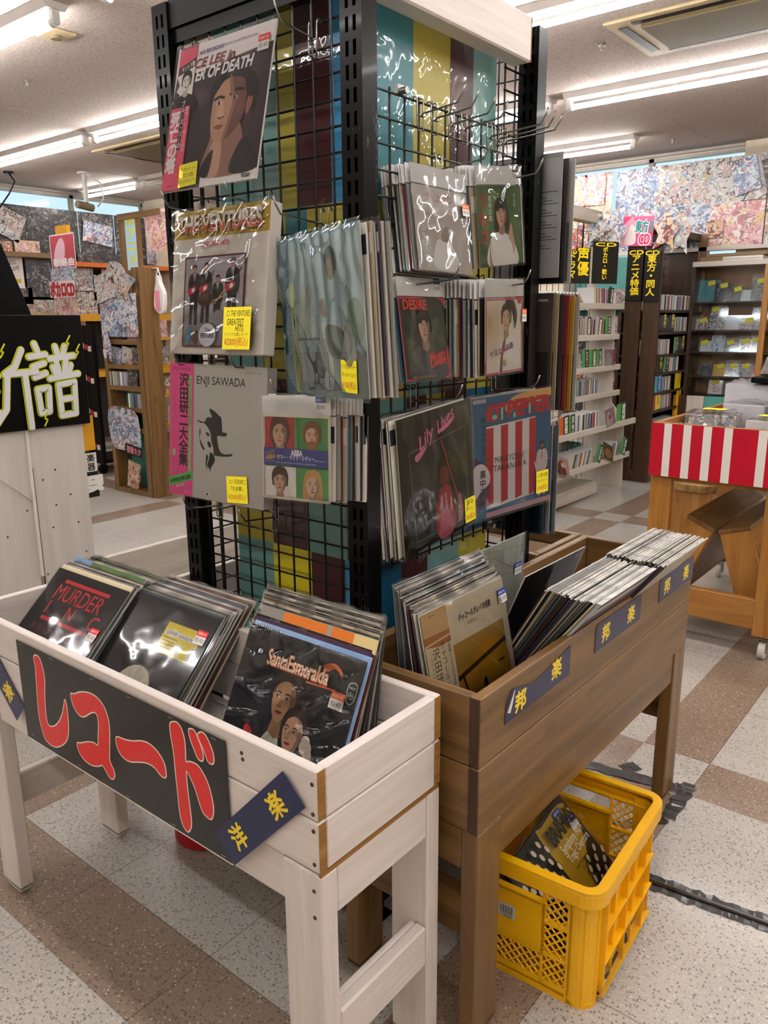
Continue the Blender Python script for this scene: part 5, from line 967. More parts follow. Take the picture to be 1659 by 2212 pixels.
a = album('cream record sleeve with a yellow fence picture at the near end of the brown bin', *floorpose(-.7995, 1.334, .575, 90, 12), LP, LP, .0036, fence(), '#cfc4ae', amp=.0011, seed=41, ex=.005); ticket(a, .142, .118, '#1d3f9a', rot=-2)
gl = [('r', 0, 0, 1, 1, '#b4b9ae')] + [('l', [(0, .22 * i), (1, .22 * i + .1)], .005, '#8a9088') for i in range(5)] + [('l', [(.22 * i, 0), (.22 * i, 1)], .005, '#8a9088') for i in range(5)] + [('l', [(.1, .25), (.5, .1), (.95, .32)], .007, '#848a82')]
a = album('pale record sleeve with grid lines standing tall behind the near bay of the brown bin', (-.975, 1.63, .748), (90, 2, 0), LP, LP, .0035, gl, '#c9ccc4', amp=.0026, seed=43, ex=.005); ticket(a, .125, .07, '#1d3f9a')
a = album('dark reddish record sleeve leaning beside the middle pack in the brown bin', (-.893, 1.705, .727), (90, 22, 0), LP, LP, .0035, [('r', 0, 0, 1, 1, '#2a191a'), ('g', .8, .2, .35, .4, '#6a2c26', '#2a191a'), ('l', [(.3, 1), (.95, .1)], .03, '#4a2420'), ('r', .86, .04, .98, .08, '#c8323a')], '#d8d4cc', amp=.001, seed=44)
# ------------------------------------------------------------------ yellow crate, its records, floor tape
YC = thing('plastic_crate', 'bright yellow plastic crate with lattice windows under the brown bin', 'crate', (-.705, 1.548, 0), math.radians(3.0))
W2, D2, HZ = .155, .205, .305
def lattice(mb, a0, a1, z0, z1, place, step=.021, r=.0022):
    k = a0 - (z1 - z0)
    while k < a1 + (z1 - z0):
        for sgn in (1, -1):
            # line a = k + s*(z - z0), clipped to the window
            zs = [z0, z1]
            A = (lambda z: k + (z - z0)) if sgn == 1 else (lambda z: k + (z1 - z))
            zlo, zhi = z0, z1
            if sgn == 1: zlo, zhi = max(z0, z0 + a0 - k), min(z1, z0 + a1 - k)
            else: zlo, zhi = max(z0, z1 - (a1 - k)), min(z1, z1 - (a0 - k))
            if zhi - zlo > .002: mb.tube([place(A(zlo), zlo), place(A(zhi), zhi)], r, 5)
        k += step
def ring(w, d, r, z0, z1, t, n=6):
    mb = MB(); o, i_ = [], []
    for cx, cy, a0 in ((w - r, d - r, 0), (-w + r, d - r, 90), (-w + r, -d + r, 180), (w - r, -d + r, 270)):
        for k in range(n + 1):
            a = math.radians(a0 + 90 * k / n); o.append((cx + r * math.cos(a), cy + r * math.sin(a))); i_.append((cx + (r - t) * math.cos(a), cy + (r - t) * math.sin(a)))
    N = len(o)
    vs = [(x, y, z0) for x, y in o] + [(x, y, z1) for x, y in o] + [(x, y, z0) for x, y in i_] + [(x, y, z1) for x, y in i_]
    fs = []
    for k in range(N):
        j = (k + 1) % N
        fs += [(k, j, N + j, N + k), (2 * N + j, 2 * N + k, 3 * N + k, 3 * N + j), (N + k, N + j, 3 * N + j, 3 * N + k), (j, k, 2 * N + k, 2 * N + j)]
    return mb.add(vs, fs)
rim_ = ring(W2 + .016, D2 + .016, .045, HZ - .008, HZ, .022); rim_.v += []
r2 = ring(W2 + .016, D2 + .016, .045, HZ - .04, HZ - .008, .003); rim_.add(r2.v, r2.f); r3 = ring(W2 + .013, D2 + .013, .042, HZ - .042, HZ - .038, .02); rim_.add(r3.v, r3.f)
for k in range(9):
    t = -1 + 2 * k / 8
    rim_.box(t * W2 * .8 - .0012, -D2 - .014, HZ - .04, t * W2 * .8 + .0012, -D2 - .001, HZ - .008); rim_.box(W2 + .001, t * D2 * .8 - .0012, HZ - .04, W2 + .014, t * D2 * .8 + .0012, HZ - .008)
rim_.build('rim', YELLOW, YC, .001)
bt = ring(W2, D2, .035, 0, .012, .02); bt.box(-W2 + .01, -D2 + .01, .006, W2 - .01, D2 - .01, .01); bt.build('bottom', YELLOW, YC)
for sx in (-1, 1):
    for sy in (-1, 1):
        cp = MB(); n = 6; r = .04; pts = []
        for k in range(n + 1):
            a = math.radians(90 * k / n); pts.append((sx * (W2 - r + r * math.cos(a)), sy * (D2 - r + r * math.sin(a))))
        pts = [(sx * W2, sy * (D2 - .055))] + pts + [(sx * (W2 - .055), sy * D2)]
        for p, q in zip(pts, pts[1:]):
            cp.quad((p[0], p[1], 0), (q[0], q[1], 0), (q[0], q[1], HZ - .02), (p[0], p[1], HZ - .02))
            cp.quad((p[0] * .975, p[1] * .98, 0), (q[0] * .975, q[1] * .98, 0), (q[0] * .975, q[1] * .98, HZ - .02), (p[0] * .975, p[1] * .98, HZ - .02))
        for p in (pts[0], pts[-1], pts[2], pts[5]): cp.box(p[0] - .002, p[1] - .002, 0, p[0] + .002, p[1] + .002, HZ - .02)
        cp.build('corner_post', YELLOW, YC, smooth=False)
for sy in (-1, 1):       # short ends: hand hole, solid panel, lattice windows
    e = MB(); y = sy * D2; t = .003; xa, xb = -W2 + .05, W2 - .05; xm = xb - .06
    Bx = lambda x0, z0, x1, z1, dd=.003: e.box(x0, min(y, y - sy * dd), z0, x1, max(y, y - sy * dd), z1)
    Bx(xa - .002, .1, xm, .222); Bx(xa - .002, .258, xb + .002, .27); Bx(xm - .006, .02, xm, .265, .012); Bx(xa - .002, .02, xb + .002, .035, .012); Bx(xa - .002, .094, xm, .102, .014); Bx(xa - .002, .218, xm, .226, .014)
    for z in (.1, .18): Bx(xm, z - .004, xb + .002, z + .004, .012)
    Bx(xb - .003, .02, xb + .003, .27, .012); Bx(xa - .006, .02, xa, .27, .012)
    e.build('end_wall', YELLOW, YC)
    l = MB(); pl_ = lambda a, z: (a, y - sy * .002, z)
    for (a0, a1, z0, z1) in ((xm, xb, .184, .258), (xm, xb, .104, .176), (xm, xb, .035, .096), (xa, xm - .006, .035, .094)): lattice(l, a0, a1, z0, z1, pl_)
    l.build('lattice', YELLOW, YC)
for sx in (-1, 1):       # long sides: flat panel with deep outside ribs
    e = MB(); x = sx * W2; ya, yb = -D2 + .05, D2 - .05
    def Bs(y0, z0, y1, z1, d0, d1): a, b = sorted((x + sx * d0, x + sx * d1)); e.box(a, y0, z0, b, y1, z1)
    Bs(ya - .002, .01, yb + .002, HZ - .02, -.006, -.003)
    for z in (.012, .095, .178): Bs(ya - .002, z, yb + .002, z + .004, -.004, .013)
    for k in range(6): yy = ya + (yb - ya) * k / 5; Bs(yy - .0015, .012, yy + .0015, HZ - .03, -.004, .012 if k % 2 == 0 else .006)
    e.build('side_wall', YELLOW, YC)
mb, lt = art(.042, .034, [('r', 0, 0, 1, 1, '#c8c6c2')] + [('r', .12 + .055 * i, .12, .12 + .055 * i + (.018 if i % 3 else .034), .72, '#2a2a2a') for i in range(14)] + [('t', '2100040', .5, .86, .16, '#2a2a2a', {'fit': .7})], -D2 - .0008, .165)
mb.v = [(a - .045, b, c) for a, b, c in mb.v]; lt.v = [(a - .045, b, c) for a, b, c in lt.v]; o = mb.build('barcode_sticker', PRINT, YC); lt.build('lettering', PRINT, o)
def branch():
    o = [('r', 0, 0, 1, 1, '#1c1916'), ('s', [(.5, .05), (.6, .03), (.96, .05), (.95, .3), (.76, .5), (.62, .74), (.53, .8), (.5, .5)], '#b08a1c')]
    r2_ = random.Random(4)
    for j in range(11):
        rad = .2 + .075 * j
        for q in range(int(5 + 26 * rad)):
            an = -1.5 + 3.0 * (q + .5 * (j % 2)) / int(5 + 26 * rad); u, v = .46 + rad * math.sin(an), 1.02 - rad * math.cos(an)
            if not (.0 < u < 1 and .04 < v < 1) or (v < .8 and .5 < u < .54 + .42 * (.8 - v)) or (u > .47 and v < .4): continue
            d = math.degrees(an) + r2_.uniform(-12, 12); o += [('e', u, v, .02 + .004 * rad, .034, '#14110f', d), ('e', u, v, .015 + .004 * rad, .029, '#d2c2ac', d)]
    o += [('s', [(.1, .8), (.25, .7), (.35, .8), (.3, .95), (.12, .95)], '#a07c20'), ('s', [(.82, .7), (.95, .62), (.98, .8), (.86, .9)], '#a07c20')]
    for i in range(40): o.append(('e', .1 + .3 * r2_.random(), .72 + .22 * r2_.random(), .012, .01, '#1c1916'))
    o += [('s', [(.47, .98), (.45, .8), (.5, .7), (.56, .8), (.55, .98)], '#191512'), ('t', 'BRAHMS', .74, .13, .13, '#1c1a12', {'bold': .03, 'fit': .4}), ('t', 'Symphony No.4', .75, .26, .07, '#f0e8da', {'fit': .36}), ('t', 'Tragic Overture', .75, .34, .065, '#f0e8da', {'fit': .36}), ('t', 'Berlin Philharmonic Orchestra', .74, .41, .022, '#2a2010', {'fit': .3}), ('t', 'Conductor', .74, .45, .022, '#2a2010', {'fit': .2})]
    return o
a = album('record with a branching white and gold pattern leaning in the yellow crate', (-.66, 1.535, .142), (90, -45, -6.5), LP, LP, .0035, branch(), '#2a2824', amp=.0016, seed=51, ex=.007); ticket(a, .1, .13, '#1d3f9a'); ticket(a, .13, .095, '#1d3f9a')
for i, c in enumerate(('#23302c', '#2a4038', '#5a1a30', '#1f1c22')):
    put_record(Matrix.Translation((-.664 - .0042 * (i + 1), 1.54 + .004 * i, .138 - .0042 * (i + 1))) @ pose(90, -45, -6 - i * 1.0) @ Matrix.Translation((0, 0, -LP / 2)), 'record sleeve lying under the branching white and gold one', 'records in the yellow crate', (2, 7, 5, 0)[i])
# ragged black cloth tape and a cable strip on the floor
def ragged(pts, w, seed, n=40):
    r_ = random.Random(seed); L_, R_ = [], []
    P_ = [Vector((x, y, 0)) for x, y in pts]
    for i in range(n + 1):
        f = i / n * (len(P_) - 1); k = min(int(f), len(P_) - 2); t = f - k; p = P_[k].lerp(P_[k + 1], t); d = (P_[min(k + 1, len(P_) - 1)] - P_[k]).normalized(); q = Vector((-d.y, d.x, 0))
        L_.append(p + q * (w / 2 + r_.uniform(-.006, .006))); R_.append(p - q * (w / 2 + r_.uniform(-.006, .006)))
    mb = MB()
    for i in range(n):
        z = [.0012 + .0025 * r_.random() for _ in range(4)]
        a, b, c, e = [Vector((p.x, p.y, zz)) for p, zz in zip((L_[i], L_[i + 1], R_[i + 1], R_[i]), z)]
        mb.quad(a, e, c, b)
    return mb
t = thing('cable_cover', 'long black taped cable strip running across the white floor tiles', 'cable cover', (0, 0, 0))
ragged([(-.62, 1.835), (0.2, 1.92)], .062, 1, 50).build('tape', TAPE, t); MB().tube([(-.62, 1.835, .004), (.2, 1.92, .004)], .006, 8).build('cable', plain('shiny_black_cord', '#1a191a', .18, .8), t)
for i, (pts, w, l) in enumerate((([(-1.0, 2.26), (-.72, 2.30), (-.66, 2.32)], .05, 'torn black floor tape under the far leg of the brown bin'), ([(-.66, 2.36), (-.655, 2.3), (-.655, 2.14)], .045, 'frayed black floor tape turning beside the far bin leg'), ([(-.655, 2.13), (-.72, 2.04), (-.8, 2.0)], .035, 'curling black floor tape behind the yellow crate'), ([(-.86, 2.31), (-.83, 2.36)], .05, 'small knob of black floor tape behind the far bin leg'))):
    t = thing('floor_tape', l, 'tape', (0, 0, 0)); ragged(pts, w, i + 3, 16).build('tape_strip', TAPE, t)
t = thing('red_tub', 'low round red tub on the floor behind the white bin', 'tub', (-1.68, 1.252, 0)); MB().cyl((0, 0, 0), .095, .05, 32).build('tub_body', REDP, t, .006); MB().cyl((0, 0, .05), .088, .004, 32).build('lid', REDP, t)

# ------------------------------------------------------------------ striped sales cart
CT = thing('sales_cart', 'wooden rolling sales cart with a red and white striped front', 'cart', (0, 0, 0))
ax, bxx, ay, by = -1.272, -.69, 3.48, 4.62
bx(ax, ay + .03, .74, bxx, by, .765).build('tray_floor', PINE[1], CT); bx(ax, ay, .765, bxx, ay + .02, 1.0).build('front_board', PINE[0], CT, .002)
bx(ax, ay + .02, .765, ax + .02, by, 1.0).build('side_board', PINE[1], CT, .002); bx(bxx - .02, ay + .02, .765, bxx, by, 1.0).build('side_board', PINE[1], CT, .002); bx(ax + .02, by - .02, .765, bxx - .02, by, 1.0).build('back_board', PINE[0], CT, .002)
st = [-1.275, -1.218, -1.185, -1.134, -1.1, -1.05, -1.015, -.964, -.93, -.829, -.794, -.688]; mb = MB()
for i, (a, b) in enumerate(zip(st, st[1:])): mb.quad((a, ay - .003, .763), (b, ay - .003, .763), (b, ay - .003, .998), (a, ay - .003, .998), lin('#b5122a' if i % 2 == 0 else '#d8d4ce'))
mb.build('striped_print', PRINTG, CT)
for x in (ax, bxx - .092):
    for y in (ay + .022, by - .06): bx(x, y, .1, x + .092, y + .05, .765).build('leg', PINE[2], CT, .003)
bx(ax + .09, ay + .025, .13, bxx - .09, ay + .06, .265).build('rail', PINE[0], CT, .003); bx(ax + .09, by - .055, .13, bxx - .09, by - .02, .265).build('rail', PINE[0], CT, .003)
for x in (ax + .02, bxx - .05): bx(x, ay + .07, .13, x + .035, by - .06, .23).build('rail', PINE[1], CT, .003)
for x in (ax + .045, bxx - .045):
    for y in (ay + .045, by - .035):
        c = MB().cyl((x - .014, y, .04), .04, .028, 20, axis=0).build('caster_wheel', WHITEP, CT, .004); MB().cyl((x - .017, y, .04), .014, .034, 12, axis=0).box(x - .02, y - .008, .045, x - .015, y + .008, .1).box(x + .015, y - .008, .045, x + .02, y + .008, .1).box(x - .03, y - .03, .095, x + .03, y + .03, .1).build('caster_fork', STEEL, c)
def tilted_bin(label, p, q, depth, openx):
    """p, q: top corners (x, z) of the front end board; the box hangs down from them and runs back along y"""
    t = thing('tilted_bin', label, 'bin', (0, 0, 0)); dx, dz = q[0] - p[0], q[1] - p[1]; l = math.hypot(dx, dz); ex, ez = dx / l, dz / l; nx, nz = (ez, -ex)
    F = lambda a, b: (p[0] + ex * a + nx * b, p[1] + ez * a + nz * b)
    def slab(name, a0, b0, a1, b1, y0, y1, m): MB().prism([F(a0, b0), F(a1, b0), F(a1, b1), F(a0, b1)], 1, y0, y1).build(name, m, t, .002)
    slab('end_board', .002, .02, l - .002, depth, 3.6, 3.618, PINE[2]); slab('end_board', .002, .02, l - .002, depth, 4.42, 4.438, PINE[2]); slab('top_board', 0, 0, l, .018, 3.595, 4.445, BROWN[1])
    if openx != 1: slab('side_board', l - .018, .02, l, depth, 3.62, 4.42, PINE[1])
    if openx != -1: slab('side_board', 0, .02, .018, depth, 3.62, 4.42, PINE[1])
    slab('shelf_board', .02, depth * .5, l - .02, depth * .5 + .015, 3.62, 4.42, PINE[1]); slab('shelf_board', .0, depth - .02, l, depth, 3.62, 4.42, PINE[1])
    return t
tilted_bin('tilted brown wooden bin leaning left under the striped cart', (-1.122, .579), (-1.0, .526), .40, -1); tilted_bin('tilted orange wooden bin leaning right under the striped cart', (-.985, .524), (-.856, .565), .43, 1)
t = thing('wooden_stool', 'light wooden box stool with a chamfered top behind the striped cart', 'stool', (-1.475, 4.87, 0)); bx(-.125, -.13, 0, .125, .13, .44).build('stool_body', PINE[2], t, .004)
MB().prism([(-.145, -.08), (-.09, -.15), (.09, -.15), (.145, -.08), (.145, .08), (.09, .15), (-.09, .15), (-.145, .08)], 2, .44, .485).build('seat', wood('streaky_seat_wood', '#6a4a24', '#b08a50', 1, .5, .8), t, .003)
goods = [('low white bagged set in the near left corner of the cart tray', 'bagged goods', -1.15, 3.6, .2, .16, .21, WPAPER), ('blue edged case with yellow tag on the cart tray', 'case', -1.12, 3.85, .22, .2, .25, None), ('grey case near the middle front of the cart tray', 'case', -.93, 3.62, .14, .14, .2, GREYF), ('white bagged case at the front right of the cart tray', 'case', -.79, 3.62, .13, .14, .22, WPAPER), ('red and white bagged box in the middle of the cart tray', 'box', -1.02, 4.1, .2, .2, .28, None), ('navy box under the pink bag on the cart tray', 'box', -.82, 4.0, .17, .22, .31, None), ('clear bag of figures piled on the cart', 'bag', -1.08, 4.33, .22, .22, .36, None), ('black flat case lying on the pile on the cart', 'case', -.89, 4.3, .33, .25, .03, BLACKP), ('grey case with a yellow tag on the cart tray', 'case', -.86, 3.8, .16, .16, .24, GREYF)]
for i, (l, c, x, y, w, d, h, m) in enumerate(goods):
    z = .766 if 'lying' not in l else 1.135
    t = thing('sales_item', l, c, (x, y, z), math.radians((i * 37) % 21 - 10), 'goods on the striped cart'); bx(-w / 2, -d / 2, 0, w / 2, d / 2, h).build('packed_item', m or (GOODS if i % 2 else plain('pale_box', '#b9bac0', .4)), t, .004)
    if m is not BLACKP:
        k = film_sheet(w * 1.06, d * 1.06, .012, i + 60, 0, 0, 12, 14); k.v = [(a, c_, -b + h + .003) for a, b, c_ in k.v]; k.build('clear_wrap', RIM, t, smooth=True)
    if i in (1, 8): bx(-.05, -.03, h + .018, .05, .03, h + .019, lin(NOTE)).build('price_note', PRINT, t)
t = thing('storage_tub', 'cloudy clear plastic tub on top of the pile on the cart', 'tub', (-.86, 4.3, 1.17)); MB().prism([(-.17, 0), (.17, 0), (.14, .1), (-.14, .1)], 1, -.1, .1).build('tub_body', film_mat('cloudy_plastic', .5, .9, (.8, .8, .8, 1)), t, .01); bx(-.1, -.06, .005, .1, .06, .06).build('packed_item', WPAPER, t)
# ------------------------------------------------------------------ white CD shelf along the aisle (faces +x)
WS = thing('cd_shelf', 'white wooden CD shelf with stepped side, beyond the rack', 'shelf', (0, 0, 0))
sy0, sy1 = 4.7, 6.62
MB().prism([(-3.06, 0), (-2.66, 0), (-2.68, .6), (-2.80, .74), (-2.82, 1.66), (-3.06, 1.66)], 1, sy1, sy1 + .022) .build('side_panel', SHELFW[2], WS, .002)
MB().prism([(-3.06, 0), (-2.66, 0), (-2.68, .6), (-2.80, .74), (-2.82, 1.66), (-3.06, 1.66)], 1, sy0 - .022, sy0) .build('side_panel', SHELFW[2], WS, .002)
SH = [(.31, -2.62, 6.66), (.60, -2.60, 6.7), (.835, -2.75, 6.68), (1.055, -2.75, 6.66), (1.31, -2.75, 6.6), (1.555, -2.75, 6.66)]
for z, xf, ye in SH: b = bx(-3.04, sy0, z - .02, xf - .02, sy1 - .001, z).build('shelf_board', SHELFW[1], WS); bx(xf - .02, sy0, z - .035, xf, ye, z + .012).build('front_lip', SHELFW[1], b, .003)
bx(-3.04, sy0, .1, -2.72, 6.2, .12).build('shelf_board', SHELFW[1], WS); bx(-2.74, sy0, .02, -2.70, 6.2, .1).build('plinth', SHELFW[1], WS, .003)
for y in (sy0, sy1 - .05): bx(-3.06, y, 1.66, -3.0, y + .07, 2.3).build('upright', SHELFW[2], WS, .003)
bx(-3.08, sy0, 2.22, -2.98, sy1 + .02, 2.32).build('top_beam', SHELFW[1], WS, .003)
g = MB(); y = sy0
while y < sy1: g.tube([(-3.035, y, .05), (-3.035, y, 2.22)], .0028, 4); y += .1
z = .15
while z < 2.22: g.tube([(-3.032, sy0, z), (-3.032, sy1, z)], .0028, 4); z += .1
g.build('wire_mesh', WIREB, WS)
bx(-3.3, 4.9, 1.93, -3.08, 6.4, 1.96).build('rear_board', ORANGEP, WS)
CDP = ['#d0ccc8', '#2a2a2e', '#6a7a8c', '#c8c0b8', '#8a8a8c', '#b04a58', '#3c4c6a', '#dcd8d2', '#1c1c20', '#a09a94', '#5a8a6a', '#c8b060', '#7c5a78', '#e0dcd8', '#48687c', '#9c3a3a']
CV = []
for i in range(len(CDP)):
    c = lin(CDP[i]); e = lin('#c4c6c8'); mb = MB().box(-.142, 0, 0, 0, .0104, .125, e); mb.c[5] = c     # the spine faces +x
    o = mb.build('cd_case', PRINTG); o.location = (0, 0, -6); CV.append([o, False])
def cd(M, label, group, i):
    r = CV[i % len(CV)]
    if not r[1]: r[1] = True; o = r[0]
    else: o = r[0].copy(); COL.objects.link(o)
    o.matrix_world = M; tag(o, label, 'CD case', group); return o
def cd_row(x, ya, yb, z, label, group, sc=1.9, lean=0.0, gap=.0):
    y = ya
    while y < yb - .012 * sc:
        k = sc * rnd.choice((.8, 1, 1, 1.3)); h = rnd.uniform(.96, 1.05)
        cd(Matrix.Translation((x + rnd.uniform(-.006, .004), y, z + .001)) @ Matrix.Rotation(-lean, 4, 'X') @ Matrix.Diagonal((1, k, h, 1)), label, group, rnd.randrange(16)); y += .0104 * k / math.cos(lean) + .0012 + gap
def divider(label, txt, x, y, z, w, h, band, fg='#e8e6e0', bgc='#17171a', rot=0, face='x', bw=.55, side=1, vert=False, group=None):
    """coloured plastic tab card with a black name strip, facing +x"""
    M_ = Matrix.Translation((x, y, z)) @ Matrix.Rotation(PI / 2, 4, 'Z') @ Matrix.Rotation(math.radians(rot), 4, 'Y')
    o = [('r', 0, 0, 1, 1, band), ('r', (1 - bw) if side > 0 else 0, .02, 1 if side > 0 else bw, .98, bgc)]
    cu = 1 - bw / 2 if side > 0 else bw / 2
    if vert: o += [('T', txt, cu, .12, .8 / max(2, len(txt)), fg, {'bold': .03, 'ls': 1.05})]
    else: o += [('t', txt, cu, .5, bw * w / h * .55, fg, {'rot': -90, 'bold': .03, 'fit': .8 * h / w})]
    return paper_sign(label, w, h, o, M_, band, 'divider_card', group)
gC = 'CD rows on the white shelf'
XF = -2.775
cd_row(XF, 5.42, 5.5, 1.311, 'CD case at the near end of the second shelf of the white unit', gC); cd_row(XF, 5.62, 5.72, 1.311, 'CD case in the pink and white run on the second shelf of the white unit', gC); cd_row(XF, 5.84, 6.42, 1.311, 'CD case between name cards on the second shelf of the white unit', gC)
cd_row(XF, 5.40, 5.95, 1.056, 'CD case in the long run on the third shelf of the white unit', gC); cd_row(XF, 5.38, 6.28, .836, 'CD case in the full run on the fourth shelf of the white unit', gC, 1.5)
cd_row(-2.63, 5.12, 5.32, .601, 'CD case at the near end of the fifth shelf of the white unit', gC); cd_row(-2.63, 5.62, 6.0, .601, 'CD case in the pale run on the fifth shelf of the white unit', gC)
cd_row(-2.64, 5.55, 5.95, .311, 'CD case leaning in the lowest shelf of the white unit', gC, 1.7, .35); cd_row(-2.64, 6.28, 6.42, .311, 'CD case leaning at the far end of the lowest white shelf', gC, 1.7, .35)
for i in range(10): cd(Matrix.Translation((XF, 5.42 + .055 * i, 1.556)) @ Matrix.Rotation(.95, 4, 'X') @ Matrix.Diagonal((1, 1.6, 1.0, 1)), 'CD case lying tilted on the top shelf of the white unit', gC, i * 3)
cd_row(XF, 6.12, 6.5, 1.556, 'CD case standing at the far end of the top shelf of the white unit', gC, 1.7, -.15)
GR, OR, GY = '#4f9a4c', '#c8642a', '#b9a9a6'
for l, tx, x, y, z, w, h, b, r in (('orange card with black strip on the second white shelf', 'HYDRANGEA', XF + .012, 5.56, 1.386, .1, .145, OR, 2), ('grey card with bold vertical capitals, second card on the second white shelf', 'R-NOTE', XF + .012, 5.79, 1.386, .12, .15, GY, 0), ('grey card with black strip third card on the second white shelf', 'ALSTROEMERIA', XF + .012, 5.99, 1.386, .12, .15, GY, -2), ('tilted black strip card on the second white shelf', 'FALCOM RECORD', XF + .012, 6.2, 1.384, .13, .145, GY, 8), ('green card with black strip at the end of the second white shelf', 'IOSYS', XF + .012, 6.38, 1.388, .12, .15, GR, -4),
      ('green card lettered in katakana on the third white shelf', 'カスカント', XF + .012, 5.98, 1.132, .13, .145, GR, -5), ('green card with black strip, middle one on the third white shelf', 'COOL&CREATE', XF + .012, 6.12, 1.132, .13, .145, GR, -3), ('green card with black strip at the end of the third white shelf', '上海アリス幻樂団', XF + .012, 6.24, 1.132, .1, .145, GR, -5),
      ('orange card with black strip on the fifth white shelf', 'SILVER FOREST', -2.618, 5.36, .675, .16, .15, OR, -5), ('green card with black strip on the fifth white shelf', 'SYNC ART S', -2.618, 5.48, .675, .12, .15, GR, -4), ('green card at the far end of the fifth white shelf', 'SPACELECTRO', -2.618, 6.42, .68, .2, .16, GR, -3),
      ('black name card leaning on the lowest white shelf', 'TAMUSIC', -2.62, 6.02, .39, .11, .15, GR, 22), ('black name card at the far end of the lowest white shelf', 'DIGITAL WING', -2.62, 6.52, .385, .12, .15, GR, 22), ('black name card near the top shelf end of the white unit', 'ALTNEULAND', XF + .012, 6.4, 1.63, .1, .13, '#3a3a3c', 8)):
    divider(l, tx, x, y, z, w, h, b, rot=r)
pk = album('clear bagged disc with a pink strip on the third white shelf', (XF + .016, 6.44, 1.128), (90, -6, 2), .2, .135, .006, [('r', 0, 0, 1, 1, '#9a8f94'), ('r', .8, 0, 1, 1, '#d83a80'), ('s', [(.1, .9), (.2, .3), (.5, .2), (.7, .7), (.5, .95)], '#c8c0c4')], amp=.006, seed=71, name='bagged_disc', cat='CD')
pk = album('clear bagged pink disc on the fifth white shelf beside the green card', (-2.61, 6.17, .668), (90, -8, -6), .19, .135, .006, [('r', 0, 0, 1, 1, '#b08a98'), ('s', [(.1, .9), (.3, .2), (.6, .3), (.8, .8)], '#d8c4cc'), ('e', .5, .5, .15, .15, '#a85a78')], amp=.006, seed=72, name='bagged_disc', cat='CD')
album('bagged comic like booklet lying on the lowest white shelf', (-2.62, 5.36, .375), (90, -20, 20), .2, .14, .006, [('r', 0, 0, 1, 1, '#c8a08c'), ('s', [(.1, .9), (.3, .3), (.6, .2), (.8, .9)], '#7a2a2a'), ('e', .6, .4, .15, .15, '#e0c4b0')], amp=.005, seed=73, name='bagged_booklet', cat='booklet'); album('bagged brown disc near the far end of the lowest white shelf', (-2.62, 6.2, .375), (90, -15, 22), .17, .135, .006, [('r', 0, 0, 1, 1, '#6a4a34'), ('e', .5, .6, .4, .3, '#a8743c')], amp=.004, seed=74, name='bagged_disc', cat='CD')
# black banners with yellow lettering
def banner(label, txt, c, yaw, w, h):
    return paper_sign(label, w, h, [('t', 'CD', .5, .07, .085, YEL, {'bold': .035, 'fit': .8}), ('T', txt, .48, .19, .8 / len(txt) * .98, YEL, {'bold': .025, 'ls': 1.0, 'wx': min(1.15, .8 * w / (.8 / len(txt) * h))})], Matrix.Translation(c) @ Matrix.Rotation(math.radians(yaw), 4, 'Z'), '#141312', 'hanging_banner', 'black banners above the CD shelves')
banner('black banner reading anime bargains, left one on the dark posts', 'アニメ特価', (-2.775, 6.91, 1.81), 0, .155, .43); banner('black banner reading toho and doujin, right one on the dark posts', '東方・同人', (-2.635, 6.91, 1.80), 0, .15, .43)
banner('black banner ending in song covers, over the far end of the white shelf', 'ボカロ・歌い', (-2.74, 6.2, 1.875), 62, .25, .32); banner('black banner for voice actors in the middle over the white shelf', '声優', (-2.74, 5.8, 1.835), 70, .15, .26); banner('black banner for dramas next to the hanging records', 'ドラマ', (-2.74, 5.62, 1.82), 70, .11, .24)
pp_ = [('r', 0, 0, 1, 1, '#d84a84'), ('p', [(0, .3), (.3, 0), (.5, .5), (.2, 1), (0, 1)], '#e8a0b4'), ('s', [(.1, .9), (.25, .3), (.4, .4), (.45, .9)], '#f0e0e0'), ('t', '東方', .62, .34, .4, '#e8f0ee', {'bold': .07, 'fit': .42}), ('t', '東方', .62, .34, .38, '#2a8a90', {'bold': .03, 'fit': .4}), ('T', '音楽', .92, .22, .2, '#2a8a90', {'bold': .02}), ('t', 'CD', .74, .77, .36, '#f4ecec', {'bold': .08, 'fit': .36}), ('t', 'CD', .74, .77, .34, '#d8326a', {'bold': .03, 'fit': .34})]
paper_sign('pink sign with teal lettering and the letters CD, over the dark posts', .27, .24, pp_, Matrix.Translation((-2.765, 6.88, 2.165)) @ Matrix.Rotation(.05, 4, 'Y'), '#d84a84', 'hanging_sign')
def panel(label, c, yaw, w, h, mat, cat='poster', name='poster', group=None, rot=0, th=.004, shape=None):
    t = thing(name, label, cat, (0, 0, 0), None, group); t.matrix_world = Matrix.Translation(c) @ Matrix.Rotation(math.radians(yaw), 4, 'Z') @ Matrix.Rotation(math.radians(rot), 4, 'Y')
    mb = MB()
    if shape: mb.prism([(u * w, v * h) for u, v in smooth_poly(shape, 3)], 1, 0, th)
    else: mb.box(-w / 2, 0, -h / 2, w / 2, th, h / 2)
    mb.build('printed_sheet', mat, t); return t
BL_ = [(-.5, -.45), (-.3, -.1), (-.5, .15), (-.2, .3), (-.1, .5), (.15, .45), (.3, .2), (.5, .05), (.3, -.2), (.35, -.5), (0, -.3)]
for l, c, yaw, w, h, m in (('paper cutout display left of the pink sign, greyish', (-2.97, 6.55, 2.14), 40, .22, .3, P_WHITE), ('blue paper cutout left of the pink sign', (-2.9, 6.72, 2.16), 30, .2, .36, P_BLUE), ('yellow and red paper cutout right of the pink sign', (-2.53, 6.9, 2.15), 10, .2, .3, P_WARM), ('small paper cutout at the corner of the dark shelf top', (-2.42, 6.95, 2.14), 10, .16, .36, P_WHITE)): panel(l, c, yaw, w, h, m, 'cutout', 'paper_cutout', shape=BL_, th=.006)
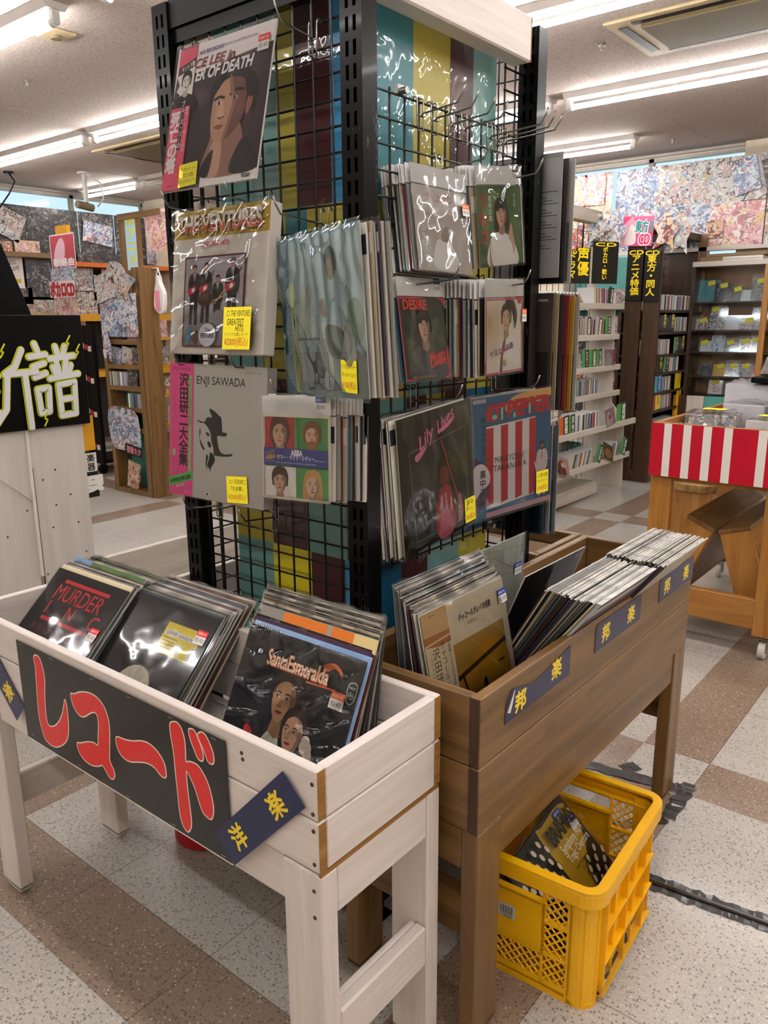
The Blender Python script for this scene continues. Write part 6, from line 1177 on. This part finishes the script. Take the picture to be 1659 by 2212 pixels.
# ------------------------------------------------------------------ dark CD shelf further down the aisle
DS = thing('cd_shelf', 'dark stained CD shelf with yellow index cards past the white one', 'shelf', (0, 0, 0))
for x in (-2.86, -2.695): bx(x, 6.93, 0, x + .14, 6.97, 2.06).build('post', DARKW[2], DS, .003)
bx(-2.93, 7.95, 0, -2.52, 7.99, 2.2).build('side_panel', DARKW[2], DS, .003); bx(-2.93, 6.97, 2.14, -2.56, 7.98, 2.2).build('top_board', DARKW[1], DS, .003); bx(-2.93, 6.97, 0, -2.9, 7.95, 1.5).build('back_panel', DARKW[1], DS); bx(-2.58, 7.9, 1.5, -2.5, 7.99, 2.2).build('post', BROWN[2], DS, .003)
DZ = [.41, .64, .80, .968, 1.13, 1.325, 1.515]
for z in DZ: bx(-2.9, 6.97, z - .022, -2.56, 7.95, z).build('shelf_board', DARKW[1], DS, .003)
g = MB(); y = 7.0
while y < 7.9: g.tube([(-2.88, y, 1.52), (-2.88, y, 2.14)], .003, 4); y += .08
z = 1.6
while z < 2.14: g.tube([(-2.878, 6.98, z), (-2.878, 7.94, z)], .003, 4); z += .08
g.build('wire_mesh', WIREB, DS)
gD = 'CD rows on the dark shelf'
cd_row(-2.58, 7.12, 7.9, 1.516, 'CD case in the top run of the dark shelf', gD, 2.2); cd_row(-2.58, 7.42, 7.8, 1.326, 'CD case beside the index cards on the second dark shelf', gD, 2.2)
cd_row(-2.58, 6.99, 7.36, 1.131, 'CD case in the left run of the third dark shelf', gD, 2.0); cd_row(-2.58, 7.32, 7.6, .969, 'CD case between cards on the fourth dark shelf', gD, 2.2); cd_row(-2.58, 7.22, 7.45, .801, 'CD case between cards on the fifth dark shelf', gD, 2.0); cd_row(-2.58, 7.2, 7.5, .641, 'CD case between the yellow cards on the sixth dark shelf', gD, 2.0); cd_row(-2.58, 7.3, 7.75, .411, 'CD case on the lowest dark shelf', gD, 2.4, .35)
def index(l, ch, y, z, col='#151515', fg=YEL, w=.16, bgc=None, r=0):
    divider(l, ch, -2.565, y, z + .075, w, .145, col, fg, bgc or '#151515', r, bw=.6, vert=True)
index('black card with yellow na-row letters, second dark shelf', 'な行', 7.1, 1.325); index('black card with yellow ha-row letters, second dark shelf', 'は行', 7.3, 1.325); index('black card with yellow ma-row letters, third dark shelf', 'ま行', 7.62, 1.13, w=.14); index('green card with a black strip on the third dark shelf', 'SNS', 7.47, 1.13, GR, '#e8e6e0', .14); index('black card with white strip at the end of the third dark shelf', 'IZA', 7.8, 1.13, '#2a2a2c', '#e8e6e0', .12)
index('black card with yellow ya-row letters, fourth dark shelf', 'や行', 7.08, .968); index('green card with a black strip on the fourth dark shelf', 'きのこ', 7.24, .968, GR, '#e8e6e0', .13, None, 6); index('black card with yellow wa-row letters, end of the fourth dark shelf', 'わ行', 7.76, .968, w=.13)
index('light blue card lettered doujin music on the fifth dark shelf', '同人音楽', 7.07, .80, '#5ab4bc', '#e8f0f4', .2, '#2f6fb0'); index('yellow card with red ka-row letters on the fifth dark shelf', 'か行', 7.58, .80, '#d8c81e', '#c8302a', .16, '#e8d820'); index('red and yellow card with sa-row letters on the sixth dark shelf', 'さ行', 7.06, .64, '#b01a24', '#c8302a', .2, '#e8d820', -5); index('yellow card with ni-row letters at the end of the sixth dark shelf', 'に行', 7.64, .64, '#d8c81e', '#c8302a', .13, '#e8d820', -3); index('tilted red and yellow card with ta-row letters on the lowest dark shelf', 'た行', 7.08, .39, '#b01a24', '#c8302a', .2, '#e8d820', 12)
# teal backed shelf glimpsed between the two
TS = thing('cd_shelf', 'teal backed shelf glimpsed between the white shelf and the dark posts', 'shelf', (0, 0, 0))
bx(-3.55, 7.4, 0, -2.93, 7.42, 2.0).build('back_panel', TEALP, TS)
for z in (.3, .52, .8, 1.05, 1.3, 1.55): bx(-3.55, 7.16, z - .025, -2.94, 7.4, z).build('shelf_board', SHELFW[0], TS, .002)
bx(-3.57, 7.15, 0, -3.55, 7.42, 2.0).build('side_panel', SHELFW[2], TS)
for i, (z, h, m) in enumerate(((1.55, .16, GOODS), (1.3, .17, P_WHITE), (1.05, .18, P_DARK), (.8, .14, P_WARM), (.52, .16, P_DARK), (.3, .15, P_WHITE))):
    for k in range(3): panel('packaged goods on the teal backed shelf', (-3.06 - .17 * k, 7.25, z + h / 2), rnd.uniform(-8, 8), .14, h, m, 'packaged goods', 'packaged_goods', 'goods on the teal backed shelf', th=.03)
# ------------------------------------------------------------------ glass fronted case, posters on the window wall
DC = thing('display_case', 'glass fronted display case with brown back under the wall posters', 'display case', (0, 0, 0))
BRN = plain('brown_case_back', '#7a5024', .5)
bx(-2.55, 7.965, .4, -1.0, 7.99, 1.93).build('back_panel', BRN, DC); bx(-2.56, 7.72, 1.9, -.9, 7.99, 1.945).build('top_board', SHELFW[0], DC, .003)
for z in (.744, .912, 1.136, 1.338, 1.59): bx(-2.53, 7.76, z - .012, -1.0, 7.962, z).build('shelf_board', DARKW[0], DC)
bx(-2.56, 7.73, .4, -2.53, 7.99, 1.9).build('side_panel', DARKW[2], DC); bx(-1.93, 7.71, .4, -1.88, 7.75, 1.9).build('front_post', PINE[2], DC, .003); bx(-2.53, 7.735, .45, -1.93, 7.739, 1.9).build('glass_pane', GLASS, DC); bx(-2.55, 7.74, 0, -1.0, 7.99, .4).build('base_panel', DARKW[0], DC)
for i, (x, w, m) in enumerate(((-2.6, .05, YELLOWB), (-2.545, .07, DARKW[2]), (-2.475, .16, SHELFW[2]), (-2.315, .2, TEALP))): bx(x, 7.6, .0, x + w - .004, 7.62, .74).build('painted_board', m, DC, .002)
def case_item(l, x, z, w, h, m, y=7.84, lean=-10, tagc=None):
    t = thing('bagged_disc', l, 'goods', (x, y, z), pose(rnd.uniform(-4, 4), lean), 'bagged goods in the display case'); bx(-w / 2, 0, 0, w / 2, .012, h).build('packed_item', m, t); bx(-w / 2 - .01, -.004, 0, w / 2 + .01, -.003, h + .03).build('clear_bag', FILM, t)
    if tagc is not None: M_ = Matrix.Translation((tagc, -.008, h * .85)) @ Matrix.Rotation(-.25, 4, 'Y'); bx(-.032, 0, -.02, .032, .001, .02, lin('#cfc22e'), M_).build('price_note', PRINT, t)
TB = plain('teal_box', '#4f8a90', .5); RB = plain('red_box', '#b0242c', .5); YB_ = plain('yellow_box', '#d8a01c', .5)
for r_, z in enumerate((1.59, 1.338, 1.136, .912, .744)):
    row = [[('teal case with a red card', -2.44, .19, .2, TB), ('bagged blue and black print', -2.31, .14, .17, P_DARK), ('bagged monochrome print', -2.2, .13, .13, P_ROCK), ('white bagged card', -2.09, .11, .1, WPAPER), ('tall dark framed print', -1.98, .16, .21, P_DARK)],
           [('small bagged print', -2.47, .11, .1, P_WARM), ('bag with a blue topped figure', -2.33, .15, .22, GOODS), ('white bagged box', -2.2, .13, .1, WPAPER), ('red and white print', -2.08, .12, .1, P_PINK), ('tall white bagged boxes', -1.97, .12, .2, P_WHITE)],
           [('pale bagged print', -2.42, .1, .1, WPAPER), ('bagged blue print', -2.31, .12, .15, P_BLUE), ('dark wide print', -2.18, .14, .1, P_DARK), ('bagged pink group print', -2.06, .12, .12, P_PINK), ('bagged teal print', -1.97, .09, .14, P_BLUE)],
           [('bagged dark print', -2.4, .11, .11, P_DARK), ('yellow and red box', -2.28, .11, .11, YB_), ('bagged grey print', -2.16, .11, .12, GOODS), ('bagged white print', -2.05, .1, .12, P_WHITE), ('small red print', -1.96, .08, .1, RB)],
           [('bagged pink booklet', -2.3, .12, .13, P_PINK), ('bagged dark booklet', -2.17, .11, .1, P_DARK), ('bagged small card', -2.05, .1, .1, P_WARM)]][r_]
    for i, (l, x, w, h, m) in enumerate(row): case_item(f"{l} on the {['top', 'second', 'third', 'fourth', 'lowest'][r_]} shelf of the display case", x, z, w, h, m, tagc=(rnd.uniform(-.03, .03) if (i + r_) % 4 != 3 else None))
for l, x, w, h, m, z in (('flat brown cardboard sheet on top of the display case', -2.2, .5, .025, CARD, 1.97), ('white rolled paper box on top of the display case', -2.15, .34, .04, WPAPER, 1.945), ('small cardboard box on top of the display case', -2.42, .2, .04, CARD, 1.946)):
    t = thing('cardboard_box', l, 'box', (x, 7.9, z if 'flat' not in l else 1.988)); bx(-w / 2, -.1, 0, w / 2, .1, h).build('box_body', m, t, .002); bx(-w / 2 + .01, -.101, h * .4, w / 2 - .01, -.1, h * .5).build('flap_edge', CARD, t)
gp = 'posters along the window wall'
cols = [(-4.42, .4, P_WHITE), (-3.98, .46, P_WHITE), (-3.62, .3, P_PINK), (-3.22, .42, P_BLUE), (-2.76, .5, P_WHITE), (-2.27, .47, P_WHITE), (-1.8, .45, P_WHITE)]
names = ['pale poster at the left end of the window wall', 'white poster with warm figures on the window wall', 'pink poster on the window wall', 'blue and black poster in the middle of the window wall', 'striped white poster right of the blue one on the window wall', 'white collage poster near the wall pillar', 'white collage poster at the right end of the window wall']
for (x, w, m), l in zip(cols, names):
    panel('upper ' + l, (x, 7.93, 2.66), 0, w, .38, m, group=gp); panel('lower ' + l, (x, 7.93, 2.275), 0, w, .38, [P_PINK, P_WARM, P_WARM, P_BLUE, P_BLUE, P_PINK, P_WHITE][names.index(l)], group=gp)
panel('tilted blue poster pinned over the white collage', (-2.22, 7.91, 2.68), 0, .22, .3, P_BLUE, rot=-14); panel('tilted black poster pinned near the wall pillar', (-1.92, 7.91, 2.66), 0, .28, .34, P_DARK, rot=-16); panel('wide pink poster pinned over the left window posters', (-3.75, 7.91, 2.69), 0, .42, .27, P_PINK, rot=2); panel('red and black poster low on the window wall', (-2.45, 7.91, 2.24), 0, .15, .16, P_WARM)
tag(bx(-4.7, 7.9, 2.05, -1.2, 7.98, 2.085).build('trim_3', SHELFW[0]), kind='structure')
panel('bright poster seen through the grid above the white shelf', (-3.2, 5.9, 2.092), 90, 1.3, .26, P_WARM)
# ------------------------------------------------------------------ left side: white board with the black lettered sign
BOARDW = wood('white_board_paint', '#c3beb8', '#cfcac5', 2, .5, .05, .7, None, 0, .12)
WBd = thing('notice_stand', 'tall white painted board stand behind the white bin', 'board stand', (0, 0, 0))
for y0_, y1_ in ((.7, 1.355), (1.36, 1.575)): bx(-2.73, y0_, 0.0, -2.705, y1_, 1.2).build('white_board', BOARDW, WBd, .002)
bx(-2.78, .7, 0, -2.73, 1.575, .05).build('base', WHITE[1], WBd)
MB().box(-2.7045, 1.352, .55, -2.696, 1.362, 1.09).build('cable_trunking', WPAPER, WBd); bx(-2.7045, 1.362, .42, -2.7, 1.367, .95).build('worn_edge', BROWN[2], WBd)
MB().tube([(-2.7, 1.0, 1.03), (-2.699, 1.1, 1.02), (-2.699, 1.22, .95), (-2.699, 1.3, .88), (-2.699, 1.352, .83)], .0022, 6).build('cable', WHITEP, WBd, smooth=True)
for y, z in ((1.18, .92), (1.25, .72), (1.33, .8), (1.4, .9), (1.45, .93), (1.44, .8), (1.5, .83), (1.42, .72), (1.52, .72), (1.54, .6), (1.2, .6), (1.38, .55), (1.47, .53), (1.22, .82)): MB().cyl((-2.7055, y, z), .0035, .002, 8, axis=0).build('nail', DARKW[0], WBd)
SG = thing('black_sign', 'black board with white and yellow painted kanji on the white stand', 'sign', (-2.69, 1.29, 1.28), PI / 2)
bx(-.37, 0, -.195, .31, .012, .195).build('board', BLACKP, SG, .002)
K = '#d4d4d6'; Yk = '#c8d01c'
def strokes(col, grow):
    o = []; wd = .05 + grow
    fu = lambda u: .68 + (u - .615) * .76 if u > .628 else .717 - (.625 - u) * 1.2
    def s(*p, w=1.0):
        p = [(fu(u), v) for u, v in p]; o.append(('l', list(p), wd * w, col)); o.extend(('e', u, v, wd * w * .5 * .385 / .68, wd * w * .5, col) for u, v in p)
    # right character, speech radical
    s((.675, .25), (.69, .31)); s((.63, .36), (.745, .345)); s((.65, .45), (.73, .42)); s((.655, .54), (.735, .51)); s((.665, .65), (.745, .64), (.735, .85), (.675, .86), (.665, .65))
    # top right of it
    s((.82, .28), (.83, .36)); s((.89, .28), (.86, .37)); s((.77, .385), (.95, .365)); s((.815, .41), (.83, .53)); s((.885, .40), (.865, .53)); s((.79, .46), (.805, .52)); s((.92, .45), (.9, .51)); s((.76, .56), (.97, .53))
    s((.815, .62), (.935, .60), (.925, .89), (.82, .90), (.815, .62)); s((.82, .755), (.93, .745))
    # left character
    s((.33, .27), (.34, .33)); s((.25, .39), (.45, .36)); s((.29, .42), (.31, .5)); s((.41, .41), (.39, .5)); s((.24, .54), (.46, .51)); s((.35, .54), (.345, .95)); s((.26, .67), (.45, .64)); s((.34, .69), (.24, .85)); s((.36, .69), (.46, .84))
    s((.57, .3), (.535, .44), (.49, .5)); s((.5, .5), (.625, .49)); s((.5, .5), (.48, .8), (.42, .95)); s((.575, .5), (.58, .98))
    return o
zz = lambda u, v, d=1: [('l', [(u, v), (u + .02 * d, v - .05), (u + .005 * d, v - .055), (u + .03 * d, v - .12)], .014, Yk)]
ops = strokes(Yk, .022) + strokes(K, 0) + zz(.89, .3) + zz(.94, .38) + zz(.54, .36) + [('l', [(.75, .86), (.735, .91), (.75, .92), (.73, .98)], .014, Yk), ('t', '*', .5, .95, .1, Yk)]
mb, lt = art(.68, .39, ops, -.0005); mb.v = [(a - .03, b, c) for a, b, c in mb.v]; mb.build('lettering', PRINT, SG)
t = thing('black_flap', 'black slanted panel with a hanging clip above the kanji sign', 'panel', (0, 0, 0))
MB().prism([(1.0, 1.475), (1.443, 1.475), (1.366, 1.70), (1.2, 2.19), (1.0, 2.19)], 0, -2.76, -2.74).build('panel_sheet', BLACKP, t); MB().tube([(-2.735, 1.2, 1.9), (-2.735, 1.21, 1.62), (-2.735, 1.225, 1.48)], .0035, 6).build('string', WHITEP, t); MB().box(-2.74, 1.2, 1.458, -2.725, 1.25, 1.476).build('clip', STEEL, t)
t = paper_sign('small black sign with white capitals on the edge of the white stand', .05, .17, [('r', 0, 0, 1, .42, '#d8d6d2'), ('T', '楽器', .5, .12, .18, '#1a1a1a', {'bold': .03}), ('t', 'KIDS', .5, .7, .5, '#e0dedc', {'rot': -90, 'bold': .04, 'fit': 1.1})], Matrix.Translation((-2.716, 1.6, .885)) @ Matrix.Rotation(PI / 2, 4, 'Z'), '#1a1a1a')
t = panel('yellow edged card clipped on the side of the white stand', (-2.715, 1.6, 1.045), 90, .05, .13, YELLOWB, 'card', 'clipped_card')
for z, m, h, l in ((.78, P_BLUE, .3, 'blue poster at the left edge of the white stand'), (.47, P_WHITE, .26, 'white poster low on the left edge of the white stand'), (.3, P_WARM, .1, 'yellow printed strip under the posters on the white stand')): panel(l, (-2.694, 1.04, z), 90, .22, h, m)
# ------------------------------------------------------------------ brown shelf with CDs by the left aisle
BS = thing('cd_shelf', 'tall brown wooden CD shelf with teal lining on the left aisle', 'shelf', (0, 0, 0))
b0, b1, f0, f1 = -6.17, -5.6, 3.85, 4.02
bx(b1 - .02, f0 + .005, 0, b1 + .02, f1, 1.87).build('side_panel', PINE[2] if 0 else BROWN[2], BS, .003); bx(b0, f0, 0, b0 + .05, f1, 1.5).build('side_panel', BROWN[2], BS, .003); bx(b0 + .05, f1 - .015, 0, b1 - .02, f1, 1.6).build('back_panel', TEALP, BS)
bx(b1 - .075, f0 - .004, 0, b1 - .02, f0 + .03, 1.87).build('front_post', BROWN[2], BS, .003)
for z in (.02, .56, .73, .905, 1.085, 1.285): bx(b0 + .05, f0, z - .02, b1 - .075, f1 - .015, z + .02).build('shelf_board', BROWN[0], BS, .003)
def cdx(x0, x1, y, z, lab, grp, sc=2.0, lean=0.0):
    x = x0
    while x < x1 - .02:
        k = sc * rnd.choice((.8, 1, 1.3)); cd(Matrix.Translation((x, y, z)) @ Matrix.Rotation(-PI / 2, 4, 'Z') @ Matrix.Rotation(-lean, 4, 'X') @ Matrix.Diagonal((1, k, .92, 1)), lab, grp, rnd.randrange(16)); x += .0104 * k + .002
cdx(-6.11, -5.9, f0 + .0, .925, 'CD case in the run on the third level of the brown shelf', 'CDs on the brown shelf'); cdx(-5.86, -5.7, f0 + .0, .75, 'CD case in the run on the fourth level of the brown shelf', 'CDs on the brown shelf')
for i, (x, z, w, m, l) in enumerate(((-5.93, 1.305, .15, P_DARK, 'dark case propped on the top level of the brown shelf'), (-5.78, 1.305, .13, P_PINK, 'pink case propped on the top level of the brown shelf'), (-6.04, 1.105, .16, P_BLUE, 'blue case propped on the second level of the brown shelf'), (-5.87, 1.105, .15, P_WHITE, 'white case propped on the second level of the brown shelf'), (-5.75, 1.105, .1, P_DARK, 'dark case at the end of the second level of the brown shelf'), (-5.82, .925, .14, P_DARK, 'dark case on the third level of the brown shelf'), (-5.92, .045, .17, P_WARM, 'magazine propped in the bottom of the brown shelf'))):
    panel(l, (x, f0 + .03, z + (.07 if i < 6 else .11)), 0, w, .14 if i < 6 else .24, m, 'CD case', 'propped_case', rot=(8 if i != 6 else 12), th=.012)
panel('blue and white display sheet hung across the front of the brown shelf', (-5.93, f0 - .02, .53), 0, .42, .38, P_BLUE, shape=[(-.5, .5), (.1, .55), (.5, .4), (.5, -.45), (0, -.4), (-.45, -.3)])
paper_sign('black and pink lettered strip on the display sheet of the brown shelf', .24, .09, [('t', '初音ミク', .5, .5, .6, '#e88a9c', {'fit': .8, 'bold': .03})], Matrix.Translation((-5.8, f0 - .03, .39)) @ Matrix.Rotation(.12, 4, 'Y'), '#1a171a')
panel('pale blue figure display sheets above the brown shelf', (-5.86, f0 - .03, 1.5), 0, .52, .34, P_BLUE); panel('pale blue paper cutout fanning above the brown shelf', (-5.84, f0 - .05, 1.75), 0, .56, .34, P_WHITE, 'cutout', 'paper_cutout', shape=BL_); panel('pale blue ribbon cutout hanging beside the brown shelf', (-6.03, f0 - .05, 1.26), 0, .13, .26, P_BLUE, 'cutout', 'paper_cutout', shape=[(0, .5), (.3, .2), (.5, -.2), (.2, -.5), (0, -.2), (-.3, -.5), (-.5, -.2), (-.3, .2)])
paper_sign('pale blue vertical banner with yellow katakana over the brown shelf', .15, .45, [('gr', 0, 0, 1, 1, '#9ac4dc', '#b4d4e4'), ('T', '邦アニメ', .5, .12, .2, '#d8d03a', {'bold': .04, 'ls': 1.15, 'wx': 1.2})], Matrix.Translation((-6.03, 4.1135, 2.1)), '#a4c8dc', 'hanging_banner')
t = thing('brown_partition', 'brown panel behind the blue vertical banner', 'panel', (0, 0, 0)); bx(-6.2, 4.115, 0, -5.93, 4.15, 2.33).build('board', BROWN[2], t); bx(-6.2, 4.105, 2.28, -5.6, 4.115, 2.33).build('cap', BROWN[0], t)
t = thing('orange_post', 'orange and yellow post between the blue banner and the green board', 'post', (0, 0, 0)); bx(-6.05, 4.5, 0, -5.99, 4.56, 2.1).build('yellow_face', YELLOWB, t); bx(-5.98, 4.5, 0, -5.9, 4.56, 2.1).build('orange_face', ORANGEP, t)
t = thing('green_board', 'plain green board seen beside the left rack post', 'board', (0, 0, 0)); bx(-5.9, 4.6, 1.2, -5.2, 4.63, 2.1).build('board', GREENP, t); bx(-5.9, 4.595, 2.08, -5.2, 4.6, 2.1).build('edge', ORANGEP, t)
panel('collage poster hung above the green board', (-5.76, 4.2, 2.18), 0, .36, .32, P_PINK)
t = thing('cd_shelf', 'shelf of small goods in the gap beside the left rack post', 'shelf', (0, 0, 0))
for z in (.3, .62, .95, 1.25): bx(-5.75, 4.4, z - .03, -4.9, 4.62, z).build('shelf_board', BROWN[0], t, .002)
bx(-5.75, 4.62, 0, -4.9, 4.64, 1.28).build('back_panel', BROWN[0], t)
for i, (x, z, w, h, m, l) in enumerate(((-5.45, 1.05, .2, .18, WPAPER, 'white sign card with red lettering in the gap beside the rack'), (-5.5, .69, .22, .14, WPAPER, 'slanted white sign card with black lettering in the gap beside the rack'))):
    paper_sign(l, w * 1.5, h * 1.1, [('r', 0, 0, 1, 1, '#d8d4d2'), ('t', ('ラブライブ' if i == 0 else 'THE 100'), .5, .4, .4, ('#c8304a' if i == 0 else '#1c1c1c'), {'fit': .85, 'bold': .05}), ('t', 'サンプル', .5, .78, .22, '#c8304a', {'fit': .5})], Matrix.Translation((x, 4.36, z + .2)) @ Matrix.Rotation(-.15 * i, 4, 'Y'), '#d8d4d2')
for i, (x, z) in enumerate(((-5.6, 1.25), (-5.45, .95), (-5.3, .62), (-5.55, .62), (-5.4, .3), (-5.6, .3))): panel('small packaged goods in the gap beside the left rack post', (x, 4.45, z + .08), 0, .16, .15, (P_WHITE, GOODS, P_DARK)[i % 3], 'packaged goods', 'packaged_goods', 'small goods beside the left rack post', th=.05)
t = thing('hanging_bag', 'white and pink bag hanging beside the brown shelf', 'bag', (-5.505, 3.98, 1.66)); k = MB().prism(smooth_poly([(-.01, .14), (.02, .14), (.03, .09), (.075, .0), (.055, -.13), (.0, -.15), (-.06, -.1), (-.045, .02), (-.02, .09)], 3), 1, -.02, .02); k.build('bag_body', WPAPER, t, .008); bx(-.03, -.026, -.13, .03, -.021, .03).build('pink_panel', plain('pink_cloth', '#d88aa0', .7), t); MB().tube([(-.03, 0, .13), (0, 0, .2), (.03, 0, .13)], .006, 6).build('strap', WPAPER, t); MB().tube([(0, 0, .2), (-.08, 0, .195)], .006, 6).build('hook', STEEL, t)
# black wheeled rack, red banner, wall fixture with bagged photo cards
t = thing('wheeled_rack', 'black wheeled rack with red and white label strips', 'rack', (0, 0, 0))
bx(-7.35, 4.2, .1, -6.9, 4.24, 1.42).build('end_panel', BLACKP, t, .003); bx(-7.35, 4.24, .1, -6.92, 5.0, .14).build('base_shelf', BLACKP, t)
for i, z in enumerate((.28, .6, .92, 1.22)):
    mb = MB()
    for k in range(4): mb.quad((-7.16 + .06 * k, 4.195, z - .014 * k + .0), (-7.105 + .06 * k, 4.195, z - .014 * k), (-7.105 + .06 * k, 4.195, z + .05 - .014 * k), (-7.16 + .06 * k, 4.195, z + .05 - .014 * k), lin('#b0202c' if k % 2 == 0 else '#d8d4d0'))
    mb.build('label_strip', PRINT, t)
for x in (-7.3, -6.96): MB().cyl((x, 4.22, .05), .05, .03, 16, axis=0).build('caster_wheel', BLACKP, t, .004)
for i, z in enumerate((.25, .5, .78, 1.06, 1.3)):
    bx(-6.88, 4.5, z - .02, -6.3, 4.9, z).build('shelf_board', YELLOWB, t); 
    for k in range(5): panel('small boxed goods on the yellow edged shelf behind the black wheeled rack', (-6.8 + .11 * k, 4.56, z + .085), 0, .1, .16, (P_WHITE, P_WARM, GOODS, P_PINK, P_DARK)[(i + k) % 5], 'boxed goods', 'boxed_goods', 'goods on the yellow edged shelf', th=.06)
paper_sign('red and pink vertical poster with white kanji on a post, left aisle', .42, .3, [('gr', 0, 0, 1, 1, '#c8404c', '#b02a3c'), ('s', [(.1, .9), (.2, .4), (.45, .1), (.6, .3), (.5, .8)], '#e8b8c4'), ('t', '歌謡曲', .5, .82, .22, '#f0e4e4', {'fit': .85, 'bold': .05}), ('l', [(0, 0), (1, 0), (1, 1), (0, 1), (0, 0)], .04, '#ead8d8')], Matrix.Translation((-7.18, 4.15, 2.09)), '#c8404c', 'post_sign')
panel('lilac figure sheet under the red kanji poster', (-7.2, 4.13, 1.88), 0, .4, .14, P_BLUE, 'sheet', 'printed_sheet_sign'); paper_sign('red brush lettered strip under the lilac sheet', .44, .15, [('r', 0, 0, 1, 1, '#e0d4d4'), ('t', 'ボカロCD', .5, .5, .9, '#b01c28', {'fit': .95, 'bold': .06})], Matrix.Translation((-7.2, 4.12, 1.75)), '#e0d4d4', 'post_sign'); panel('dark figure sheet lowest on the red poster post', (-7.18, 4.13, 1.56), 0, .42, .24, P_PINK, 'sheet', 'printed_sheet_sign', shape=[(-.45, .5), (.4, .5), (.5, -.45), (0, -.3), (-.4, -.5)])
t = thing('sign_post', 'yellow topped post carrying the red kanji poster', 'post', (0, 0, 0)); bx(-7.28, 4.165, 0, -7.1, 4.19, 2.3).build('post_board', DARKW[2], t); bx(-7.29, 4.16, 2.2, -7.09, 4.195, 2.32).build('cap', YELLOWB, t)
WF = thing('wall_fixture', 'long wall fixture with black grid and orange and yellow shelf edges', 'fixture', (0, 0, 0))
bx(-9.2, 3.4, 2.15, -8.78, 5.2, 2.2).build('top_board', BROWN[1], WF); bx(-9.2, 5.2, 2.08, -8.78, 7.0, 2.13).build('orange_board', ORANGEP, WF); bx(-9.2, 3.4, 1.46, -8.76, 7.0, 1.54).build('yellow_board', YELLOWB, WF); bx(-9.2, 3.4, .8, -8.76, 7.0, .87).build('yellow_board', YELLOWB, WF); bx(-9.3, 3.4, 0, -9.2, 7.0, 2.15).build('back_panel', plain('dark_backing', '#1f1c1c', .6), WF)
g = MB(); y = 3.4
while y < 7: g.tube([(-9.1, y, .9), (-9.1, y, 2.15)], .006, 4); y += .1
z = 1.0
while z < 2.15: g.tube([(-9.095, 3.4, z), (-9.095, 7.0, z)], .006, 4); z += .1
g.build('wire_mesh', WIREB, WF)
for i, (y, z, w, h, m, l) in enumerate(((4.5, 2.0, .3, .36, None, 'white card with black handwriting in a bag on the wall grid'), (4.83, 1.95, .3, .5, P_DARK, 'tall bagged photo of a dark jacket on the wall grid'), (4.62, 1.74, .22, .18, P_DARK, 'small dark package under the handwritten card'), (4.85, 1.63, .45, .2, GOODS, 'row of bagged badges hung under the photo on the wall grid'), (5.36, 1.94, .3, .26, GOODS, 'bagged plush toy hanging on the wall grid'), (5.4, 1.66, .26, .28, P_WHITE, 'white bagged photo card beside the plush toy'), (5.2, 1.36, .3, .24, P_PINK, 'pink bagged photo card below the yellow shelf edge'), (5.6, 1.85, .2, .3, P_WHITE, 'pale bagged photo card right of the plush toy'), (5.75, 2.0, .25, .14, P_WARM, 'red bagged goods under the orange shelf edge'), (4.4, 1.3, .3, .3, P_DARK, 'dark bagged goods below the yellow shelf edge at left'), (4.3, 1.65, .25, .25, P_ROCK, 'monochrome bagged card at the left end of the wall grid'))):
    if m: q = panel(l, (-8.9, y, z), 90, w, h, m, 'photo card', 'bagged_card', 'goods on the wall grid', th=.02)
    else: q = paper_sign(l, w, h, [('r', 0, 0, 1, 1, '#d4ccc8'), ('t', 'To FEEL', .45, .25, .14, '#2a2626', {'rot': 8, 'shear': .4, 'fit': .6}), ('t', 'THE GAME', .55, .45, .14, '#2a2626', {'rot': 14, 'shear': .4, 'fit': .65}), ('r', .65, .72, .88, .84, '#b8b42a')], Matrix.Translation((-8.9, y, z)) @ Matrix.Rotation(PI / 2, 4, 'Z'), '#d4ccc8', 'bagged_card')
gw = 'posters along the left window wall'
for i, (y, w) in enumerate(((3.55, .5), (4.1, .55), (4.72, .62), (5.28, .5), (5.78, .48), (6.25, .44), (6.7, .44))):
    panel(['dark poster at the left end of the monochrome poster wall', 'dark poster left of the white photo poster', 'dark poster behind the tilted white photo', 'pale grey poster in the monochrome row', 'dark poster with the blue group photo', 'black poster right of the blue group photo', 'blue poster at the far end of the left window wall'][i], (-9.17, y, 2.46), 90, w, .56, P_BLUE if i == 6 else P_ROCK, group=gw)
panel('black lower poster strip beneath the monochrome poster row', (-9.1, 5.85, 2.15), 90, .8, .24, P_ROCK); panel('tilted white photo of a dark clad group on the poster wall', (-9.15, 4.62, 2.55), 90, .44, .3, P_WHITE, rot=24); panel('blue group photo pinned on the black poster', (-9.15, 5.78, 2.5), 90, .4, .24, P_BLUE, rot=8); panel('yellow band photo at the foot of the poster wall', (-9.15, 4.55, 2.26), 90, .26, .16, P_WARM); panel('white band photo beside the yellow one on the poster wall', (-9.15, 4.86, 2.27), 90, .3, .18, P_PINK)
